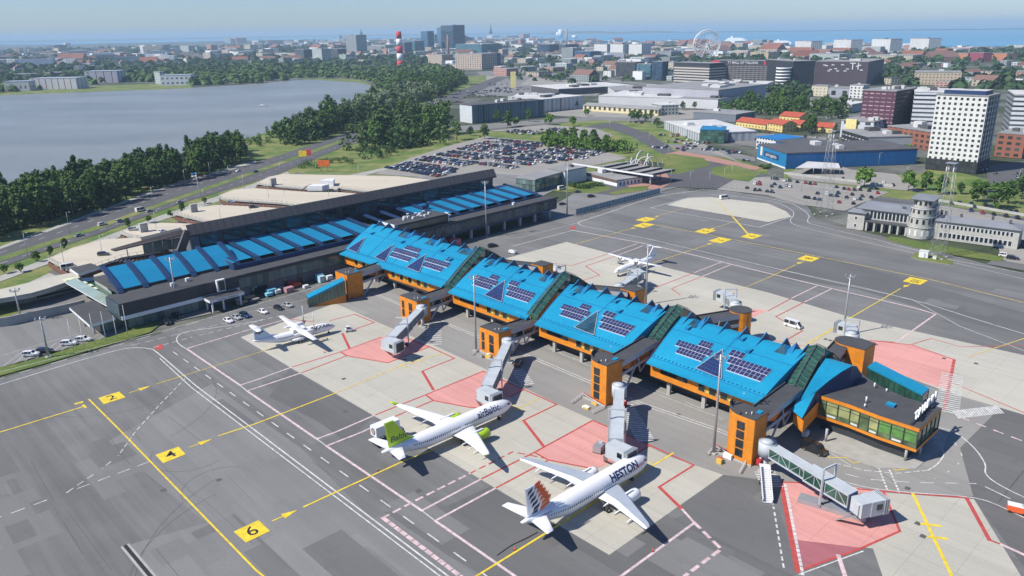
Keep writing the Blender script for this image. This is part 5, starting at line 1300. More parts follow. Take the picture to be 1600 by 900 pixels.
# ------------------------------------------------------------ trees
def proj(v):
    d = Vector(v) - Vector((0, 0, CAM_H)); w = d.dot(FW); a = d.dot(RT0) / w * FPX; u = -d.dot(UP0) / w * FPX
    c = math.cos(ROLL); s = math.sin(ROLL); return 800 + a * c + u * s, 450 - a * s + u * c
def leaf_mat(name, c1, c2, hue=.0):
    m, nt, b = _nt(name)
    oi = nt.nodes.new('ShaderNodeObjectInfo'); ge = nt.nodes.new('ShaderNodeNewGeometry')
    f = _noise(nt, .45, 3)
    t = _math(nt, 'ADD', _math(nt, 'MULTIPLY', oi.outputs['Random'], .55), _math(nt, 'MULTIPLY', f, .6))
    c = _mix(nt, _map(nt, t, .15, .75, 0, 1), c1, c2)
    k = _map(nt, ge.outputs['Random Per Island'], 0, 1, .6, 1.4)
    nt.links.new(_mix(nt, 1.0, c, k, 'MULTIPLY'), b.inputs['Base Color'])
    b.inputs['Roughness'].default_value = .75; b.inputs['Specular IOR Level'].default_value = .2
    return m
m_leafd = leaf_mat('dark_foliage', (.024, .058, .016), (.068, .120, .028))
m_leafm = leaf_mat('foliage', (.034, .080, .017), (.080, .145, .028))
m_leafl = leaf_mat('bright_foliage', (.070, .14, .018), (.10, .19, .03))
m_leafw = leaf_mat('willow_foliage', (.11, .155, .08), (.17, .22, .12))
m_leaff = leaf_mat('distant_foliage', (.022, .05, .018), (.05, .09, .03))
m_bark = mat('bark', (.06, .045, .035), .9, var=.2, scale=2)
def leaf_clump(b, c, r, n, size, m, rr):
    for _ in range(n):
        v = Vector((rr.gauss(0, 1), rr.gauss(0, 1), rr.gauss(0, .8))).normalized() * r * rr.uniform(.45, 1.05) ; q = c + v
        nrm = (v.normalized() + Vector((rr.uniform(-.7, .7), rr.uniform(-.7, .7), rr.uniform(-.1, 1.0)))).normalized()
        t = nrm.orthogonal().normalized(); u = nrm.cross(t); an = rr.uniform(0, 6.28); t, u = t * math.cos(an) + u * math.sin(an), u * math.cos(an) - t * math.sin(an)
        s1 = size * rr.uniform(.6, 1.2); s2 = size * rr.uniform(.4, .9)
        b.face([q - t * s1 - u * s2 * .6, q + t * s1 * .7 - u * s2, q + t * s1 * .9 + u * s2 * .5, q - t * s1 * .3 + u * s2], m)
def tree_proto(name, H, W, m, kind, seed, n=46, leaves=20, size=.62):
    rr = random.Random(seed)
    t = bpy.data.objects.new(name, None); C.objects.link(t); ORG[t.name] = Vector((0, 0, 0)); t['category'] = 'tree'; t['label'] = 'tree'
    b = MB(); top = H * (.72 if kind != 'cone' else .95)
    b.tube([(0, 0, -.2), (.1, 0, H * .15), (-.1, .1, H * .4), (.1, -.1, top)], [H * .028, H * .02, H * .014, .05], m_bark, 7)
    cl = []
    for i in range(n):
        if kind == 'cone':
            z = H * (.12 + .86 * rr.random() ** 1.1); R_ = W * (1.02 - z / H) * rr.uniform(.5, 1.0); an = rr.uniform(0, 6.28); cl.append((Vector((math.cos(an) * R_, math.sin(an) * R_, z)), W * .26))
        else:
            lobes = 5; li = rr.randrange(lobes); la = li * 6.28 / lobes + seed; lo = Vector((math.cos(la) * W * .38, math.sin(la) * W * .38, H * (.55 + .13 * math.sin(li * 2.1 + seed))))
            if rr.random() < .3: lo = Vector((0, 0, H * .75))
            v = Vector((rr.gauss(0, 1), rr.gauss(0, 1), rr.gauss(0, 1))).normalized(); k = rr.uniform(.55, 1)
            lim = W * .62; q = lo + Vector((v.x * lim * k, v.y * lim * k, v.z * H * (.24 if kind == 'round' else .34) * k)); q.z = max(H * .16, min(H * .97, q.z)); cl.append((q, W * rr.uniform(.2, .32)))
    for i in range(0, len(cl), 5): b.tube([(0, 0, min(cl[i][0].z * .6, top * .8)), tuple(cl[i][0] * .8 + Vector((0, 0, cl[i][0].z * .15)))], [H * .009, .04], m_bark, 5, cap=False)
    b.build('trunk', t)
    b = MB()
    for q, r in cl: leaf_clump(b, q, r, leaves, size, m, rr)
    b.build('crown', t); note_kids(t); return t
PROTO = {}
for nm, H, W, m, kd, sd in (('broadleaf_tree', 15, 5.2, m_leafd, 'round', 1), ('broadleaf_tree', 17, 5.0, m_leafm, 'tall', 2), ('broadleaf_tree', 14, 6.0, m_leafd, 'round', 3), ('broadleaf_tree', 16, 5.6, m_leafm, 'round', 4),
                            ('spruce_tree', 17, 3.6, m_leafd, 'cone', 5), ('willow_tree', 13, 6.4, m_leafw, 'round', 6), ('park_tree', 10, 4.4, m_leafl, 'round', 7), ('park_tree', 11, 4.0, m_leafm, 'tall', 8)):
    PROTO.setdefault(nm, []).append(tree_proto(nm, H, W, m, kd, sd))
USED = set()
def plant(kind, P, sc, label, group, i=None):
    pr = PROTO[kind][rnd.randrange(len(PROTO[kind])) if i is None else i]
    szz = (sc * rnd.uniform(.92, 1.08), sc * rnd.uniform(.92, 1.08), sc * rnd.uniform(.9, 1.1))
    if pr.name not in USED:
        USED.add(pr.name); o = pr; o.location = P; o.rotation_euler = (0, 0, rnd.uniform(0, 6.28)); o.scale = szz; o['label'] = label; o['group'] = group
    else: o = copy_tree(pr, P, rnd.uniform(0, 6.28), label, group, szz); o['category'] = 'tree'
    return o
def inpoly(x, y, poly):
    r = False; n = len(poly)
    for i in range(n):
        x0, y0 = poly[i]; x1, y1 = poly[(i + 1) % n]
        if (y0 > y) != (y1 > y) and x < (x1 - x0) * (y - y0) / (y1 - y0) + x0: r = not r
    return r
def scatter(polypx, n, mind, seed, avoid=()):
    """n places inside a polygon given by survey pixels, at least mind metres apart"""
    rr = random.Random(seed); P = [G(*p) for p in polypx]; xs = [p.x for p in P]; ys = [p.y for p in P]; pl = [(p.x, p.y) for p in P]; out_ = []; tries = 0
    while len(out_) < n and tries < n * 60:
        tries += 1; q = Vector((rr.uniform(min(xs), max(xs)), rr.uniform(min(ys), max(ys)), 0))
        if not inpoly(q.x, q.y, pl): continue
        if any(inpoly(q.x, q.y, a) for a in avoid): continue
        if any((q - o).length < mind for o in out_[-400:]): continue
        out_.append(q)
    return out_
HWY = [(G(*p).x, G(*p).y) for p in ((-60, 400), (0, 384), (175, 322), (320, 274), (400, 250), (500, 218), (545, 202), (600, 184), (672, 157), (775, 118), (797, 120), (760, 140), (685, 176), (640, 192), (545, 229), (440, 273), (300, 316), (150, 371), (0, 425))]
for q in scatter([(-60, 385), (-60, 330), (0, 322), (150, 292), (300, 262), (345, 238), (378, 236), (378, 262), (330, 272), (270, 290), (200, 308), (165, 330), (125, 336), (60, 352), (0, 372)], 140, 5.6, 11, [HWY]):
    x_, y_ = proj(q); k = 'spruce_tree' if rnd.random() < .08 else 'broadleaf_tree'
    plant(k, q, rnd.uniform(1.0, 1.35), ('dark pointed conifer' if k[0] == 's' else 'dark green leafy tree') + ' in the wood between the lake and the highway', 'trees in the lakeside wood')
for q in scatter([(434, 212), (445, 203), (500, 188), (560, 170), (600, 152), (640, 132), (700, 128), (728, 128), (700, 150), (668, 172), (690, 190), (700, 205), (690, 228), (600, 236), (565, 232), (545, 245), (520, 228), (440, 232)], 102, 8.5, 12, [HWY]):
    r_ = rnd.random(); x_, y_ = proj(q); k = 'willow_tree' if (r_ < .85 and 540 < x_ < 680 and 150 < y_ < 195) else 'broadleaf_tree'
    plant(k, q, rnd.uniform(1.25, 1.8), ('pale grey-green willow' if k[0] == 'w' else 'leafy green tree') + ' in the grove at the head of the lake', 'trees in the grove at the head of the lake')
for i, (x_, y_, k, s_) in enumerate([(714, 219, 'broadleaf_tree', 1.05), (757, 217, 'broadleaf_tree', 1.0), (735, 212, 'broadleaf_tree', .6), (793, 199, 'park_tree', 1.25), (776, 192, 'broadleaf_tree', .8), (826, 190, 'broadleaf_tree', .8), (806, 197, 'park_tree', 1.0), (859, 195, 'park_tree', 1.2), (895, 197, 'park_tree', 1.0),
        (917, 181, 'park_tree', .9), (872, 172, 'broadleaf_tree', .9), (900, 170, 'broadleaf_tree', .7), (840, 183, 'park_tree', .9), (1067, 172, 'broadleaf_tree', .75), (1085, 171, 'broadleaf_tree', .6), (1350, 292, 'park_tree', 1.25),
        (1419, 298, 'park_tree', 1.15), (1447, 297, 'park_tree', .9), (1470, 303, 'park_tree', 1.0), (1527, 315, 'park_tree', 1.1), (1555, 325, 'park_tree', 1.25), (1415, 248, 'park_tree', 1.1), (1382, 249, 'park_tree', .8), (1575, 318, 'broadleaf_tree', .9), (1596, 310, 'broadleaf_tree', 1.1), (1612, 302, 'broadleaf_tree', 1.1), (1500, 303, 'park_tree', .6), (1540, 300, 'park_tree', .6)]):
    plant(k, G(x_, y_), s_, 'single green tree beside ' + ('the front car park' if x_ < 1000 else 'the white mall' if x_ < 1200 else 'the right-hand car park'), 'single street trees')
for q in scatter([(845, 222), (870, 216), (920, 222), (995, 232), (994, 240), (960, 240), (900, 234), (848, 228)], 22, 6.0, 13): plant('park_tree', q, rnd.uniform(.8, 1.1), 'bright green tree in the dense row behind the big car park', 'trees in the row behind the car park')
for q in scatter([(980, 185), (1030, 190), (1030, 202), (985, 192)], 7, 5, 14): plant('broadleaf_tree', q, .7, 'dark green tree beside the pale grey hall', 'trees beside the grey hall')
for q in scatter([(1120, 168), (1200, 158), (1250, 165), (1330, 178), (1336, 192), (1300, 190), (1260, 182), (1200, 180), (1130, 178)], 26, 10, 15): plant('broadleaf_tree', q, rnd.uniform(1.1, 1.4), 'green tree among the red-roofed houses and the mall', 'trees among the red-roofed houses')
for q in scatter([(1262, 204), (1272, 200), (1275, 207), (1265, 210)], 3, 5, 16): plant('broadleaf_tree', q, .9, 'dark tree between two red-roofed yellow houses', 'trees between the red-roofed houses')
for i, (x_, y_) in enumerate([(8, 427), (32, 425), (57, 409), (80, 399), (102, 389), (200, 356), (266, 340), (233, 348), (286, 331), (320, 318)]): plant('park_tree', G(x_, y_), .42, 'slim young tree on the verge between highway and parking deck', 'young trees on the highway verge')
# bushes
def bush(P, r, h, label, group, m=None, seed=0):
    rr = random.Random(seed); b = MB()
    for _ in range(10): leaf_clump(b, P + Vector((rr.uniform(-r, r) * .7, rr.uniform(-r, r) * .7, h * rr.uniform(.25, .75))), min(r, h) * .5, 22, .38, m or m_leafd, rr)
    tag(b.build('bush', at=P), label, 'bush', group)
for i, (x_, y_) in enumerate([(892, 291), (900, 293), (907, 294), (914, 294), (921, 293), (937, 291), (928, 290)]): bush(G(x_, y_), 2.6, 2.8, 'dark clipped bush on the lawn by the white building', 'bushes on the small lawn', seed=i)
for i, (x_, y_) in enumerate([(470, 262), (480, 258), (492, 262), (505, 256), (515, 254), (528, 254), (540, 252), (546, 256), (562, 236), (575, 240), (590, 240), (600, 246), (612, 238)]): bush(G(x_, y_), 4.0, 4.0, 'dark bush on the grass beside the highway', 'bushes beside the highway', seed=i + 20)
for i in range(16): bush(G(1190 + i * 1.0, 262 + rnd.uniform(-2, 2)), 2, 2, 'small bush at the foot of the blue hall', 'bushes beside the blue hall', seed=i + 50) if i % 4 == 0 else None
for i in range(14): bush(G(400 + i * 14 - 390, 352 - i * 5.2 + rnd.uniform(-2, 2) + 12), 2.0, 1.6, 'low scrub bush at the edge of the wood', 'scrub at the edge of the wood', m_leafm, seed=i + 80)
# far woods: too many to count
def far_wood(name, polys, seed, rng=(5, 9), hmul=1.0, quads=16, m=None):
    rr = random.Random(seed); b = MB()
    for poly, n, sz in polys:
        for q in scatter(poly, n, 0, rr.randrange(9999), [HWY]):
            r = rr.uniform(*rng) * sz; h = r * rr.uniform(1.1, 1.7) * hmul
            for _ in range(quads):
                v = Vector((rr.gauss(0, 1), rr.gauss(0, 1), abs(rr.gauss(0, 1)))).normalized(); p = q + Vector((v.x * r, v.y * r, h * .25 + v.z * h * .8)) * 1.0
                nrm = (v + Vector((rr.uniform(-.4, .4), rr.uniform(-.4, .4), .3))).normalized(); t = nrm.orthogonal().normalized(); u = nrm.cross(t); s = r * rr.uniform(.38, .7)
                b.face([p - t * s - u * s * .7, p + t * s * .8 - u * s, p + t * s + u * s * .6, p - t * s * .6 + u * s], m or m_leaff)
    return tag(b.build(name), kind='stuff')
far_wood('lakeshore_wood', [([(-120, 141), (0, 136), (120, 128), (240, 128), (300, 124), (400, 122), (450, 117), (450, 126), (400, 130), (302, 134), (240, 122), (130, 134), (0, 146), (-120, 152)], 300, 1.1),
    ([(100, 116), (260, 112), (420, 104), (450, 110), (400, 122), (240, 124), (190, 128), (185, 118), (120, 124)], 500, 1.1),
    ([(440, 108), (560, 108), (700, 104), (716, 116), (640, 128), (600, 134), (575, 126), (540, 122), (450, 122)], 520, 1.0),
    ([(590, 118), (640, 114), (700, 112), (728, 128), (700, 140), (640, 150), (600, 148), (592, 138)], 160, 1.0)], 31, (4.5, 8), 1.05, 22, m_leafd)
far_wood('town_trees', [([(-300, 132), (0, 118), (260, 104), (440, 96), (700, 88), (700, 100), (440, 112), (150, 124), (0, 140), (-300, 152)], 900, 1.1),
    ([(-600, 110), (0, 92), (400, 82), (800, 76), (800, 90), (400, 100), (0, 116), (-600, 150)], 1300, 1.3),
    ([(-300, 86), (300, 74), (800, 70), (800, 80), (300, 86), (-300, 104)], 900, 1.8),
    ([(800, 74), (1050, 74), (1300, 82), (1700, 84), (1700, 110), (1400, 106), (1100, 100), (800, 96)], 1100, 1.2),
    ([(760, 98), (1050, 100), (1050, 126), (900, 132), (780, 122)], 190, .8), ([(1350, 104), (1430, 106), (1440, 134), (1380, 136), (1355, 120)], 90, 1.0), ([(1490, 112), (1700, 110), (1720, 146), (1600, 142), (1490, 140)], 190, 1.0),
    ([(1450, 78), (1700, 80), (1700, 90), (1450, 86)], 160, 1.2), ([(1200, 138), (1268, 140), (1262, 156), (1200, 158)], 30, .9)], 32, (5, 9), 1.0, 14)

def undergrowth(name, poly, n, seed, r0, r1, m):
    rr = random.Random(seed); b = MB()
    for q in scatter(poly, n, 0, seed, [HWY]):
        r = rr.uniform(r0, r1)
        for j in range(3): leaf_clump(b, q + Vector((rr.uniform(-r, r), rr.uniform(-r, r), r * (.5 + j * .75))), r * (1 - .18 * j), 16, r * .3, m, rr)
    return tag(b.build(name), kind='stuff')
undergrowth('grove_undergrowth', [(440, 212), (450, 205), (500, 191), (560, 172), (600, 154), (640, 134), (700, 130), (722, 130), (700, 148), (668, 170), (690, 190), (696, 205), (686, 226), (600, 234), (565, 231), (545, 240), (520, 228), (445, 230)], 620, 61, 4.0, 7.0, m_leafd)
undergrowth('wood_undergrowth', [(-60, 380), (-60, 332), (0, 324), (150, 294), (300, 264), (345, 242), (372, 240), (370, 258), (330, 270), (200, 306), (165, 326), (125, 332), (60, 348), (0, 368)], 300, 62, 2.0, 3.6, m_leafd)
undergrowth('hedgerow', [(1125, 170), (1200, 160), (1250, 167), (1330, 180), (1332, 190), (1300, 188), (1262, 184), (1200, 180), (1130, 178)], 110, 63, 3.0, 5.5, m_leafm)
undergrowth('car_park_hedge', [(846, 226), (900, 224), (996, 236), (994, 240), (960, 240), (900, 234), (848, 229)], 60, 64, 2.4, 3.6, m_leafl)
undergrowth('verge_scrub', [(170, 328), (300, 283), (380, 262), (430, 243), (432, 247), (380, 266), (300, 288), (172, 332)], 60, 65, 1.0, 2.0, m_leafm)
undergrowth('meadow_scrub', [(350, 232), (400, 216), (432, 206), (440, 214), (400, 232), (360, 242)], 26, 66, 1.6, 3.0, m_leafm)
undergrowth('grass_scrub', [(540, 236), (600, 226), (660, 226), (640, 240), (600, 248), (560, 248)], 34, 67, 2.0, 4.0, m_leafd)
# ------------------------------------------------------------ buildings around the airport
def height_at(P, ytop):
    lo, hi = 0.0, 300.0
    for _ in range(40):
        mid = (lo + hi) / 2
        if proj(Vector((P.x, P.y, mid)))[1] > ytop: lo = mid
        else: hi = mid
    return (lo + hi) / 2
m_roofg = mat('grey_flat_roof', (.24, .24, .24), .9, var=.15, scale=.08)
m_roofw = mat('pale_flat_roof', (.50, .50, .49), .85, var=.12, scale=.06)
m_roofd = mat('dark_flat_roof', (.08, .08, .085), .9, var=.15, scale=.1)
m_redroof = mat('red_tiles', (.36, .07, .035), .75, var=.15, scale=.4)
m_blueroof = mat('bright_blue_roof', (.008, .16, .42), .45, var=.05)
def block(name, p0, p1, ytop, depth, wall, roof, label, cat='building', group=None, side=None, hmin=None, clutter=3, h=None, sub=None):
    A = G(*p0); B_ = G(*p1); H = h or height_at(A, ytop); d = (B_ - A); d.z = 0; n = Vector((-d.y, d.x, 0)).normalized()
    if n.y < 0: n = -n
    t = thing(name, A.lerp(B_, .5), label, cat, group)
    P = [A, B_, B_ + n * depth, A + n * depth]
    b = MB(); u = 0
    for i in range(4):
        b.wall(P[i], P[(i + 1) % 4], 0, H, (side or wall) if i in (1, 3) else wall)
    b.build('wall', t)
    b = MB(); e = .3; dn = d.normalized(); Q = [A - dn * e - n * e, B_ + dn * e - n * e, B_ + dn * e + n * (depth + e), A - dn * e + n * (depth + e)]
    b.prism(Q, H - .1, H + .6, roof if roof is not m_redroof else m_redroof, roof, True); ro = b.build('roof', t)
    rr = random.Random(int(p0[0] * 7 + p0[1]))
    for i in range(clutter):
        q = A + d * rr.uniform(.15, .85) + n * depth * rr.uniform(.2, .8); q.z = H + .55; b = MB(); s = min(d.length, depth) * rr.uniform(.06, .14) + .8
        b.box(q, (s * 1.4, s, min(2.6, s * .8)), m_roofw if rr.random() < .6 else m_roofd, dn); b.build('roof_unit', ro)
    return t, A, B_, n, H, dn
def gable(name, p0, p1, h, depth, wall, roof, label, rise=3., cat='house', group=None):
    A = G(*p0); B_ = G(*p1); d = B_ - A; n = Vector((-d.y, d.x, 0)).normalized()
    if n.y < 0: n = -n
    t = thing(name, A.lerp(B_, .5), label, cat, group); P = [A, B_, B_ + n * depth, A + n * depth]
    b = MB()
    for i in range(4): b.wall(P[i], P[(i + 1) % 4], 0, h, wall)
    for q0, q1 in ((A, P[3]), (B_, P[2])): b.face([q0 + ZD * h, q1 + ZD * h, (q0 + q1) / 2 + ZD * (h + rise)], wall)
    b.build('wall', t); b = MB(); dn = d.normalized() * .5; r0 = (A + P[3]) / 2 - dn + ZD * (h + rise); r1 = (B_ + P[2]) / 2 + dn + ZD * (h + rise); e = n * .6
    a0 = A - dn - e + ZD * (h - .2); a1 = B_ + dn - e + ZD * (h - .2); b0 = P[3] - dn + e + ZD * (h - .2); b1 = P[2] + dn + e + ZD * (h - .2)
    b.face([a0, a1, r1, r0], roof); b.face([b1, b0, r0, r1], roof); z = ZD * .25; b.face([a0 - z, a1 - z, a1, a0], roof); b.build('roof', t)
    return t
def panes(t, A, B_, z0, z1, n0, w, wallname='wall', m=None, fr=None, zs=None, off=.06, name='window', margin=.06):
    """a row of n0 separate framed windows on the wall from A to B_, each its own part"""
    d = (B_ - A); L_ = d.length; d = d / L_; n = Vector((d.y, -d.x, 0)); 
    if n.dot(-A) < 0: n = -n
    wl = next((c for c in t.children if c.name.startswith(wallname)), t)
    proto = None
    for i in range(n0):
        q = A + d * L_ * (margin + (1 - 2 * margin) * (i + .5) / n0)
        b = MB(); q.z = z0; b.box(q + n * .02, (w, off, z1 - z0), fr or m_whitem, d); f_ = b.build(name, wl)
        b = MB(); q2 = q.copy(); q2.z = z0 + .15; b.box(q2 + n * (off * .5 + .04), (w - .3, .05, z1 - z0 - .3), m or m_glassd, d); b.build('pane', f_)
# --- old terminal
m_lime_st = mat('grey_limestone', (.40, .39, .355), .85, var=.12, scale=.5)
m_zinc = mat('zinc_roof', (.21, .22, .24), .6, var=.1, scale=.1)
OA = G(1322.5, 356.6); OB = G(1587, 392); OD = (OB - OA).normalized(); ON = Vector((-OD.y, OD.x, 0)); OL = (OB - OA).length
if ON.y < 0: ON = -ON
def O3(a, b_, z=0.): return OA + OD * a + ON * b_ + ZD * z
def alen(px, py): return (G(px, py) - OA).dot(OD)
old = thing('old_terminal', O3(30, 0), 'grey limestone old terminal with round stepped tower and long two-storey wing', 'building')
aT0 = alen(1415, 369); aT1 = alen(1452, 374)
def ob(name, a0, a1, b0, b1, z0, z1, side, top, par=old, ov=0):
    b = MB(); b.prism([O3(a0, b0), O3(a1, b0), O3(a1, b1), O3(a0, b1)], z0, z1, side, top, ov > 0); return b.build(name, par)
ob('wall', 0, 7.5, 0, 9, 0, 8.2, m_lime_st, m_zinc); ob('wall', 3, aT0 + 1, 4, 24, 0, 9.6, m_lime_st, m_zinc); wg = ob('wall', aT1 - 1, OL, 2.5, 15, 0, 8.4, m_lime_st, m_zinc)
def hip(a0, a1, b0, b1, z, rise, ov=.7, par=old):
    b = MB(); P = [O3(a0 - ov, b0 - ov, z), O3(a1 + ov, b0 - ov, z), O3(a1 + ov, b1 + ov, z), O3(a0 - ov, b1 + ov, z)]; i_ = (b1 - b0) * .45; c = [O3(a0 + i_, (b0 + b1) / 2, z + rise), O3(a1 - i_, (b0 + b1) / 2, z + rise)]
    if a1 - a0 < 2 * i_: c = [O3((a0 + a1) / 2, (b0 + b1) / 2, z + rise)] * 2
    b.face([P[0], P[1], c[1], c[0]], m_zinc); b.face([P[1], P[2], c[1]], m_zinc); b.face([P[2], P[3], c[0], c[1]], m_zinc); b.face([P[3], P[0], c[0]], m_zinc)
    for i in range(4): b.face([P[i] - ZD * .35, P[(i + 1) % 4] - ZD * .35, P[(i + 1) % 4], P[i]], m_roofd)
    b.build('roof', par)
hip(0, 7.5, 0, 9, 8.2, 1.4); hip(3, aT0 + 1, 4, 24, 9.6, 1.6); hip(aT1 - 1, OL, 2.5, 15, 8.4, 1.8)
# portico
ob('portico_roof', 7.5, aT0, 0.2, 4, 4.2, 4.9, m_roofd, m_roofd, ov=1)
for i in range(6): a = 8.2 + (aT0 - 9) * i / 5; ob('column', a, a + .8, .4, 1.3, 0, 4.2, m_lime_st, m_lime_st)
for i in range(5): a = 9.3 + (aT0 - 9) * i / 5; ob('entrance_door', a, a + (aT0 - 9) / 5 - 1.4, 3.85, 3.95, .1, 3.8, m_glassd, m_glassd)
panes(old, O3(7.5, 4), O3(aT0, 4), 5.3, 9.0, 10, 1.5); panes(old, O3(0, 0), O3(7.5, 0), 4.8, 6.4, 1, 1.2); panes(old, O3(0, 0), O3(7.5, 0), 1.2, 2.8, 1, 1.2)
# round-fronted stepped tower
tc = (aT0 + aT1) / 2
def drum(z0, z1, r, back, m=m_lime_st, name='tower_wall', cor=True):
    P = [O3(tc + math.cos(R(180 + i * 15)) * r, 2.5 + math.sin(R(180 + i * 15)) * r) for i in range(13)] + [O3(tc + r, back), O3(tc - r, back)]
    b = MB(); b.prism(P, z0, z1, m, m_zinc, True); o = b.build(name, old)
    if cor: cz = sum(P, Vector()) / len(P); b = MB(); b.prism([cz + (p - cz) * 1.07 for p in P], z1, z1 + .5, mat('pale_cornice', (.5, .5, .48), .8), m_zinc, True); b.build('cornice', old)
    return P, o
for z0, z1, r, bk in ((0, 5.0, 5.2, 16), (5.5, 9.6, 5.0, 15), (10.1, 13.4, 4.6, 14), (13.9, 17.2, 3.9, 13)):
    P, o = drum(z0, z1, r, bk)
    for i in (1, 3, 5, 7, 9, 11):
        a, c = P[i], P[i + 1]; dd = (c - a).normalized(); nn = Vector((dd.y, -dd.x, 0)); mid_ = (a + c) / 2; cz = O3(tc, 2.5)
        if nn.dot(mid_ - cz) < 0: nn = -nn
        b = MB(); b.box(Vector((mid_.x, mid_.y, z0 + 1.3)) + nn * .08, (.95, .1, (z1 - z0) * .5), m_glassd if z0 else m_whitem, dd); b.build('window', o)
    for k in range(3):
        q = O3(tc + r + .05, 5 + k * 3, z0 + 1.3); b = MB(); b.box(q, (1.2, .1, (z1 - z0) * .5), m_glassd, ON); b.build('window', o)
hip(tc - 4.3, tc + 4.3, -1, 13, 17.7, .8)
panes(old, O3(aT1 + 1, 2.5), O3(OL, 2.5), 5.2, 7.2, 18, 1.2); panes(old, O3(aT1 + 1, 2.5), O3(OL, 2.5), 1.0, 3.4, 16, 1.5)
panes(old, O3(OL, 3), O3(OL, 15), 5.2, 7.0, 4, 1.2)
for i in range(7):
    q = O3(rnd.uniform(6, OL - 4), rnd.uniform(7, 12), 9.2); b = MB(); b.box(q, (.9, .9, 2.2), m_roofd, OD); b.build('chimney', old)
# --- white service building, tram canopy and long link building
sb, A, B_, n, H, dn = block('service_building', (915, 279.5), (964, 291.5), 271, 20, m_whitem, m_roofg, 'low white service building with black roof edge beside the small lawn', clutter=2)
b = MB(); b.beam(A + ZD * (H - .3) - n * .2, B_ + ZD * (H - .3) - n * .2, .5, 1.4, mat('brown_fascia', (.14, .08, .06), .7)); b.build('fascia', sb)
q0 = B_; q1 = B_ + n * 20; panes(sb, q0, q1, .4, 2.6, 6, 1.4, m=m_dark, name='door')
gb, *_ = block('grey_end_hall', (883, 289), (916, 282), 268, 14, mat('pale_blue_grey_wall', (.42, .46, .49), .6), m_roofg, 'blank pale grey hall at the end of the long dark link building', clutter=1)
lb, A, B_, n, H, dn = block('link_building', (836, 301), (881, 287.5), 287, 14, m_tglass, m_roofg, 'long dark glazed link building east of the terminal', clutter=0, h=7.5)
cn = thing('tram_stop_canopy', G(985, 278), 'tram stop canopy of grey sawtooth roof blades behind a long white beam', 'canopy')
a, c = G(895, 256, 6.5), G(1021, 275, 6.5); b = MB(); b.beam(a, c, .7, 1.0, m_whitem); b.build('front_beam', cn)
for i in range(5):
    t0 = .27 + i * .145; t1 = t0 + .135; e0 = a.lerp(c, t0); e1 = a.lerp(c, t1); bk0 = e0.lerp(e1, .0) + VD * 24 + UD * 0; bk1 = e1 + VD * 24
    b = MB(); e1u = e1 + ZD * 1.2; b1u = bk1 + ZD * 1.2; b.face([e0, e1u, b1u, bk0], m_roofg); b.face([e0 - ZD * .3, bk0 - ZD * .3, b1u - ZD * .3, e1u - ZD * .3], m_dark); b.face([e1u, e1 - ZD * .3, bk1 - ZD * .3, b1u], m_dark); b.face([bk0 - ZD * .3, bk0, b1u, b1u - ZD * .3], m_dark); b.build('roof_blade', cn)
    for q in (e0 + VD * 3, bk0 - VD * 3): b = MB(); b.tube([Vector((q.x, q.y, 0)), q], .25, m_dark, 6); b.build('column', cn)
for x_, y_ in ((995, 285), (1016, 289)): b = MB(); q = G(x_, y_); b.tube([q, q + ZD * 6.4], .45, m_whitem, 8); b.build('column', cn)
sc_ = thing('arch_sculpture', G(1005, 264), 'cluster of white hoop arches on the red paving by the tram stop', 'sculpture')
for x_, y_, r, ry in ((980, 262, 3.5, .4), (987, 260, 5, 1.2), (994, 262, 4.5, .2), (1001, 258, 8, .9), (1007, 262, 6, 0), (1012, 259, 7, 1.3), (1017, 263, 6.5, .5), (996, 264, 3, 1.0)):
    c = G(x_, y_); v = Vector((math.cos(ry), math.sin(ry), 0)); b = MB(); b.tube([c + v * r * math.cos(t) + ZD * r * 1.25 * math.sin(t) for t in [math.pi * i / 14 for i in range(15)]], .28, m_whitem, 8); b.build('arch', sc_)
# glass security fence
f0, f1 = G(900, 337), G(1031, 303); nf = 28; d = (f1 - f0).normalized(); gf_ = thing('security_fence', f0, 'tall blue glass security fence between apron and forecourt', 'fence')
m_fglass = glass('fence_glass', (.10, .20, .28), .12, .2)
for i in range(nf + 1):
    q = f0.lerp(f1, i / nf); b = MB(); b.beam(q, q + ZD * 4.2, .18, .18, m_steel); b.build('post', gf_)
    if i < nf: q2 = f0.lerp(f1, (i + .5) / nf); b = MB(); b.box(q2 + ZD * .3, ((f1 - f0).length / nf - .3, .08, 3.2), m_fglass, d); b.build('glass_panel', gf_)
def fence(px, h, label, m=m_steel, step=3., z=0):
    P = [G(*p) for p in px]; t = thing('fence', P[0], label, 'fence'); b = MB(); pst = MB()
    for a, c in zip(P, P[1:]):
        L_ = (c - a).length; n = max(1, int(L_ / step))
        for i in range(n): q = a.lerp(c, i / n); pst.beam(q, q + ZD * h, .1, .1, m)
        for zz in ([.15, h * .5, h] if h < 3 else [.2, h * .35, h * .7, h]): b.beam(a + ZD * zz, c + ZD * zz, .05, .05, m)
    pst.build('fence_posts', t); b.build('fence_rails', t); t.children[0]['kind'] = 'stuff'
fence([(1031, 303), (1120, 292), (1215, 303), (1260, 318), (1330, 312)], 2.4, 'thin wire perimeter fence along the far edge of the apron')
fence([(1150, 262), (1225, 287), (1330, 303), (1440, 320), (1520, 334), (1600, 350)], 1.2, 'low railing along the street behind the right-hand car park')
for px in ([(1225, 272), (1330, 284), (1395, 292)], [(1450, 312), (1600, 338), (1660, 348)]):
    w_ = MB(); 
    for p, q in zip(px, px[1:]): w_.beam(G(*p) + ZD * .7, G(*q) + ZD * .7, .4, 1.4, m_concw)
    tag(w_.build('low_wall', at=G(*px[0])), 'low concrete wall between the street and ' + ('the blue hall yard' if px[0][0] < 1300 else 'the car park behind the old terminal'), 'wall')
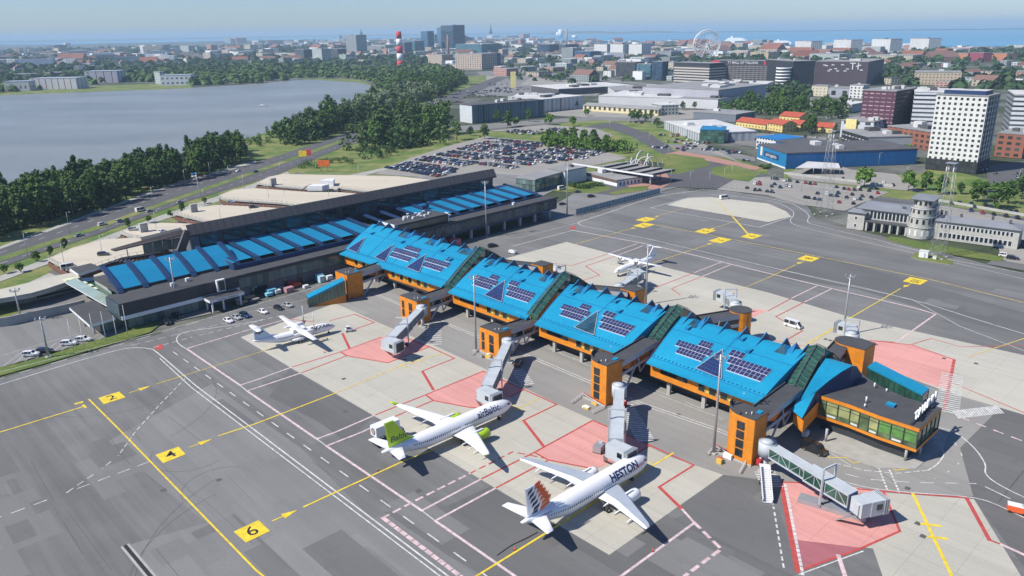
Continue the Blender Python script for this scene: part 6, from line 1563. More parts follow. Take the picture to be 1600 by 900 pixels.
# --- blue logistics hall
m_bl = mat('blue_wall_metal', (.008, .10, .28), .5, var=.06, scale=.3); m_bl2 = mat('bright_blue_wall', (.008, .17, .36), .5, var=.06)
bh, A, B_, n, H, dn = block('blue_hall', (1183, 248), (1227, 264), 226, 95, m_bl2, m_roofd, 'big bright blue logistics hall with a dark flat roof and white lettering', side=m_bl, clutter=2)
pc = A.lerp(B_, .5) - n * .12; b = MB(); b.box(Vector((pc.x, pc.y, H * .38)) - n * 0, ((B_ - A).length * .5, .12, H * .34), m_navy, dn); sg = b.build('sign', bh)
bm = text_bm('ace logistics', 3.2, bold=.04, xs=.95 * (B_ - A).length * .5 / 19.5); b = MB(); add_bm(b, bm, lambda co: Vector((pc.x, pc.y, H * .55)) - n * .1 + dn * co.x + ZD * co.y, m_antenna); b.build('sign_letters', sg)
q = A.lerp(B_, .14) - n * .1; b = MB(); b.box(Vector((q.x, q.y, H * .35)), (3.0, .1, H * .6), mat('cream_banner', (.7, .66, .45), .6, var=0), dn); b.build('banner', bh)
b = MB(); b.beam(A + ZD * .5 - n * .1, B_ + ZD * .5 - n * .1, .2, 1.0, m_whitem); b.build('plinth', bh)
for i in range(8): b = MB(); q = B_ + n * (12 + i * 9.5) + dn * .05; b.beam(q, q + ZD * (H - .5), .12, .2, m_bl2); b.build('wall_rib', bh)
b2, A2, B2, n2, H2, dn2 = block('blue_annex', (1333, 258), (1375, 252), 238, 70, m_bl, m_roofd, 'lower blue annex hall right of the big blue one', clutter=1)
b3, *_ = block('upper_office', (1181, 232), (1216, 238), 214, 26, facade('white_office', (.55, .56, .57), (.02, .03, .04), 3, 3.5, .6, .45), m_blueroof, 'white office with a bright blue roof behind the blue hall', clutter=0)
cp = thing('loading_canopy', G(1280, 264), 'white loading canopy on posts in front of the blue hall', 'canopy'); b = MB(); Q = [G(1244, 262, 4.6), G(1313, 262, 4.6), G(1310, 255, 5.0), G(1262, 252, 5.0)]
b.face(Q, m_roofw); b.face([p - ZD * .4 for p in Q][::-1], m_dark); 
for i in range(4): b.face([Q[i] - ZD * .4, Q[(i + 1) % 4] - ZD * .4, Q[(i + 1) % 4], Q[i]], m_whitem)
b.build('canopy_roof', cp)
for i in range(6): q = Q[0].lerp(Q[1], i / 5); b = MB(); b.tube([Vector((q.x, q.y, 0)), q - ZD * .4], .15, m_steel, 6); b.build('canopy_post', cp)
b = MB(); q = Q[3]; b.prism([G(1262, 262), G(1312, 263), G(1308, 259), G(1266, 258)], 0, 3.0, m_dark, m_dark); b.build('stored_goods', cp)
# --- hotel and office towers at right
m_hot = facade('hotel_facade', (.60, .60, .57), (.03, .035, .04), 3.4, 3.2, .46, .5, ou=.0, ov=.0)
m_hots = facade('hotel_side', (.50, .51, .52), (.02, .022, .025), 2.6, 3.5, .62, .62)
ht, A, B_, n, H, dn = block('hotel_tower', (1446, 264), (1524, 272), 148, 26, m_hot, m_roofg, 'tall white hotel tower with a grid of small square windows and black base', side=m_hots, clutter=8)
b = MB(); Q = [A - dn * .3 - n * .3, B_ + dn * .3 - n * .3, B_ + dn * .3 + n * 26.3, A - dn * .3 + n * 26.3]; b.prism(Q, 0, 7.5, facade('hotel_base', (.018, .018, .02), (.03, .04, .045), 3, 3.6, .6, .6), m_dark); b.build('base_storeys', ht)
for i in range(4): q = B_ + n * (5 + i * 5.6) + dn * .12; b = MB(); b.box(q + ZD * 8, (1.0, .2, H - 9), m_dark, n); b.build('dark_recess', ht)
b = MB(); q = A.lerp(B_, .5) + n * 12 + ZD * (H + .5); b.box(q, ((B_ - A).length * .8, 16, 2.6), m_bl2 if False else m_navy, dn, m_roofw); b.build('plant_screen', ht)
m_pur = facade('purple_facade', (.085, .03, .05), (.30, .22, .25), 5, 3.4, .7, .22, var=.15); m_purs = facade('purple_side', (.03, .022, .028), (.06, .06, .065), 3, 3.4, .8, .3)
block('dark_red_tower', (1341, 210), (1391, 214), 141, 46, m_pur, m_roofg, 'dark red-brown office tower with dashed window strips, left of the white banded block', side=m_purs, clutter=6)
m_band = facade('white_banded', (.60, .62, .65), (.05, .06, .07), 90, 3.6, 1.0, .42)
block('banded_office', (1420, 212), (1475, 214), 144, 45, m_band, m_roofw, 'white banded office block between the dark red tower and the hotel', clutter=5)
block('banded_office', (1571, 228), (1670, 232), 148, 45, m_band, m_roofw, 'white banded office block at the right edge behind the hotel', side=facade('banded_side', (.25, .27, .3), (.05, .06, .07), 90, 3.6, 1, .5), clutter=5)
m_brick = facade('brick_facade', (.26, .095, .055), (.04, .05, .055), 5.5, 4.0, .55, .5)
block('brick_office', (1384, 224), (1456, 236), 197, 40, m_brick, m_roofg, 'low brick office building left of the hotel tower', clutter=4)
block('brick_office', (1553, 244), (1596, 248), 208, 40, m_brick, m_roofg, 'brick office building right of the hotel tower', clutter=3)
block('black_office', (1314, 219), (1356, 232), 203, 45, facade('black_office_wall', (.02, .022, .025), (.35, .36, .36), 6, 3.6, .6, .25), m_roofg, 'low black office with dashed white windows beside the blue hall', side=mat('pale_grey_wall', (.33, .36, .38), .7), clutter=5)
t_, A, B_, n, H, dn = block('mixed_office', (1312, 214), (1362, 218), 188, 30, facade('pale_office_wall', (.48, .50, .52), (.03, .04, .05), 9, 9, .5, .45), m_roofg, 'pale office with a yellow stair box behind the black office', clutter=2)
b = MB(); q = A + dn * 9 - n * .5; b.box(q, (9, 3, H + 1.5), mat('pale_yellow_wall', (.70, .60, .25), .8), dn); b.build('stair_box', t_)
block('cream_block', (1267, 150), (1292, 151), 134, 22, facade('cream_wall', (.55, .50, .38), (.06, .06, .06), 5, 4, .3, .3), m_roofg, 'cream block left of the white one below the dark mall', clutter=1)
block('grey_block', (1293, 152), (1326, 153), 137, 22, facade('greyblue_wall', (.33, .35, .38), (.03, .03, .035), 14, 12, .4, .5), m_roofg, 'grey-blue block with two big dark windows', clutter=1)
block('white_block', (1326, 153), (1347, 154), 133, 22, facade('white_wall_sq', (.6, .6, .58), (.04, .04, .045), 5, 3.8, .45, .5), m_roofg, 'small white block with square windows left of the dark red tower', clutter=1)
block('low_hall', (1265, 172), (1330, 176), 160, 40, m_concw, m_roofw, 'low pale hall among trees below the dark mall', clutter=2)
# --- dark mall, garages
m_mall = mat('purple_brown_wall', (.062, .045, .060), .6, var=.06, scale=.05)
tt, A, B_, n, H, dn = block('dark_mall', (1271, 132), (1353, 134), 96, 120, m_mall, m_roofg, 'huge dark purple-brown mall box with white letters high on its wall', clutter=6)
for txt, u, v, s in (('T1', .76, .80, 15), ('MALL', .80, .80, 4), ('SPORT', .5, .84, 4.5), ('KINO', .30, .70, 4), ('CAFE', .44, .66, 3.5), ('FOOD', .56, .68, 3)):
    bm = text_bm(txt, s, bold=.05); b = MB(); c0 = A.lerp(B_, u) - n * .35 + ZD * H * v; add_bm(b, bm, lambda co: c0 + dn * co.x + ZD * co.y, m_antenna); b.build('sign_letters', tt) if txt in ('T1',) else None
for u in (.18, .22, .27, .30, .34, .40, .44, .52, .58, .62, .80, .84, .88): b = MB(); c0 = A.lerp(B_, u) - n * .3 + ZD * H * (.72 + .14 * math.sin(u * 40)); b.box(c0, (4.5, .2, 1.4), m_antenna, dn); b.build('wall_sign', tt)
block('black_mall_wing', (1236, 138), (1270, 137), 96, 90, m_dark, m_roofg, 'black wing of the mall beside the round car ramp', clutter=3)
c = G(1222, 138); rp = thing('round_car_ramp', c, 'round white banded car ramp tower in front of the black mall wing', 'ramp'); hh = height_at(c, 104); rad = (G(1234, 138) - G(1210, 138)).length / 2
for i in range(7):
    b = MB(); z = hh * (i + .25) / 7; b.tube([c + ZD * z, c + ZD * (z + hh * .07)], rad, m_whitem, 24); b.build('ramp_ring', rp)
b = MB(); b.tube([c, c + ZD * hh * .98], rad * .85, m_dark, 20); b.build('core', rp)
m_gar = facade('garage_grid', (.20, .19, .19), (.035, .035, .04), 7, 3.2, .88, .62); m_gar2 = facade('garage_bands', (.48, .45, .42), (.05, .045, .045), 90, 4.4, 1, .5)
g1, A, B_, n, H, dn = block('parking_garage', (1108, 130), (1206, 133), 101, 70, m_gar, m_roofd, 'wide dark gridded parking garage between the banded garage and the black mall wing', clutter=2)
b = MB(); b.prism([A + n * 6, B_ + n * 6, B_ + n * 40, A + n * 40], H, H + 7, m_dark, m_roofg); b.build('upper_storey', g1)
b = MB(); c0 = A.lerp(B_, .06) + n * 5.7 + ZD * (H + .4); b.box(c0, (15, .4, 6), mat('red_sign', (.60, .02, .05), .5, var=0), dn); b.build('red_sign', g1)
bm = text_bm('T1 MALL OF TALLINN', 5.5, bold=.06); b = MB(); c0 = A.lerp(B_, .5) + n * 5.7 + ZD * (H + 3.6); add_bm(b, bm, lambda co: c0 + dn * co.x + ZD * co.y, m_antenna); b.build('sign_letters', g1)
b = MB(); c0 = A.lerp(B_, .93) + n * 5.6 + ZD * (H + .8); b.box(c0, (22, .4, 5), MATS['red_sign'], dn); b.build('red_sign', g1)
g2, A, B_, n, H, dn = block('parking_garage', (1052, 130), (1107, 133), 103, 75, m_gar2, m_roofd, 'pale banded parking garage below the ferris wheel', clutter=2)
b = MB(); b.prism([A, B_, B_ + n * 40, A + n * 40], H, H + 6, m_dark, m_roofg); b.build('upper_storey', g2)
# --- white mall halls
m_hall = mat('white_hall_wall', (.52, .52, .53), .7, var=.04, scale=.05)
def hall(p0, p1, yt, dep, wall, roof, label, cl=5, side=None): return block('mall_hall', p0, p1, yt, dep, wall, roof, label, 'hall', 'halls of the white shopping mall', clutter=cl, side=side)
hall((935, 164), (1060, 168), 150, 90, m_hall, m_roofw, 'long low white mall hall with pale roof behind the yellow warehouse', 10)
hall((1060, 168), (1121, 171), 153, 60, m_hall, m_roofg, 'white mall hall whose blank wall ends at the trees', 8)
hall((1121, 169), (1195, 158), 141, 110, mat('lilac_grey_wall', (.36, .36, .40), .7), m_roofg, 'grey mall hall with dark signs left of the red-roofed houses', 6)
hall((960, 152), (1090, 150), 142, 90, m_hall, m_roofg, 'far mall hall with grey roof behind the long white one', 14)
hall((830, 143), (873, 149), 134, 130, m_roofd, m_roofw, 'low dark grey store with a wide pale roof', 5)
hall((846, 176), (912, 169), 156, 60, facade('ribbed_hall', (.45, .47, .48), (.30, .32, .33), 7, 30, .5, 1), m_roofw, 'ribbed pale hall behind the trees left of the yellow warehouse', 3)
hall((800, 172), (846, 172), 152, 50, m_hall, m_roofw, 'white hall between glass office and ribbed hall', 3)
hall((1085, 142), (1195, 144), 131, 80, m_hall, m_roofw, 'far white mall hall below the gridded parking garage', 12)
block('pyramid_skylight_hall', (975, 160), (1010, 162), 147, 30, m_hall, m_roofw, 'white hall corner with a glazed pyramid roof on the mall', clutter=2)
block('glass_office', (719, 190), (738, 193), 163, 95, mat('pale_concrete_end', (.50, .54, .56), .7), m_roofd, 'long glass office slab with a blank pale end by the highway', side=facade('office_fins', (.10, .15, .17), (.06, .12, .15), 3.2, 30, .7, 1, grough=.1), clutter=3)
gable('yellow_warehouse', (911, 173), (1028, 181), 6.5, 18, facade('yellow_warehouse_wall', (.62, .55, .33), (.06, .05, .05), 7, 9, .45, .5), m_roofg, 'long yellow warehouse with a dark ridge roof in front of the mall', 2.5, 'warehouse')
block('green_shed', (1033, 180), (1060, 179), 165, 30, facade('pale_green_wall', (.38, .41, .37), (.05, .06, .06), 4, 4, .5, .45), m_roofw, 'pale grey-green office right of the yellow warehouse', clutter=1)
block('grey_hall', (1038, 202), (1092, 222), 190, 50, facade('grey_hall_wall', (.42, .44, .46), (.25, .27, .29), 6, 30, .5, 1), m_roofw, 'pale grey metal hall with a light roof beside the parked cars', clutter=2)
block('green_glass_office', (1093, 223), (1131, 224), 203, 26, facade('green_curtain', (.03, .06, .05), (.05, .12, .09), 3, 3, .85, .8), m_bl2, 'green glass showroom with a blue roof in front of the pale grey hall', clutter=1)
block('slate_hall', (1083, 186), (1149, 191), 175, 40, mat('slate_blue_wall', (.15, .17, .20), .7), m_roofg, 'dark slate-blue hall between mall and red-roofed houses', clutter=1)
m_yw = facade('yellow_house_wall', (.66, .52, .20), (.12, .10, .08), 4, 3.4, .35, .4)
for p0, p1, h, dp, lab in (((1150, 197), (1196, 203), 5, 16, 'long yellow house with red roof, leftmost of the red-roofed group'), ((1198, 203), (1222, 207), 7, 16, 'yellow house with a hipped red roof in the middle of the group'), ((1217, 193), (1248, 196), 8, 18, 'two-storey yellow house with red roof at the back of the group'),
                           ((1232, 203), (1250, 205), 6, 12, 'small yellow house with red roof beside the dark tree'), ((1271, 206), (1300, 208), 5, 13, 'yellow house with red roof, rightmost of the group')): gable('yellow_house', p0, p1, h, dp, m_yw, m_redroof, lab, 3.5, 'house', 'red-roofed yellow houses')
# ------------------------------------------------------------ the town
def tower_b(x0, x1, yt, yb, wall, label, depth=None, name='tower_block', cat='tower block', group=None, roof=None, side=None, skew=1.0):
    w = (G(x1, yb) - G(x0, yb)).length
    return block(name, (x0, yb), (x1, yb + skew), yt, depth or w * .8, wall, roof or m_roofg, label, cat, group, side=side, clutter=1)
F_ = lambda n, w, g, du=6, dv=3.5, wu=.6, wv=.5, gr=.15: facade(n, w, g, du, dv, wu, wv, grough=gr)
f_teal = F_('teal_glass_wall', (.06, .12, .15), (.05, .13, .17), 5, 4, .8, .75); f_bluet = F_('blue_glass_tower', (.03, .07, .13), (.03, .09, .17), 6, 4, .85, .8); f_navy = F_('navy_glass_tower', (.02, .035, .07), (.03, .06, .10), 6, 4, .85, .8)
f_grey = F_('grey_block_wall', (.26, .29, .29), (.08, .10, .11)); f_dk = F_('dark_block_wall', (.05, .055, .07), (.10, .13, .17), 7, 3.6, .7, .4); f_lt = F_('light_block_wall', (.42, .46, .44), (.10, .13, .14))
f_wht = F_('white_flats_wall', (.62, .62, .60), (.16, .18, .2), 7, 3.2, .45, .4); f_bei = F_('beige_wall', (.42, .35, .29), (.10, .09, .08), 8, 5, .35, .6); f_tan = mat('tan_wall', (.36, .30, .24), .8); f_pur = F_('violet_wall', (.08, .06, .12), (.05, .06, .1))
f_cream = F_('cream_flats', (.50, .46, .36), (.10, .10, .10)); f_pink = F_('pink_flats', (.46, .26, .22), (.08, .08, .08)); f_or = mat('orange_wall', (.42, .18, .09), .7); f_cr = mat('crimson_wall', (.26, .05, .08), .7); f_mint = F_('mint_flats', (.32, .44, .38), (.1, .12, .12))
T = [
 (542, 558, 55, 84, f_grey, 'grey-green slab tower left of the church spire'), (462, 476, 77, 95, f_dk, 'short dark tower, leftmost of three by the lake park'), (489, 504, 76, 96, f_lt, 'pale middle one of three short towers by the lake park'),
 (515, 529, 76, 95, f_dk, 'short dark tower, rightmost of three by the lake park'), (530, 541, 85, 96, f_mint, 'pale green low block right of the three short towers'), (620, 633, 66, 84, f_pur, 'violet-dark block directly behind the striped chimney'),
 (634, 649, 64, 84, f_teal, 'teal glass block right of the striped chimney'), (659, 669, 49, 81, f_bluet, 'slim blue glass tower with an antenna'), (670, 680, 54, 72, f_teal, 'shorter blue tower joined to the antenna tower'),
 (684, 690, 43, 78, f_bluet, 'narrow wing of the tallest glass tower'), (690, 709, 40, 81, f_navy, 'tallest dark blue glass tower of the skyline'), (712, 753, 69, 85, f_teal, 'wide teal glass block above the beige power house'),
 (712, 753, 84, 108, f_bei, 'broad beige old power house with tall windows'), (753, 770, 83, 105, f_bluet, 'glass office right of the beige power house'), (669, 691, 85, 100, f_tan, 'plain tan box left of the brick chimney'),
 (671, 681, 70, 78, f_wht, 'small white frame building below the blue towers'), (840, 858, 69, 85, f_navy, 'dark blue office, left one of a joined pair'), (859, 884, 69, 85, f_dk, 'long dark office, right one of a joined pair'), (877, 895, 75, 94, f_grey, 'rounded grey office tower below the thin chimney'),
 (898, 922, 80, 95, f_bluet, 'squat blue office right of the rounded tower'), (928, 948, 69, 89, f_wht, 'white flats tower, left of the three in the middle'), (953, 973, 69, 90, f_wht, 'white flats tower, centre of the three in the middle'), (982, 1002, 69, 91, f_wht, 'white flats tower, right of the three in the middle'),
 (942, 960, 96, 104, f_dk, 'low dark office behind the black offices'), (962, 992, 97, 119, F_('black_glass_office', (.03, .03, .035), (.08, .09, .11), 4, 4, .6, .5), 'wide black office left of the glass ones'), (994, 1016, 100, 123, f_teal, 'glass fronted office in the middle of the black offices'),
 (1018, 1034, 96, 125, f_navy, 'dark blue office tower left of the ferris wheel garages'), (1241, 1266, 64, 83, f_wht, 'white flats tower with a green panel near the sea'), (1301, 1328, 62, 82, f_wht, 'white flats tower near the sea, second from left'),
 (1360, 1389, 61, 84, f_wht, 'white flats tower near the sea, third from left'), (1420, 1449, 60, 81, f_wht, 'white flats tower near the sea, rightmost'), (1264, 1311, 84, 95, f_lt, 'long low white school block above the dark mall'),
 (1360, 1425, 86, 96, f_cream, 'long pale factory block with round silos'), (1477, 1511, 83, 94, f_or, 'orange block among trees near the sea'), (1514, 1535, 82, 95, f_cr, 'crimson block right of the orange one'), (1544, 1572, 83, 94, f_or, 'orange-roofed block near the right edge'),
 (1427, 1500, 113, 132, F_('ochre_wall', (.44, .37, .27), (.12, .10, .08), 5, 4.5, .35, .45), 'long ochre manor-like block among trees right of the dark mall'), (1586, 1640, 112, 124, f_pink, 'pink-grey block among trees at the right edge'),
 (75, 86, 70, 79, f_dk, 'small dark tower far on the left'), (220, 228, 70, 84, f_wht, 'slim white tower, left of a pair far beyond the lake'), (229, 245, 70, 84, f_lt, 'wide pale tower, right of a pair far beyond the lake'), (283, 296, 71, 84, f_lt, 'pale flats block far beyond the lake'),
 (297, 309, 73, 84, f_mint, 'green-edged flats block far beyond the lake'), (323, 331, 70, 83, f_pink, 'pinkish tower far beyond the lake'), (382, 392, 70, 82, f_cream, 'cream tower far beyond the lake'), (352, 361, 60, 67, f_grey, 'grey block on the far horizon, left of two'), (362, 370, 59, 67, f_pink, 'reddish block on the far horizon, right of two'),
 (100, 104, 67, 76, f_wht, 'tiny white block far on the left'), (1056, 1062, 82, 88, f_cream, 'small cream block below the sea'), (1172, 1200, 81, 92, F_('yellow_flats', (.52, .42, .26), (.12, .1, .08)), 'yellow-brown flats block right of the ferris wheel'), (1024, 1048, 80, 92, f_grey, 'grey flats block left of the ferris wheel'),
 (507, 514, 66, 74, f_cream, 'small cream town block left of the grey-green slab'), (580, 602, 70, 78, f_cream, 'long cream town block left of the striped chimney'), (700, 730, 100, 106, f_cream, 'low cream works beside the beige power house'), (1035, 1052, 97, 108, f_cream, 'cream block left of the banded garage')]
for x0, x1, yt, yb, m, lab in T: tower_b(x0, x1, yt, yb, m, lab)
# shore buildings beyond the lake
for x0, x1, yt, yb, m, lab, dp in ((8, 47, 128, 143, F_('arched_wall', (.50, .50, .50), (.08, .08, .1), 8, 14, .3, .35), 'low pale waterworks building, leftmost on the far shore', 30), (49, 121, 123, 140, F_('striped_works', (.50, .50, .52), (.20, .06, .05), 12, 30, .12, 1), 'long waterworks hall with brown stripes on the far shore', 40),
                               (134, 185, 112, 130, F_('works_b', (.42, .42, .46), (.18, .05, .05), 16, 30, .1, 1), 'second waterworks hall standing behind a lawn', 45), (252, 300, 118, 134, F_('boathouse', (.52, .54, .58), (.12, .13, .15), 9, 9, .5, .4), 'white boathouse with blue-grey roof at the water', 30)):
    block('waterside_hall', (x0, yb), (x1, yb - 1), yt, dp, m, mat('bluegrey_roof', (.30, .33, .40), .7), lab, 'hall', 'buildings on the far lake shore', clutter=0)
tower_b(243, 252, 112, 131, f_lt, 'slim pale tower beside the boathouse', name='boathouse_tower')
for x_, y_, yt, lab in ((95, 106, 91, 'pale mushroom-shaped water tower beyond the lake'),):
    c = G(x_, y_); h = height_at(c, yt); b = MB(); b.tube([c, c + ZD * h * .75, c + ZD * h * .82, c + ZD * h], [5, 5, 11, 11], m_concw, 12); tag(b.build('water_tower', at=c), lab, 'water tower')
# chimneys, spires and masts
def stack(x_, yb, yt, r, m, label, cat='chimney', name='chimney', taper=.75):
    c = G(x_, yb); h = height_at(c, yt); b = MB(); b.tube([c, c + ZD * h], [r, r * taper], m, 12); tag(b.build(name, at=c), label, cat); return c, h
c = G(626, 106); h = height_at(c, 49); st = thing('striped_chimney', c, 'tall power station chimney in red and white bands', 'chimney')
m_rp = mat('red_chimney_paint', (.50, .03, .04), .7, var=.05)
for i in range(5):
    b = MB(); r0 = 9.5 - i * .55; b.tube([c + ZD * h * i / 5, c + ZD * h * (i + 1) / 5], [r0, r0 - .5], m_rp if i % 2 == 0 else m_whitem, 14); b.build('chimney_band', st)
stack(701, 99, 54, 5, m_tan if False else mat('brick_chimney', (.26, .15, .11), .85), 'tall slim brown brick chimney beside the glass towers', taper=.55)
stack(885, 82, 44, 5, mat('grey_chimney', (.28, .27, .27), .85), 'thin grey chimney behind the dark offices', taper=.7)
for x_, yb, yt, lab, r in ((173.5, 85, 55, 'thin lattice mast far beyond the lake', 1.2), (326, 107, 82, 'thin pole mast above the woods beyond the lake', .8), (661, 52, 44, 'antenna on the slim blue tower', .8), (1277, 72, 55, 'thin mast at the harbour', 1.0)): stack(x_, yb, yt, r, m_steel, lab, 'mast', 'radio_mast', .4)
def church(x_, yb, ybody, yt, label, m=m_whitem, spire=None, two=False):
    c = G(x_, yb); h1 = height_at(c, ybody); h = height_at(c, yt); k = (c.length / 2500); w = 9 * k; t = thing('church_tower', c, label, 'church'); b = MB(); b.box(c, (w, w, h1), m); b.build('tower_wall', t)
    b = MB(); b.tube([c + ZD * h1, c + ZD * (h1 + (h - h1) * .3), c + ZD * h], [w * .62, w * .35, .3], spire or mat('green_copper', (.08, .15, .13), .7), 8); b.build('spire', t); b = MB(); q = c + Vector((-w * 1.5, 0, 0)); b.box(q, (w * 2.4, w * 1.2, h1 * .4), m); b.build('nave', t)
church(565.5, 70, 54, 44, 'white church tower with a green baroque spire'); church(767, 66, 53, 35, 'white church tower with a very tall thin spire'); church(533, 68, 58, 53, 'small dark domed church tower left of the grey slab', m=m_concw)
church(406, 72, 66, 60, 'left one of two small twin spires', m=m_concw); church(410, 72, 66, 60, 'right one of two small twin spires', m=m_concw)
c = G(726, 71); h = height_at(c, 49); w = (G(736, 71) - G(717, 71)).length; b = MB(); b.face([c - Vector((w / 2, 0, 0)), c + Vector((w / 2, 0, 0)), c + Vector((w / 2, 0, h * .45)), c + Vector((-w / 2, 0, h))], f_navy); 
P0 = [c - Vector((w / 2, 0, 0)), c + Vector((w / 2, 0, 0)), c + Vector((w / 2, 0, h * .45)), c + Vector((-w / 2, 0, h))]; P1 = [p + Vector((0, w * .6, 0)) for p in P0]
b = MB(); b.loft([P0, P1], f_navy, sm=False); tag(b.build('sail_tower', at=c), 'dark glass tower with a slanting sail-shaped top', 'tower block')
for x_, y_, yt in ((872, 58, 50), (876, 59, 46), (898, 60, 55)): 
    c = G(x_, y_); b = MB(); b.tube([c, c + ZD * height_at(c, yt)], 28, m_whitem, 10); tag(b.build('silo', at=c), 'white harbour silo near the thin grey chimney', 'silo', 'white silos at the harbour')
# ferris wheel
c = G(1103, 94); hh = height_at(c, 47); cc = c + ZD * (hh * .54); r = hh * .46; fw = thing('ferris_wheel', c, 'large white ferris wheel on the roof behind the parking garages', 'ferris wheel'); v = Vector((1, 0, 0))
for k in (-2.5, 2.5):
    for rr_ in (r, r * .88):
        pts = [cc + v * rr_ * math.cos(t) + ZD * rr_ * math.sin(t) + Vector((0, k, 0)) for t in [6.2832 * i / 48 for i in range(49)]]; b = MB(); b.tube(pts, 1.3 if rr_ == r else .8, m_whitem, 5, cap=False); b.build('rim', fw)
for i in range(20):
    t = 6.2832 * i / 20; b = MB(); b.tube([cc, cc + v * r * math.cos(t) + ZD * r * math.sin(t)], .8, m_whitem, 5); b.build('spoke', fw)
for i in range(27):
    t = 6.2832 * i / 27; q = cc + (v * math.cos(t) + ZD * math.sin(t)) * (r + 1.2); b = MB(); b.tube([q - ZD * 2.8, q - ZD * .2], [1.5, 1.5], m_whitem, 8); b.build('gondola', fw)
for s_ in (-1, 1):
    for y_ in (-7, 7): b = MB(); b.tube([c + v * s_ * r * .45 + Vector((0, y_, 0)), cc + Vector((0, y_ * .4, 0))], .9, m_whitem, 6); b.build('leg', fw)
b = MB(); b.tube([cc - Vector((0, 4, 0)), cc + Vector((0, 4, 0))], 3, m_whitem, 12); b.build('hub', fw)
# ships
def ship(x0, x1, y_, yt, label):
    A = G(x0, y_); B_ = G(x1, y_); L_ = (B_ - A).length; d = (B_ - A).normalized(); n = Vector((-d.y, d.x, 0)); h = height_at(A, yt); w = L_ * .06; t = thing('passenger_ship', A.lerp(B_, .5), label, 'ship')
    def ring(f0, f1, k, z): a = A + d * L_ * f0; c = A + d * L_ * f1; return [a - n * w * k * .6 + ZD * z, a + n * w * k * .6 + ZD * z, c - d * L_ * .06 + n * w * k + ZD * z, c + ZD * z, c - d * L_ * .06 - n * w * k + ZD * z]
    b = MB(); b.loft([ring(.02, .97, .8, 0), ring(0, 1, 1, h * .3)], m_whitem, sm=False); b.build('hull', t); b = MB()
    for i in range(4): z = h * (.3 + .1 * i); f0 = .06 + .03 * i; f1 = .92 - .05 * i; R_ = [[p + ZD * (z if k else z) for p in [q - ZD * q.z for q in ring(f0, f1, .9, 0)]] for k in (0,)]; lo = [Vector((p.x, p.y, z)) for p in R_[0]]; b.loft([lo, [p + ZD * h * .095 for p in lo]], F_('ship_decks', (.66, .66, .66), (.1, .12, .15), 8, 4, .5, .4), sm=False)
    b.build('superstructure', t); b = MB(); q = A + d * L_ * .3; b.box(Vector((q.x, q.y, h * .68)), (L_ * .07, w * .6, h * .3), m_whitem, d); b.build('funnel', t)
ship(1132, 1170, 66, 56, 'white cruise ship in the harbour right of the ferris wheel'); ship(1160, 1212, 74, 66, 'long white ferry in the harbour with stepped decks'); ship(1205, 1240, 69, 61, 'white ship farther right in the harbour')
# small boats on the lake
for x_, y_ in ((410, 166),):
    c = G(x_, y_); b = MB(); b.loft([[c + Vector((-5, -1, 0)), c + Vector((5, -1, 0)), c + Vector((7, 0, 0)), c + Vector((5, 1, 0)), c + Vector((-5, 1, 0))], [c + Vector((-5.5, -1.3, 1.2)), c + Vector((5, -1.4, 1.2)), c + Vector((8, 0, 1.4)), c + Vector((5, 1.4, 1.2)), c + Vector((-5.5, 1.3, 1.2))]], m_whitem, sm=False); b.box(c + ZD * 1.2, (4, 2, 1.5), m_whitem); tag(b.build('motor_boat', at=c), 'small white motor boat alone on the lake', 'boat')
# streets, rail yard and the many small houses of the town
CM = [('white', m_whitem), ('cream', f_cream), ('grey', f_grey), ('pale', f_lt), ('pink-walled', f_pink), ('beige', f_bei), ('white-walled', f_wht)]
RM = [('red roof', mat('muted_red_roof', (.22, .085, .055), .8, var=.2, scale=.02)), ('brown roof', mat('brown_roof', (.18, .10, .08), .8)), ('grey roof', m_roofg), ('pale roof', m_roofw), ('dark roof', m_roofd)]
def town(poly, n, seed, sz, floors, where, grp, redshare=.4, mind=18):
    rr = random.Random(seed)
    for q in scatter(poly, n, mind, seed, [HWY]):
        x_, y_ = proj(q); w = rr.uniform(*sz); d = w * rr.uniform(.5, .9); h = rr.uniform(*floors); a = rr.choice([R(20), R(-50), R(-46), R(10)]) + rr.uniform(-.1, .1)
        cn, cm = rr.choice(CM); rn, rm = rr.choice(RM[:2]) if rr.random() < redshare else rr.choice(RM[2:]); dx = Vector((math.cos(a), math.sin(a), 0)); dy = Vector((-dx.y, dx.x, 0)); P = [q - dx * w / 2 - dy * d / 2, q + dx * w / 2 - dy * d / 2, q + dx * w / 2 + dy * d / 2, q - dx * w / 2 + dy * d / 2]
        o = thing('town_house', q, '%s house with a %s %s' % (cn, rn, where), 'house', grp); b = MB()
        for i in range(4): b.wall(P[i], P[(i + 1) % 4], 0, h, cm)
        b.build('wall', o); b = MB()
        if rn in ('red roof', 'brown roof') or w < 16:
            r0 = (P[0] + P[3]) / 2 + ZD * (h + d * .3); r1 = (P[1] + P[2]) / 2 + ZD * (h + d * .3); z = ZD * h
            b.face([P[0] + z, P[1] + z, r1, r0], rm); b.face([P[2] + z, P[3] + z, r0, r1], rm); b.face([P[3] + z, P[0] + z, r0], rm); b.face([P[1] + z, P[2] + z, r1], rm)
        else: b.prism(P, h, h + .8, rm, rm)
        b.build('roof', o)
town([(400, 92), (560, 80), (660, 80), (700, 88), (840, 90), (840, 100), (700, 99), (560, 100), (420, 104)], 46, 71, (25, 60), (8, 18), 'in the old town left of the glass towers', 'houses of the inner town', .3, 30)
town([(420, 76), (600, 66), (800, 64), (820, 78), (600, 80), (440, 90)], 60, 72, (35, 90), (12, 26), 'in the far town below the church spires', 'houses of the far town', .35, 45)
town([(760, 96), (850, 92), (1050, 92), (1050, 130), (950, 128), (860, 128), (770, 122)], 42, 73, (18, 45), (6, 15), 'between the highway and the white mall', 'houses behind the mall', .25, 26)
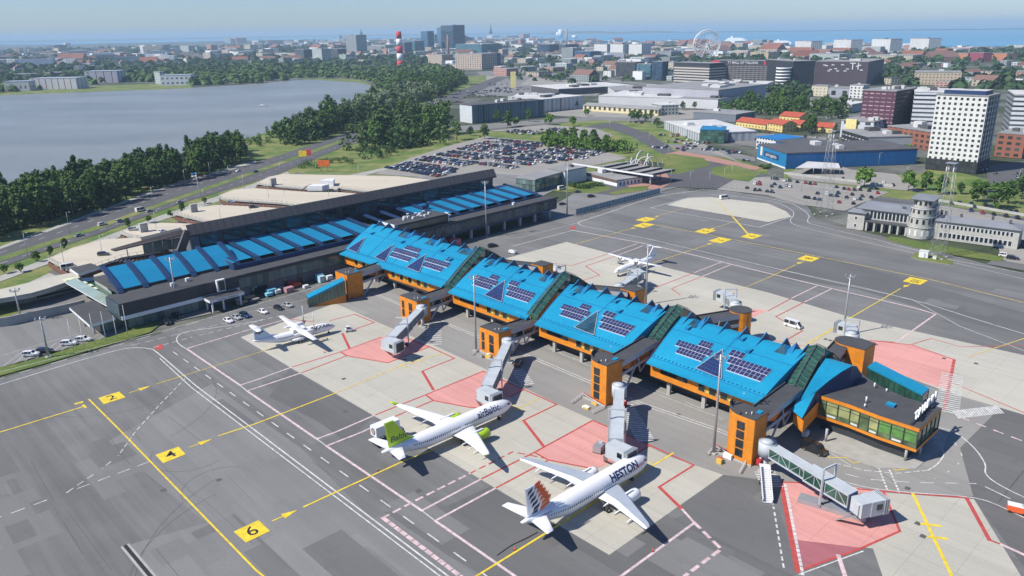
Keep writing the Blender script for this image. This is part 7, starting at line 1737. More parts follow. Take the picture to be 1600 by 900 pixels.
town([(820, 66), (1060, 68), (1240, 76), (1240, 90), (1040, 94), (830, 84)], 60, 74, (30, 80), (10, 24), 'in the harbour quarter below the sea', 'houses of the harbour quarter', .3, 40)
town([(1240, 84), (1480, 86), (1480, 96), (1240, 96)], 26, 75, (35, 80), (9, 14), 'behind the dark mall', 'houses behind the dark mall', .6, 30)
town([(1360, 104), (1640, 100), (1640, 140), (1500, 140), (1380, 136)], 26, 76, (16, 34), (6, 12), 'among the trees on the right', 'houses among the trees on the right', .3, 22)
town([(-50, 116), (120, 100), (420, 92), (420, 100), (200, 112), (-20, 130)], 24, 77, (25, 60), (6, 12), 'beyond the lake', 'houses beyond the lake', .4, 30)
town([(-100, 96), (150, 84), (400, 76), (400, 88), (200, 94), (-100, 112)], 44, 78, (35, 90), (8, 20), 'far beyond the lake on the left', 'houses far beyond the lake', .3, 45)
DH = MB(); rr = random.Random(91)
for poly, n, wz, hz in (([(-500, 100), (0, 84), (420, 74), (820, 66), (820, 84), (420, 94), (0, 108), (-400, 124)], 420, (30, 110), (10, 34)), ([(820, 64), (1060, 66), (1700, 78), (1700, 88), (1240, 92), (820, 94)], 260, (30, 90), (8, 22)), ([(640, 84), (860, 80), (1050, 88), (1050, 104), (860, 100), (700, 102)], 90, (25, 60), (10, 26)), ([(400, 66), (850, 60), (850, 66), (400, 76)], 160, (60, 160), (15, 40))):
    for q in scatter(poly, n, 0, rr.randrange(999)):
        w = rr.uniform(*wz); h = rr.uniform(*hz) * .8 * (1.6 if rr.random() < .08 else 1); a = rr.choice((R(20), R(-48), R(42), R(5))); dx = Vector((math.cos(a), math.sin(a), 0)) * w / 2; dy = Vector((-dx.y, dx.x, 0)) * rr.uniform(.35, .8)
        DH.prism([q - dx - dy, q + dx - dy, q + dx + dy, q - dx + dy], 0, h, rr.choice(CM)[1], rr.choice(RM)[1] if rr.random() < .35 else rr.choice((m_roofg, m_roofw, m_roofw)))
tag(DH.build('distant_houses'), kind='stuff')
multi('street', [[(745, 112), (790, 110), (900, 118), (1050, 134), (1050, 137), (900, 123), (800, 116), (750, 118)], [(770, 98), (800, 98), (830, 120), (810, 135), (780, 130)], [(740, 133), (900, 133), (935, 150), (800, 150), (745, 150)], [(1290, 176), (1400, 185), (1400, 192), (1290, 186)],
    [(700, 198), (860, 186), (930, 182), (1030, 184), (1035, 190), (930, 188), (860, 192), (720, 206)], [(1140, 205), (1310, 215), (1310, 228), (1230, 236), (1130, 222)], [(1200, 150), (1270, 152), (1270, 158), (1200, 156)], [(1040, 225), (1095, 226), (1180, 246), (1180, 252), (1060, 236)]], -.14, m_asph2)
multi('yard', [[(850, 168), (1130, 172), (1200, 160), (1200, 175), (1030, 190), (860, 180)], [(760, 118), (860, 122), (960, 134), (930, 150), (760, 150)]], -.17, m_lot)
# billboards and gateway by the highway
for x_, y_, h, w, m, lab in ((428 + 79, 268, 8, 8, 'orange', 'orange advertising board on the grass by the highway'), (474, 252, 8, 6, 'yellow', 'yellow advertising board on the verge, left of two'), (482, 250, 8, 5, 'red', 'red and white advertising board on the verge, right of two'), (802, 137, 26, 9, 'yellowtall', 'tall yellow sign tower beside the car-filled street')):
    c = G(x_, y_); t = thing('billboard', c, lab, 'billboard'); mm = mat('board_' + m, {'orange': (.75, .16, .02), 'yellow': (.75, .55, .03), 'red': (.55, .06, .08), 'yellowtall': (.75, .65, .25)}[m], .6, var=.2, scale=.4)
    if 'tall' in m: b = MB(); b.box(c, (w, 4, h), mm); b.build('board', t)
    else:
        b = MB(); b.box(c + ZD * (h * .45), (w, .5, h * .55), mm); b.build('board', t)
        for s_ in (-1, 1): b = MB(); b.tube([c + Vector((s_ * w * .3, .4, 0)), c + Vector((s_ * w * .3, .4, h * .5))], .2, m_steel, 6); b.build('post', t)
# ------------------------------------------------------------ cars
m_cglass = glass('car_glass', (.012, .015, .018), .06, .1)
CARC = {'black': (.012, .012, .014), 'dark grey': (.05, .052, .056), 'white': (.70, .70, .70), 'silver': (.36, .37, .38), 'dark blue': (.012, .03, .09), 'red': (.32, .02, .02), 'beige': (.35, .30, .22), 'orange': (.6, .18, .03)}
def carpaint(c): return mat('car_paint_' + c.replace(' ', '_'), CARC[c], .25, var=0, coat=.6)
m_lamp = mat('headlight_lens', (.75, .75, .75), .15, var=0); m_tail = mat('tail_light_lens', (.35, .01, .01), .3, var=0)
SHAPE = {  # stations: x, half width, z of the belt, z top, half width at top
    'car': [(-2.15, .72, .62, .70, .6), (-2.05, .82, .75, .92, .62), (-1.5, .88, .86, 1.40, .58), (-.6, .9, .88, 1.47, .60), (.2, .9, .88, 1.44, .60), (.95, .9, .86, 1.0, .68), (1.8, .86, .74, .84, .66), (2.15, .72, .58, .66, .6)],
    'suv': [(-2.3, .80, .80, .95, .7), (-2.2, .9, .98, 1.55, .68), (-1.6, .93, 1.0, 1.72, .68), (-.4, .95, 1.0, 1.75, .70), (.4, .95, 1.0, 1.70, .70), (1.1, .93, .98, 1.12, .78), (2.0, .9, .88, 1.0, .74), (2.35, .78, .66, .8, .66)],
    'van': [(-2.9, .92, 1.1, 2.3, .82), (-2.8, .98, 1.15, 2.42, .86), (-1, 1.0, 1.15, 2.45, .88), (1.2, 1.0, 1.15, 2.42, .86), (1.7, 1.0, 1.1, 2.2, .84), (2.3, .96, 1.05, 1.3, .84), (2.85, .88, .75, .95, .78)]}
def car_geo(kind, pm, b, g, x0=0):
    st = SHAPE[kind]; rings = []
    for x, w, zb, zt, wt in st: rings.append([(x, -w * .96, .28), (x, -w, .55), (x, -w, zb), (x, -wt, zt), (x, wt, zt), (x, w, zb), (x, w, .55), (x, w * .96, .28)])
    for i in range(len(rings) - 1):
        r0, r1 = rings[i], rings[i + 1]
        for j in range(8):
            k = (j + 1) % 8; q = [r0[j], r1[j], r1[k], r0[k]]; tall = st[i][3] - st[i][2] > .3 and st[i + 1][3] - st[i + 1][2] > .3; slope_ = abs(st[i][3] - st[i + 1][3]) > .22
            isg = (j in (2, 4) and tall) or (j == 3 and slope_ and max(st[i][3], st[i + 1][3]) > 1.2)
            if isg:
                c = sum((Vector(p) for p in q), Vector()) / 4; g.face([c + (Vector(p) - c) * .9 + (Vector((0, -.02 if j == 2 else .02, 0)) if j != 3 else Vector((0, 0, .02))) for p in q], m_cglass)
            b.face(q, pm)
    b.face(rings[0][::-1], pm); b.face(rings[-1], pm)
def wheel_at(b, x, y, r=.33): b.tube([(x, y - .11, r), (x, y + .11, r)], r, m_tyre, 12); b.tube([(x, y - .12, r), (x, y + .12, r)], r * .55, m_metal, 8)
PC = {}
def near_car(kind, col):
    key = (kind, col)
    if key in PC: return PC[key]
    t = bpy.data.objects.new({'car': 'car', 'suv': 'car', 'van': 'van'}[kind], None); C.objects.link(t); ORG[t.name] = Vector(); t['category'] = 'van' if kind == 'van' else 'car'; t['label'] = 'x'
    b = MB(); g = MB(); car_geo(kind, carpaint(col), b, g); body = b.build('body', t); g.build('window_glass', t); L_ = SHAPE[kind][-1][0]
    for x in (-L_ * .62, L_ * .64):
        for s_ in (-1, 1): b = MB(); wheel_at(b, x, s_ * SHAPE[kind][3][1] * .93, .36 if kind != 'car' else .32); b.build('wheel', t)
    zl = .62 if kind == 'car' else .78
    for s_ in (-1, 1): b = MB(); b.box((L_ - .08, s_ * .55, zl - .1), (.22, .3, .16), m_lamp); b.build('headlight', t); b = MB(); b.box((SHAPE[kind][0][0] + .04, s_ * .55, zl), (.16, .25, .16), m_tail); b.build('tail_light', t)
    note_kids(t); PC[key] = [t, False]; return PC[key]
def put_car(x_, y_, kind, col, rz, label, group=None, z=0):
    p = near_car(kind, col); P = G(x_, y_, z)
    if not p[1]:
        p[1] = True; o = p[0]; o.location = P; o.rotation_euler = (0, 0, rz); o['label'] = label
        if group: o['group'] = group
        return o
    o = copy_tree(p[0], P, rz, label, group); return o
aV = R(43.3); aU = R(-46.7); GN = 'cars parked at the terminal'
put_car(357, 503, 'car', 'white', aU + .1, 'white car, leftmost of the airside row by the terminal', GN); put_car(370, 498, 'car', 'silver', aU + .1, 'silver estate car beside the leftmost white one', GN); put_car(383, 495, 'suv', 'dark blue', aU + .1, 'dark blue people carrier in the airside row', GN)
put_car(411, 489, 'car', 'white', aU + .1, 'white hatchback alone in the middle of the airside row', GN); put_car(435, 483, 'car', 'black', aU + .1, 'black estate car in the airside row', GN); put_car(450, 479, 'car', 'silver', aU + .1, 'silver car with orange roof marking at the end of the row', GN)
put_car(260, 505, 'suv', 'black', aU, 'black car by the grass strip under the left light mast', GN); put_car(277, 496, 'suv', 'black', aU + .2, 'black car just right of the light mast base', GN)
put_car(49, 556, 'suv', 'white', R(8), 'white off-road car, leftmost in the staff car park', GN); put_car(71, 551, 'suv', 'black', R(6), 'dark green off-road car beside the leftmost white one', GN); put_car(108, 539, 'suv', 'white', R(6), 'white off-road car with dark roof windows between flagpoles', GN); put_car(131, 533, 'suv', 'white', R(4), 'pale estate car behind the flagpoles', GN)
put_car(1271, 706, 'van', 'black', R(-50), 'dark navy van parked beside the end building'); put_car(810, 570, 'suv', 'dark grey', R(75), 'grey car in the shadow below the second boarding bridge')
put_car(770, 386, 'suv', 'black', R(30), 'black pickup on the road beyond the pier'); put_car(878, 296, 'van', 'white', R(35), 'white van on the forecourt by the light pole'); put_car(903, 301, 'car', 'dark grey', R(20), 'dark car left of two on the forecourt'); put_car(924, 308, 'suv', 'black', R(25), 'black off-road car by the glass fence'); put_car(879, 320, 'car', 'black', R(30), 'black car beside the east end of the terminal')
put_car(1132, 311, 'van', 'white', R(20), 'white van with orange beacon by the round concrete pad'); put_car(1239, 511, 'van', 'white', R(-50), 'white service van on the concrete behind the pier'); put_car(1570, 401, 'suv', 'white', R(-35), 'white van parked at the end of the old terminal', z=0); put_car(1582, 405, 'suv', 'black', R(-35), 'dark pickup parked beside the white van')
put_car(220, 330, 'van', 'white', R(60), 'white box van on the highway'); put_car(234, 331, 'car', 'silver', R(60), 'silver car right behind the white box van'); put_car(160, 352, 'suv', 'white', R(60), 'white car in the near highway lanes'); put_car(188, 347, 'suv', 'silver', R(60), 'silver car ahead of the white one on the highway'); put_car(124, 369, 'car', 'silver', R(60), 'silver car on the highway above the young trees'); put_car(281, 317, 'car', 'silver', R(62), 'silver car beside the flagpole on the highway'); put_car(400, 269, 'car', 'dark blue', R(70), 'blue car far up the highway'); put_car(372, 268, 'car', 'white', R(-110), 'white car on the far carriageway')
put_car(162, 399, 'suv', 'dark grey', R(10), 'dark car on the parking deck above the terminal corner', z=4.6); put_car(209, 360, 'suv', 'silver', R(5), 'silver pickup on the parking deck by the stair core', z=4.6); put_car(254, 363, 'car', 'white', R(70), 'white car on the parking deck near the blade roof', z=4.6); put_car(108, 420, 'van', 'white', R(40), 'white van at the left corner of the parking deck', z=4.6)
put_car(361, 317, 'car', 'silver', R(5), 'beige car on the second deck bay', z=4.6); put_car(396, 325, 'suv', 'black', R(20), 'black car on the deck beside a lamp post', z=4.6)
# far parked cars: one small mesh each
SM = {}
def small_car(kind, col):
    if (kind, col) not in SM:
        b = MB(); g = MB(); car_geo(kind, carpaint(col), b, b); L_ = SHAPE[kind][-1][0]
        for x in (-L_ * .62, L_ * .64):
            for s_ in (-1, 1): wheel_at(b, x, s_ * .82)
        SM[(kind, col)] = b.mesh('parked_car')
    return SM[(kind, col)]
COLS = ['black', 'dark grey', 'dark blue', 'silver', 'black', 'dark grey', 'white', 'silver', 'dark blue', 'red', 'black', 'beige', 'dark grey', 'white']
def far_car(P, rz, col, label, group, kind=None):
    o = bpy.data.objects.new('parked_car', small_car(kind or rnd.choice(['car', 'car', 'suv']), col)); C.objects.link(o); o.location = P; o.rotation_euler = (0, 0, rz); tag(o, label, 'car', group); return o
NFAR = 0; EXTRA = []
def car_row(p0, p1, where, group, gap=2.65, fill=.93, turn=0, cap=205, off=0):
    global NFAR
    A = G(*p0); B_ = G(*p1); d = (B_ - A); L_ = d.length; d /= L_; rz = math.atan2(d.y, d.x) + R(90) + turn; n = int(L_ / gap)
    for i in range(n):
        if rnd.random() > fill: continue
        P = A + d * gap * (i + .5) + Vector((-d.y, d.x, 0)) * off; c = rnd.choice(COLS); rz2 = rz + (math.pi if rnd.random() < .4 else 0) + rnd.uniform(-.04, .04)
        if NFAR < cap: NFAR += 1; far_car(P, rz2, c, '%s car %s' % (c, where), group)
        else: EXTRA.append((P, rz2, c))
g = 'cars in the big long-stay car park'
rows = [((603, 262), (690, 277), 'in the nearest left row of the big car park'), ((620, 259), (703, 272), 'in the second left row of the big car park'), ((631, 256), (714, 268), 'in the third left row of the big car park'), ((650, 250), (728, 260), 'in the fourth left row of the big car park'), ((660, 247), (740, 257), 'in the fifth left row of the big car park'),
        ((750, 257), (805, 264), 'in the nearest right row of the big car park'), ((772, 252), (834, 259), 'in the second right row of the big car park'), ((797, 247), (862, 256), 'in the third right row of the big car park'), ((680, 242), (750, 250), 'in the sixth left row of the big car park'),
        ((700, 238), (776, 247), 'in the seventh left row of the big car park'), ((762, 247), (800, 251), 'in the middle block of the big car park'), ((815, 243), (890, 252), 'in the fourth right row of the big car park'), ((835, 239), (915, 249), 'in the fifth right row of the big car park'),
        ((715, 233), (800, 243), 'in the far rows of the big car park'), ((728, 229), (815, 239), 'in the far rows of the big car park'), ((742, 226), (830, 235), 'in the far rows of the big car park'), ((755, 223), (845, 231), 'in the far rows of the big car park'), ((775, 220), (865, 228), 'in the far rows of the big car park'), ((850, 235), (930, 244), 'in the far rows of the big car park'), ((865, 231), (945, 240), 'in the far rows of the big car park'), ((880, 228), (958, 237), 'in the far rows of the big car park'), ((820, 238), (870, 243), 'in the far rows of the big car park')]
for a, c, w in rows: car_row(a, c, w, g)
for a, c, w in rows: car_row(a, c, w, g, off=5.3)
b = MB()
def add_car_geo(b, P, rz, col):
    me = MB(); car_geo('car', carpaint(col), me, me); cs, sn = math.cos(rz), math.sin(rz)
    for f, mi in zip(me.f, me.mi): b.face([Vector((me.v[i].x * cs - me.v[i].y * sn + P.x, me.v[i].x * sn + me.v[i].y * cs + P.y, me.v[i].z)) for i in f], me.mats[mi])
for x_, y_, n in ((820, 207, 40), (880, 204, 40), (1010, 192, 14), (1060, 212, 16), (1075, 222, 14), (1150, 214, 16), (1185, 207, 10), (690, 160, 22), (735, 145, 26), (760, 150, 20), (780, 143, 30), (800, 139, 30), (1440, 138, 26), (1050, 232, 12), (1095, 232, 14), (1130, 236, 12), (1290, 215, 10), (1560, 272, 6), (700, 152, 14), (760, 132, 22)):
    c0 = G(x_, y_); k = (c0.length / 600)
    for i in range(n): EXTRA.append((c0 + UD * rnd.uniform(-26, 26) * k * .6 + VD * (round(rnd.uniform(-2, 2)) * 7 * k * .6), aV + rnd.uniform(-.06, .06), rnd.choice(COLS)))
for P, rz, c in EXTRA: add_car_geo(b, P, rz, c)
tag(b.build('distant_cars'), kind='stuff')
K6 = {'k': 'black', 'w': 'white', 'r': 'red', 'b': 'dark blue', 'g': 'dark grey', 's': 'silver'}
for i, (x, y, c) in enumerate([(370, 575, 'k'), (408, 580, 'k'), (190, 627, 'w'), (232, 613, 'r'), (235, 633, 'r'), (110, 668, 'k'), (190, 690, 'k'), (235, 690, 'k'), (310, 703, 'k'), (358, 708, 'k'), (385, 630, 'b'), (355, 652, 'k'), (440, 662, 'b'), (485, 596, 'w'), (535, 596, 'g'), (612, 609, 'k'), (695, 618, 'r'), (742, 626, 'k'), (788, 628, 'r'), (540, 652, 'w'), (500, 647, 's'),
    (1005, 660, 'b'), (815, 723, 'k'), (908, 728, 'w'), (950, 744, 'k'), (1005, 749, 'b'), (1018, 720, 'k'), (690, 763, 'k'), (725, 768, 'k'), (785, 776, 'k'), (835, 786, 'b'), (1028, 811, 'r'), (1080, 676, 'k'), (1125, 683, 'r'), (1180, 688, 'g'), (1240, 686, 'k'), (1228, 661, 'w'), (1160, 734, 'k'), (1105, 763, 'k'), (1260, 751, 'g'), (1185, 779, 'w'), (1240, 781, 'b'), (1172, 824, 'k'), (1330, 696, 'k'),
    (1415, 718, 'r'), (1345, 671, 'b'), (1400, 671, 'k'), (1350, 763, 'k'), (1070, 575, 'k'), (1475, 610, 'w'), (1570, 640, 'k'), (75, 160 + 230, 'k'), (120, 385, 's')]):
    far_car(G(1150 + x / 6.4, 190 + y / 6.4), aV + R(20) + rnd.uniform(-.1, .1), K6[c], '%s car parked between the blue hall and the apron' % K6[c], 'cars in the right-hand car park')
for x, y, c in [(990, 150, 'k'), (1063, 145, 'k'), (1160, 156, 'b'), (1185, 181, 'g'), (1275, 166, 'k'), (1320, 178, 'b'), (1155, 214, 'b'), (1248, 233, 'r'), (1345, 246, 'k'), (1430, 213, 'k'), (1485, 216, 'k'), (1532, 221, 'k'), (1445, 259, 'k'), (1540, 274, 'k')]:
    far_car(G(1300 + x / 5.333, 290 + y / 5.333), aV + R(25), K6[c], '%s car parked behind the old terminal' % K6[c], 'cars behind the old terminal')
# ------------------------------------------------------------ masts, lamps, poles and apron equipment
def light_mast(x_, y_, h, label, group='tall apron light masts', heads=3):
    c = G(x_, y_); t = thing('light_mast', c, label, 'light mast', group); b = MB(); b.tube([c, c + ZD * h * .5, c + ZD * h], [.36, .28, .18], m_steel, 10); b.build('pole', t)
    b = MB(); b.tube([c + ZD * (h - .9) + Vector((1.3 * math.cos(i * .785), 1.3 * math.sin(i * .785), 0)) for i in range(9)], .08, m_steel, 5, cap=False)
    for i in range(4): a = i * 1.5708; b.beam(c + ZD * (h - .9), c + ZD * (h - .9) + Vector((math.cos(a), math.sin(a), 0)) * 1.4, .1, .1, m_steel)
    b.build('head_frame', t)
    for i in range(6): a = i * 1.047; b = MB(); q = c + ZD * (h - .5) + Vector((math.cos(a), math.sin(a), 0)) * 1.5; b.box(q, (.4, .4, .3), m_steel, Vector((math.cos(a), math.sin(a), 0))); b.build('floodlight', t)
    b = MB(); b.box(c, (1.6, 1.6, .3), m_concw, UD); b.build('base', t)
for x_, y_, h, lab in ((279, 490, 20.5, 'light mast in front of the left part of the terminal'), (760, 370, 26.5, 'light mast in front of the terminal east wing'), (744, 548, 24, 'light mast beside the second orange gate tower'), (1009, 476, 22, 'light mast beyond the pier beside the white propeller aircraft'),
                       (1115, 708, 24.5, 'nearest light mast beside the tall rounded tower'), (1317, 524, 20, 'light mast behind the pier beside the half-round tower'), (34, 503, 12, 'short light mast beyond the staff car park wall'), (76, 558, 13, 'short light mast in the staff car park'), (886, 336, 27, 'slim white light mast at the glass fence')): light_mast(x_, y_, h, lab)
def lamp(x_, y_, h, z=0, grp='street lamps along highway and deck', lab='thin street lamp beside the highway'):
    c = G(x_, y_, z); b = MB(); b.tube([c, c + ZD * h], [.11, .07], m_steel, 6); b.beam(c + ZD * h, c + ZD * (h + .1) + Vector((1.2, .4, 0)), .12, .1, m_steel); b.box(c + ZD * h + Vector((1.3, .45, 0)), (.7, .3, .15), m_antenna); tag(b.build('street_lamp', at=c), lab, 'street lamp', grp)
for x_, y_ in ((44, 402), (110, 366), (115, 340), (181, 319), (240, 322), (290, 291), (329, 279), (359, 285), (382, 300), (320, 324), (439, 280), (495, 282), (561, 285), (626, 286)): lamp(x_, y_, 11)
for x_, y_ in ((100, 410), (160, 396), (244, 356), (391, 329), (444, 303), (514, 306), (420, 310), (345, 345)): lamp(x_, y_, 8, 4.6, lab='thin lamp post on the parking deck')
for x_, y_ in ((1034, 272), (1044, 250), (1078, 293), (1108, 294), (1131, 288), (1143, 283), (1048, 290), (1014, 228), (940, 262), (828, 250), (760, 240), (700, 236), (1195, 262), (1250, 262), (952, 205), (1415, 285), (1372, 262), (1590, 290), (1205, 300), (1252, 300)): lamp(x_, y_, 10, 0, lab='thin street lamp by the roundabout and car parks')
for i, (x_, y_, yt) in enumerate(((115, 548, 500), (132, 543, 497), (149, 538, 491), (166, 533, 488), (183, 529, 494), (200, 525, 478))):
    c = G(x_, y_); b = MB(); b.tube([c, c + ZD * height_at(c, yt)], [.12, .06], m_whitem, 8); b.tube([c + ZD * height_at(c, yt), c + ZD * (height_at(c, yt) + .25)], .12, m_whitem, 6); tag(b.build('flagpole', at=c), 'bare white flagpole on the grass strip beside the staff car park', 'flagpole', 'flagpoles by the staff car park')
for x_, y_, yt in ((474, 497, 478), (490, 502, 489)): c = G(x_, y_); b = MB(); b.tube([c, c + ZD * height_at(c, yt)], [.14, .1], m_whitem, 8); tag(b.build('pole', at=c), 'thin white pole behind the small propeller airliner', 'pole', 'poles by the propeller aircraft')
c = G(312, 311); t = thing('flag_on_pole', c, 'blue, black and white flag on a tall pole by the highway', 'flag'); b = MB(); b.tube([c, c + ZD * 16], [.15, .08], m_whitem, 8); b.build('pole', t)
b = MB()
for i, mm in enumerate((mat('flag_blue', (.03, .20, .55), .8, var=0), m_blk, m_whitem)):
    z = 15.8 - i * .75; pts = [(c + Vector((-.1 - .5 * k, .15 * math.sin(k * 1.3), z - .05 * k))) for k in range(7)]
    for p, q in zip(pts, pts[1:]): b.face([p, q, q - ZD * .75, p - ZD * .75], mm); b.face([p + Vector((0, .01, 0)), p - ZD * .75 + Vector((0, .01, 0)), q - ZD * .75 + Vector((0, .01, 0)), q + Vector((0, .01, 0))], mm)
b.build('flag', t)
# lattice masts
def lattice(x_, y_, yt, w0, w1, label):
    c = G(x_, y_); h = height_at(c, yt); t = thing('lattice_mast', c, label, 'radio mast'); b = MB(); n = int(h / 3.2)
    def cor(k, i): w = w0 + (w1 - w0) * min(1, i / n * 1.1); return c + (UD * (1 if k in (0, 1) else -1) + VD * (1 if k in (1, 2) else -1)) * w / 2 + ZD * h * i / n
    for k in range(4):
        b.tube([cor(k, 0), cor(k, n)], .07, m_steel, 5)
        for i in range(n): b.beam(cor(k, i), cor((k + 1) % 4, i + 1), .05, .05, m_steel); b.beam(cor(k, i + 1), cor((k + 1) % 4, i + 1), .05, .05, m_steel); b.beam(cor((k + 1) % 4, i), cor(k, i + 1), .06, .06, m_steel)
    b.build('lattice', t)
    b = MB(); b.box(c + ZD * h, (w1 * 1.5, w1 * 1.5, .2), m_steel, UD); b.tube([c + ZD * h, c + ZD * (h + 4)], .08, m_steel, 5); b.build('platform', t)
    for k in range(4): b = MB(); b.box(cor(k, int(n * .93)) + ZD * .2, (.4, .4, 1.6), m_antenna, UD); b.build('antenna_panel', t)
    for k in range(4): b = MB(); b.box(cor(k, 0), (.9, .9, .5), m_concw, UD); b.build('footing', t)
    return t
lattice(1464, 402, 255, 5.5, 2.6, 'tall lattice radio mast on the kerbed island before the old terminal'); lattice(1287, 335, 205, 6.5, 2.4, 'pale lattice mast in the right-hand car park')
c = G(1443, 402); b = MB(); b.box(c + ZD * .1, (3.4, 2.4, 2.7), m_whitem, OD); b.box(c + ZD * 2.8, (3.6, 2.6, .15), m_antenna, OD); b.box(c + ZD * .1 - ON * 1.22 + OD * .6, (.8, .05, 2), m_greymetal, OD); tag(b.build('equipment_cabin', at=c), 'small white equipment cabin on the kerbed island', 'cabin')
c = G(1460, 405); b = MB(); b.box(c + ZD * .1, (1.4, 1.0, 1.3), m_antenna, OD); b.box(c + ZD * 1.4, (1.5, 1.1, .1), m_greymetal, OD); tag(b.build('equipment_box', at=c), 'small grey equipment box at the foot of the radio mast', 'cabinet')
# catering truck behind the green-tailed airliner
c = G(607, 690); d = PA.D; t = thing('catering_truck', c, 'white high-lift catering truck with raised box behind the green tail', 'truck')
b = MB(); b.box(c + ZD * .5, (7.6, 2.3, .5), m_dark, d); b.build('chassis', t); b = MB(); b.box(c + d * 3.0 + ZD * .9, (1.7, 2.3, 1.7), m_whitem, d); b.box(c + d * 3.5 + ZD * 1.7, (.75, 2.34, .8), m_cglass, d); b.build('cab', t)
b = MB(); b.box(c + ZD * 2.9 - d * .6, (6.6, 2.5, 2.5), m_whitem, d, m_whitem); b.beam(c + ZD * 2.95 - d * 3.9, c + ZD * 2.95 + d * 2.7, 2.54, .12, m_greymetal); bx_ = b.build('box', t)
b = MB(); n_ = Vector((d.y, -d.x, 0)); q = c - d * 3.92 + ZD * 4.2; b.face([q + (n_ * math.cos(k * .5236) * .85 + ZD * math.sin(k * .5236) * .85) for k in range(12)], m_navy); b.face([q - d * .01 + (n_ * math.cos(k * .5236) * .6 + ZD * math.sin(k * .5236) * .6) for k in range(12)], mat('warm_sign_disc', (.45, .28, .18), .6)); b.build('round_mark', bx_)
b = MB()
for s_ in (-1, 1): b.beam(c - d * 2.4 + n_ * s_ * .9 + ZD * .9, c + d * 1.4 + n_ * s_ * .9 + ZD * 2.9, .16, .2, m_dark); b.beam(c + d * 1.4 + n_ * s_ * .9 + ZD * .9, c - d * 2.4 + n_ * s_ * .9 + ZD * 2.9, .16, .2, m_dark)
b.build('scissor_lift', t)
for a in (-2.4, 2.7):
    for s_ in (-1, 1): b = MB(); q = c + d * a + n_ * s_ * 1.0 + ZD * .48; b.tube([q - n_ * .16, q + n_ * .16], .48, m_tyre, 12); b.build('wheel', t)
# passenger stairs
def stairs(x_, y_, ang, label, h=3.2, L_=7):
    c = G(x_, y_); d = Vector((math.cos(ang), math.sin(ang), 0)); n = Vector((-d.y, d.x, 0)); t = thing('passenger_stairs', c, label, 'passenger stairs'); b = MB(); N = 16
    for i in range(N): q = c - d * (L_ / 2 - L_ * (i + .5) / N); b.box(q + ZD * (h * i / N + .15), (L_ / N + .02, 1.7, .18), m_antenna, d)
    b.build('steps', t)
    for s_ in (-1, 1):
        b = MB(); p = c - d * L_ / 2 + n * s_ * .95 + ZD * .6; q = c + d * L_ / 2 + n * s_ * .95 + ZD * (h + .6); b.beam(p, q, .1, 1.2, m_whitem); b.build('side_panel', t)
        for a in (-L_ * .3, L_ * .4): b = MB(); q = c + d * a + n * s_ * .9 + ZD * .35; b.tube([q - n * .12, q + n * .12], .35, m_tyre, 10); b.build('wheel', t)
    b = MB(); b.box(c + d * (L_ / 2 + .7) + ZD * (h + .1), (1.5, 2, .15), m_whitem, d); b.beam(c + d * (L_ / 2 + .5), c + d * (L_ / 2 + .5) + ZD * h, 1.4, .2, m_dark); b.build('top_platform', t)
_q = G(1190, 745) - G(1200, 795)
stairs(1196, 770, math.atan2(_q.y, _q.x), 'white mobile passenger stairs left of the nearest pink zone', 3.4, 8)
# small carts, tugs, cones, barriers, crates
def cart(x_, y_, rz, size, body, label, name='ground_cart', cat='cart', cab=False, group=None, top=None):
    c = G(x_, y_); d = Vector((math.cos(rz), math.sin(rz), 0)); n = Vector((-d.y, d.x, 0)); t = thing(name, c, label, cat, group); b = MB(); L_, w, h = size; b.box(c + ZD * .35, (L_, w, h - .35), body, d, top or body)
    if cab: b.box(c + ZD * h - d * L_ * .15, (L_ * .4, w * .9, .8), m_cglass, d, m_whitem)
    b.box(c + ZD * h + d * L_ * .3, (L_ * .2, w * .5, .25), m_greymetal, d); b.build('body', t)
    for a in (-.35, .35):
        for s_ in (-1, 1): b = MB(); q = c + d * L_ * a + n * s_ * w * .48 + ZD * .28; b.tube([q - n * .1, q + n * .1], .28, m_tyre, 8); b.build('wheel', t)
m_redm = mat('red_equipment', (.45, .03, .04), .5, var=.1); m_cyan = mat('light_blue_tarp', (.20, .50, .62), .7, var=.1)
cart(544, 467, R(40), (3.0, 1.6, 1.3), m_redm, 'small red and white baggage tug beside the far orange tower', 'baggage_tug', 'tug', True); cart(556, 463, R(40), (2.2, 1.5, 1.2), m_whitem, 'white luggage trailer behind the red and white tug', 'luggage_trailer', 'trailer')
cart(546, 518, R(20), (2.6, 1.4, 1.1), m_whitem, 'small white tractor near the nose of the left propeller airliner', 'tow_tractor', 'tractor', True)
cart(801, 396, R(-40), (3.4, 1.7, 1.4), m_whitem, 'white ground power unit on the apron behind the second bay', 'ground_power_unit', 'power unit'); cart(640, 503, R(60), (1.6, 1.2, 1.4), m_redm, 'red fire extinguisher trolley below the first bridge', 'extinguisher_trolley', 'trolley')
cart(975, 636, R(45), (1.2, 1.0, 1.6), m_redm, 'red extinguisher cabinet at the foot of the rounded tower', 'extinguisher_cabinet', 'cabinet'); cart(1186, 727, R(45), (1.2, 1.0, 1.6), m_redm, 'red extinguisher cabinet beside the nearest bridge column', 'extinguisher_cabinet', 'cabinet')
cart(1258, 683, R(45), (1.6, 1.2, 1.7), m_whitem, 'white cabinet beside the end building columns', 'service_cabinet', 'cabinet'); cart(1588, 800, R(-30), (3.4, 1.8, 1.6), mat('orange_equipment', (.75, .12, .03), .5, var=.1), 'orange and white barrier trailer at the right edge', 'barrier_trailer', 'trailer', top=m_whitem)
cart(936, 705, R(60), (3, 2, 1.8), m_steel, 'grey service lift beside the third boarding bridge', 'service_lift', 'lift'); cart(1340, 737, 0, (.1, .1, .5), m_steel, 'x') if False else None
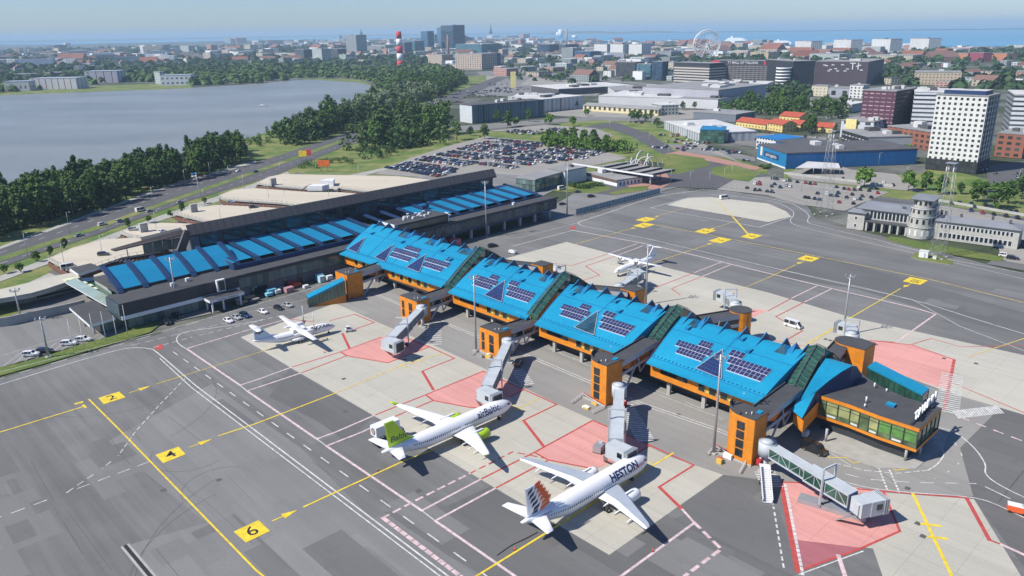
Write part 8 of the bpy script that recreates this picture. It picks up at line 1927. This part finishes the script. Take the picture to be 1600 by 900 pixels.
def crates(spots, name, cat, grp, lab):
    for i, (x_, y_, s, m, col) in enumerate(spots):
        c = G(x_, y_); b = MB(); b.box(c + ZD * .12, s, m, TV); b.box(c, (s[0] * .9, s[1] * .9, .12), m_dark, TV); b.box(c + ZD * (s[2] + .12), (s[0] * 1.02, s[1] * 1.02, .06), m, TV); tag(b.build(name, at=c), lab % col, cat, grp)
m_wood = mat('raw_timber', (.42, .32, .19), .85, var=.2, scale=1)
crates([(424, 459, (3.4, 2, 1.8), m_cyan, 'light blue'), (420, 462, (2.4, 2, 1.0), m_cyan, 'flat light blue'), (500, 438, (2.6, 2.0, 2.4), m_cyan, 'tall light blue'), (503, 441, (2.4, 1.8, 2.4), mat('pale_teal', (.4, .6, .62), .7), 'pale teal'), (455, 446, (3, 2.2, 1.6), m_redm, 'red'), (463, 447, (3.4, 1.8, 1.2), mat('tomato', (.6, .08, .03), .6), 'bright red'),
        (452, 456, (3.2, 2.2, 1.7), mat('dusty_pink', (.40, .22, .24), .7), 'dusty pink'), (434, 458, (2.2, 1.6, 1.2), m_whitem, 'white'), (438, 453, (2, 1.6, 1), m_roofg, 'grey'), (390, 466, (4, 1.2, .8), m_wood, 'timber'), (398, 470, (3.4, 1.4, .6), m_roofg, 'grey flat'), (378, 474, (4, 1.6, .6), m_wood, 'pale timber'), (372, 470, (2, 1.8, .8), m_roofw, 'whitish'),
        (478, 450, (2, 1.4, 1.0), m_whitem, 'small white'), (515, 437, (2.4, 1.4, 1.6), m_whitem, 'white-wrapped')], 'material_stack', 'building material', 'building materials stored in front of the terminal', '%s stack of building material on the strip in front of the terminal')
crates([(704, 381, (4.0, 2.5, 2.5), m_redm, 'dark red'), (712, 383, (4.2, 2.8, 2.6), mat('pinkish_red', (.60, .16, .18), .6), 'pinkish red')], 'container', 'container', 'containers behind the far end of the pier', '%s container under the terminal east wing')
for x_, y_ in ((590, 736), (804, 860), (507, 551), (506, 512), (540, 515), (1020, 862)):
    c = G(x_, y_); b = MB(); b.box(c, (.4, .4, .05), m_blk); b.tube([c + ZD * .05, c + ZD * .75], [.18, .04], MATS['orange_equipment'], 8); tag(b.build('traffic_cone', at=c), 'orange traffic cone standing on the stands near a parked aircraft', 'traffic cone', 'traffic cones on the apron')
# fenced equipment corners at the towers
def pen(px, label, seed):
    P = [G(*p) for p in px]; t = thing('equipment_pen', P[0], label, 'barrier'); rr = random.Random(seed)
    for i in range(len(P) - 1):
        b = MB(); n = 5
        b.beam(P[i] + ZD * .9, P[i + 1] + ZD * .9, .1, .12, m_redm if i % 2 else m_whitem); b.beam(P[i] + ZD * .45, P[i + 1] + ZD * .45, .08, .1, m_whitem)
        for k in range(n): q = P[i].lerp(P[i + 1], k / n); b.beam(q, q + ZD * 1, .06, .06, m_steel)
        b.build('barrier_rail', t)
    cz = sum(P, Vector()) / len(P)
    for i in range(4): q = cz + Vector((rr.uniform(-2, 2), rr.uniform(-2, 2), 0)); b = MB(); b.box(q, (rr.uniform(.8, 2.4), .7, rr.uniform(.4, 1.2)), rr.choice([m_whitem, m_redm, m_steel, m_yelframe]), UD); b.build('stored_equipment', t)
pen([(1105, 713), (1118, 700), (1165, 725), (1155, 742)], 'low red and white barriers with ground equipment before the nearest tower', 5); pen([(737, 556), (748, 548), (778, 560), (768, 570)], 'barriers with stored equipment before the second gate tower', 6); pen([(892, 632), (912, 618), (945, 638), (925, 648)], 'striped bars and painted corner before the rounded tower', 7)
b = MB(); pts = smooth([(777, 868), (800, 852), (820, 843), (840, 832)], 4); b.tube([G(*p) + ZD * .08 for p in pts], .08, m_tyre, 5); tag(b.build('hose', at=G(800, 852)), 'black cable lying on the apron behind the white and navy airliner', 'cable')
# ------------------------------------------------------------ the air over the town
m, nt, pb = _nt('air')
nt.nodes.remove(pb); pv = nt.nodes.new('ShaderNodeVolumePrincipled')
pv.inputs['Color'].default_value = (.58, .81, 1.0, 1); pv.inputs['Density'].default_value = 0.00008; pv.inputs['Anisotropy'].default_value = .0
nt.links.new(pv.outputs[0], nt.nodes['Material Output'].inputs['Volume'])
b = MB(); b.prism([(-58000, -3500), (58000, -3500), (58000, 76000), (-58000, 76000)], -2.0, 170.0, m, m, True)
tag(b.build('haze'), kind='stuff')
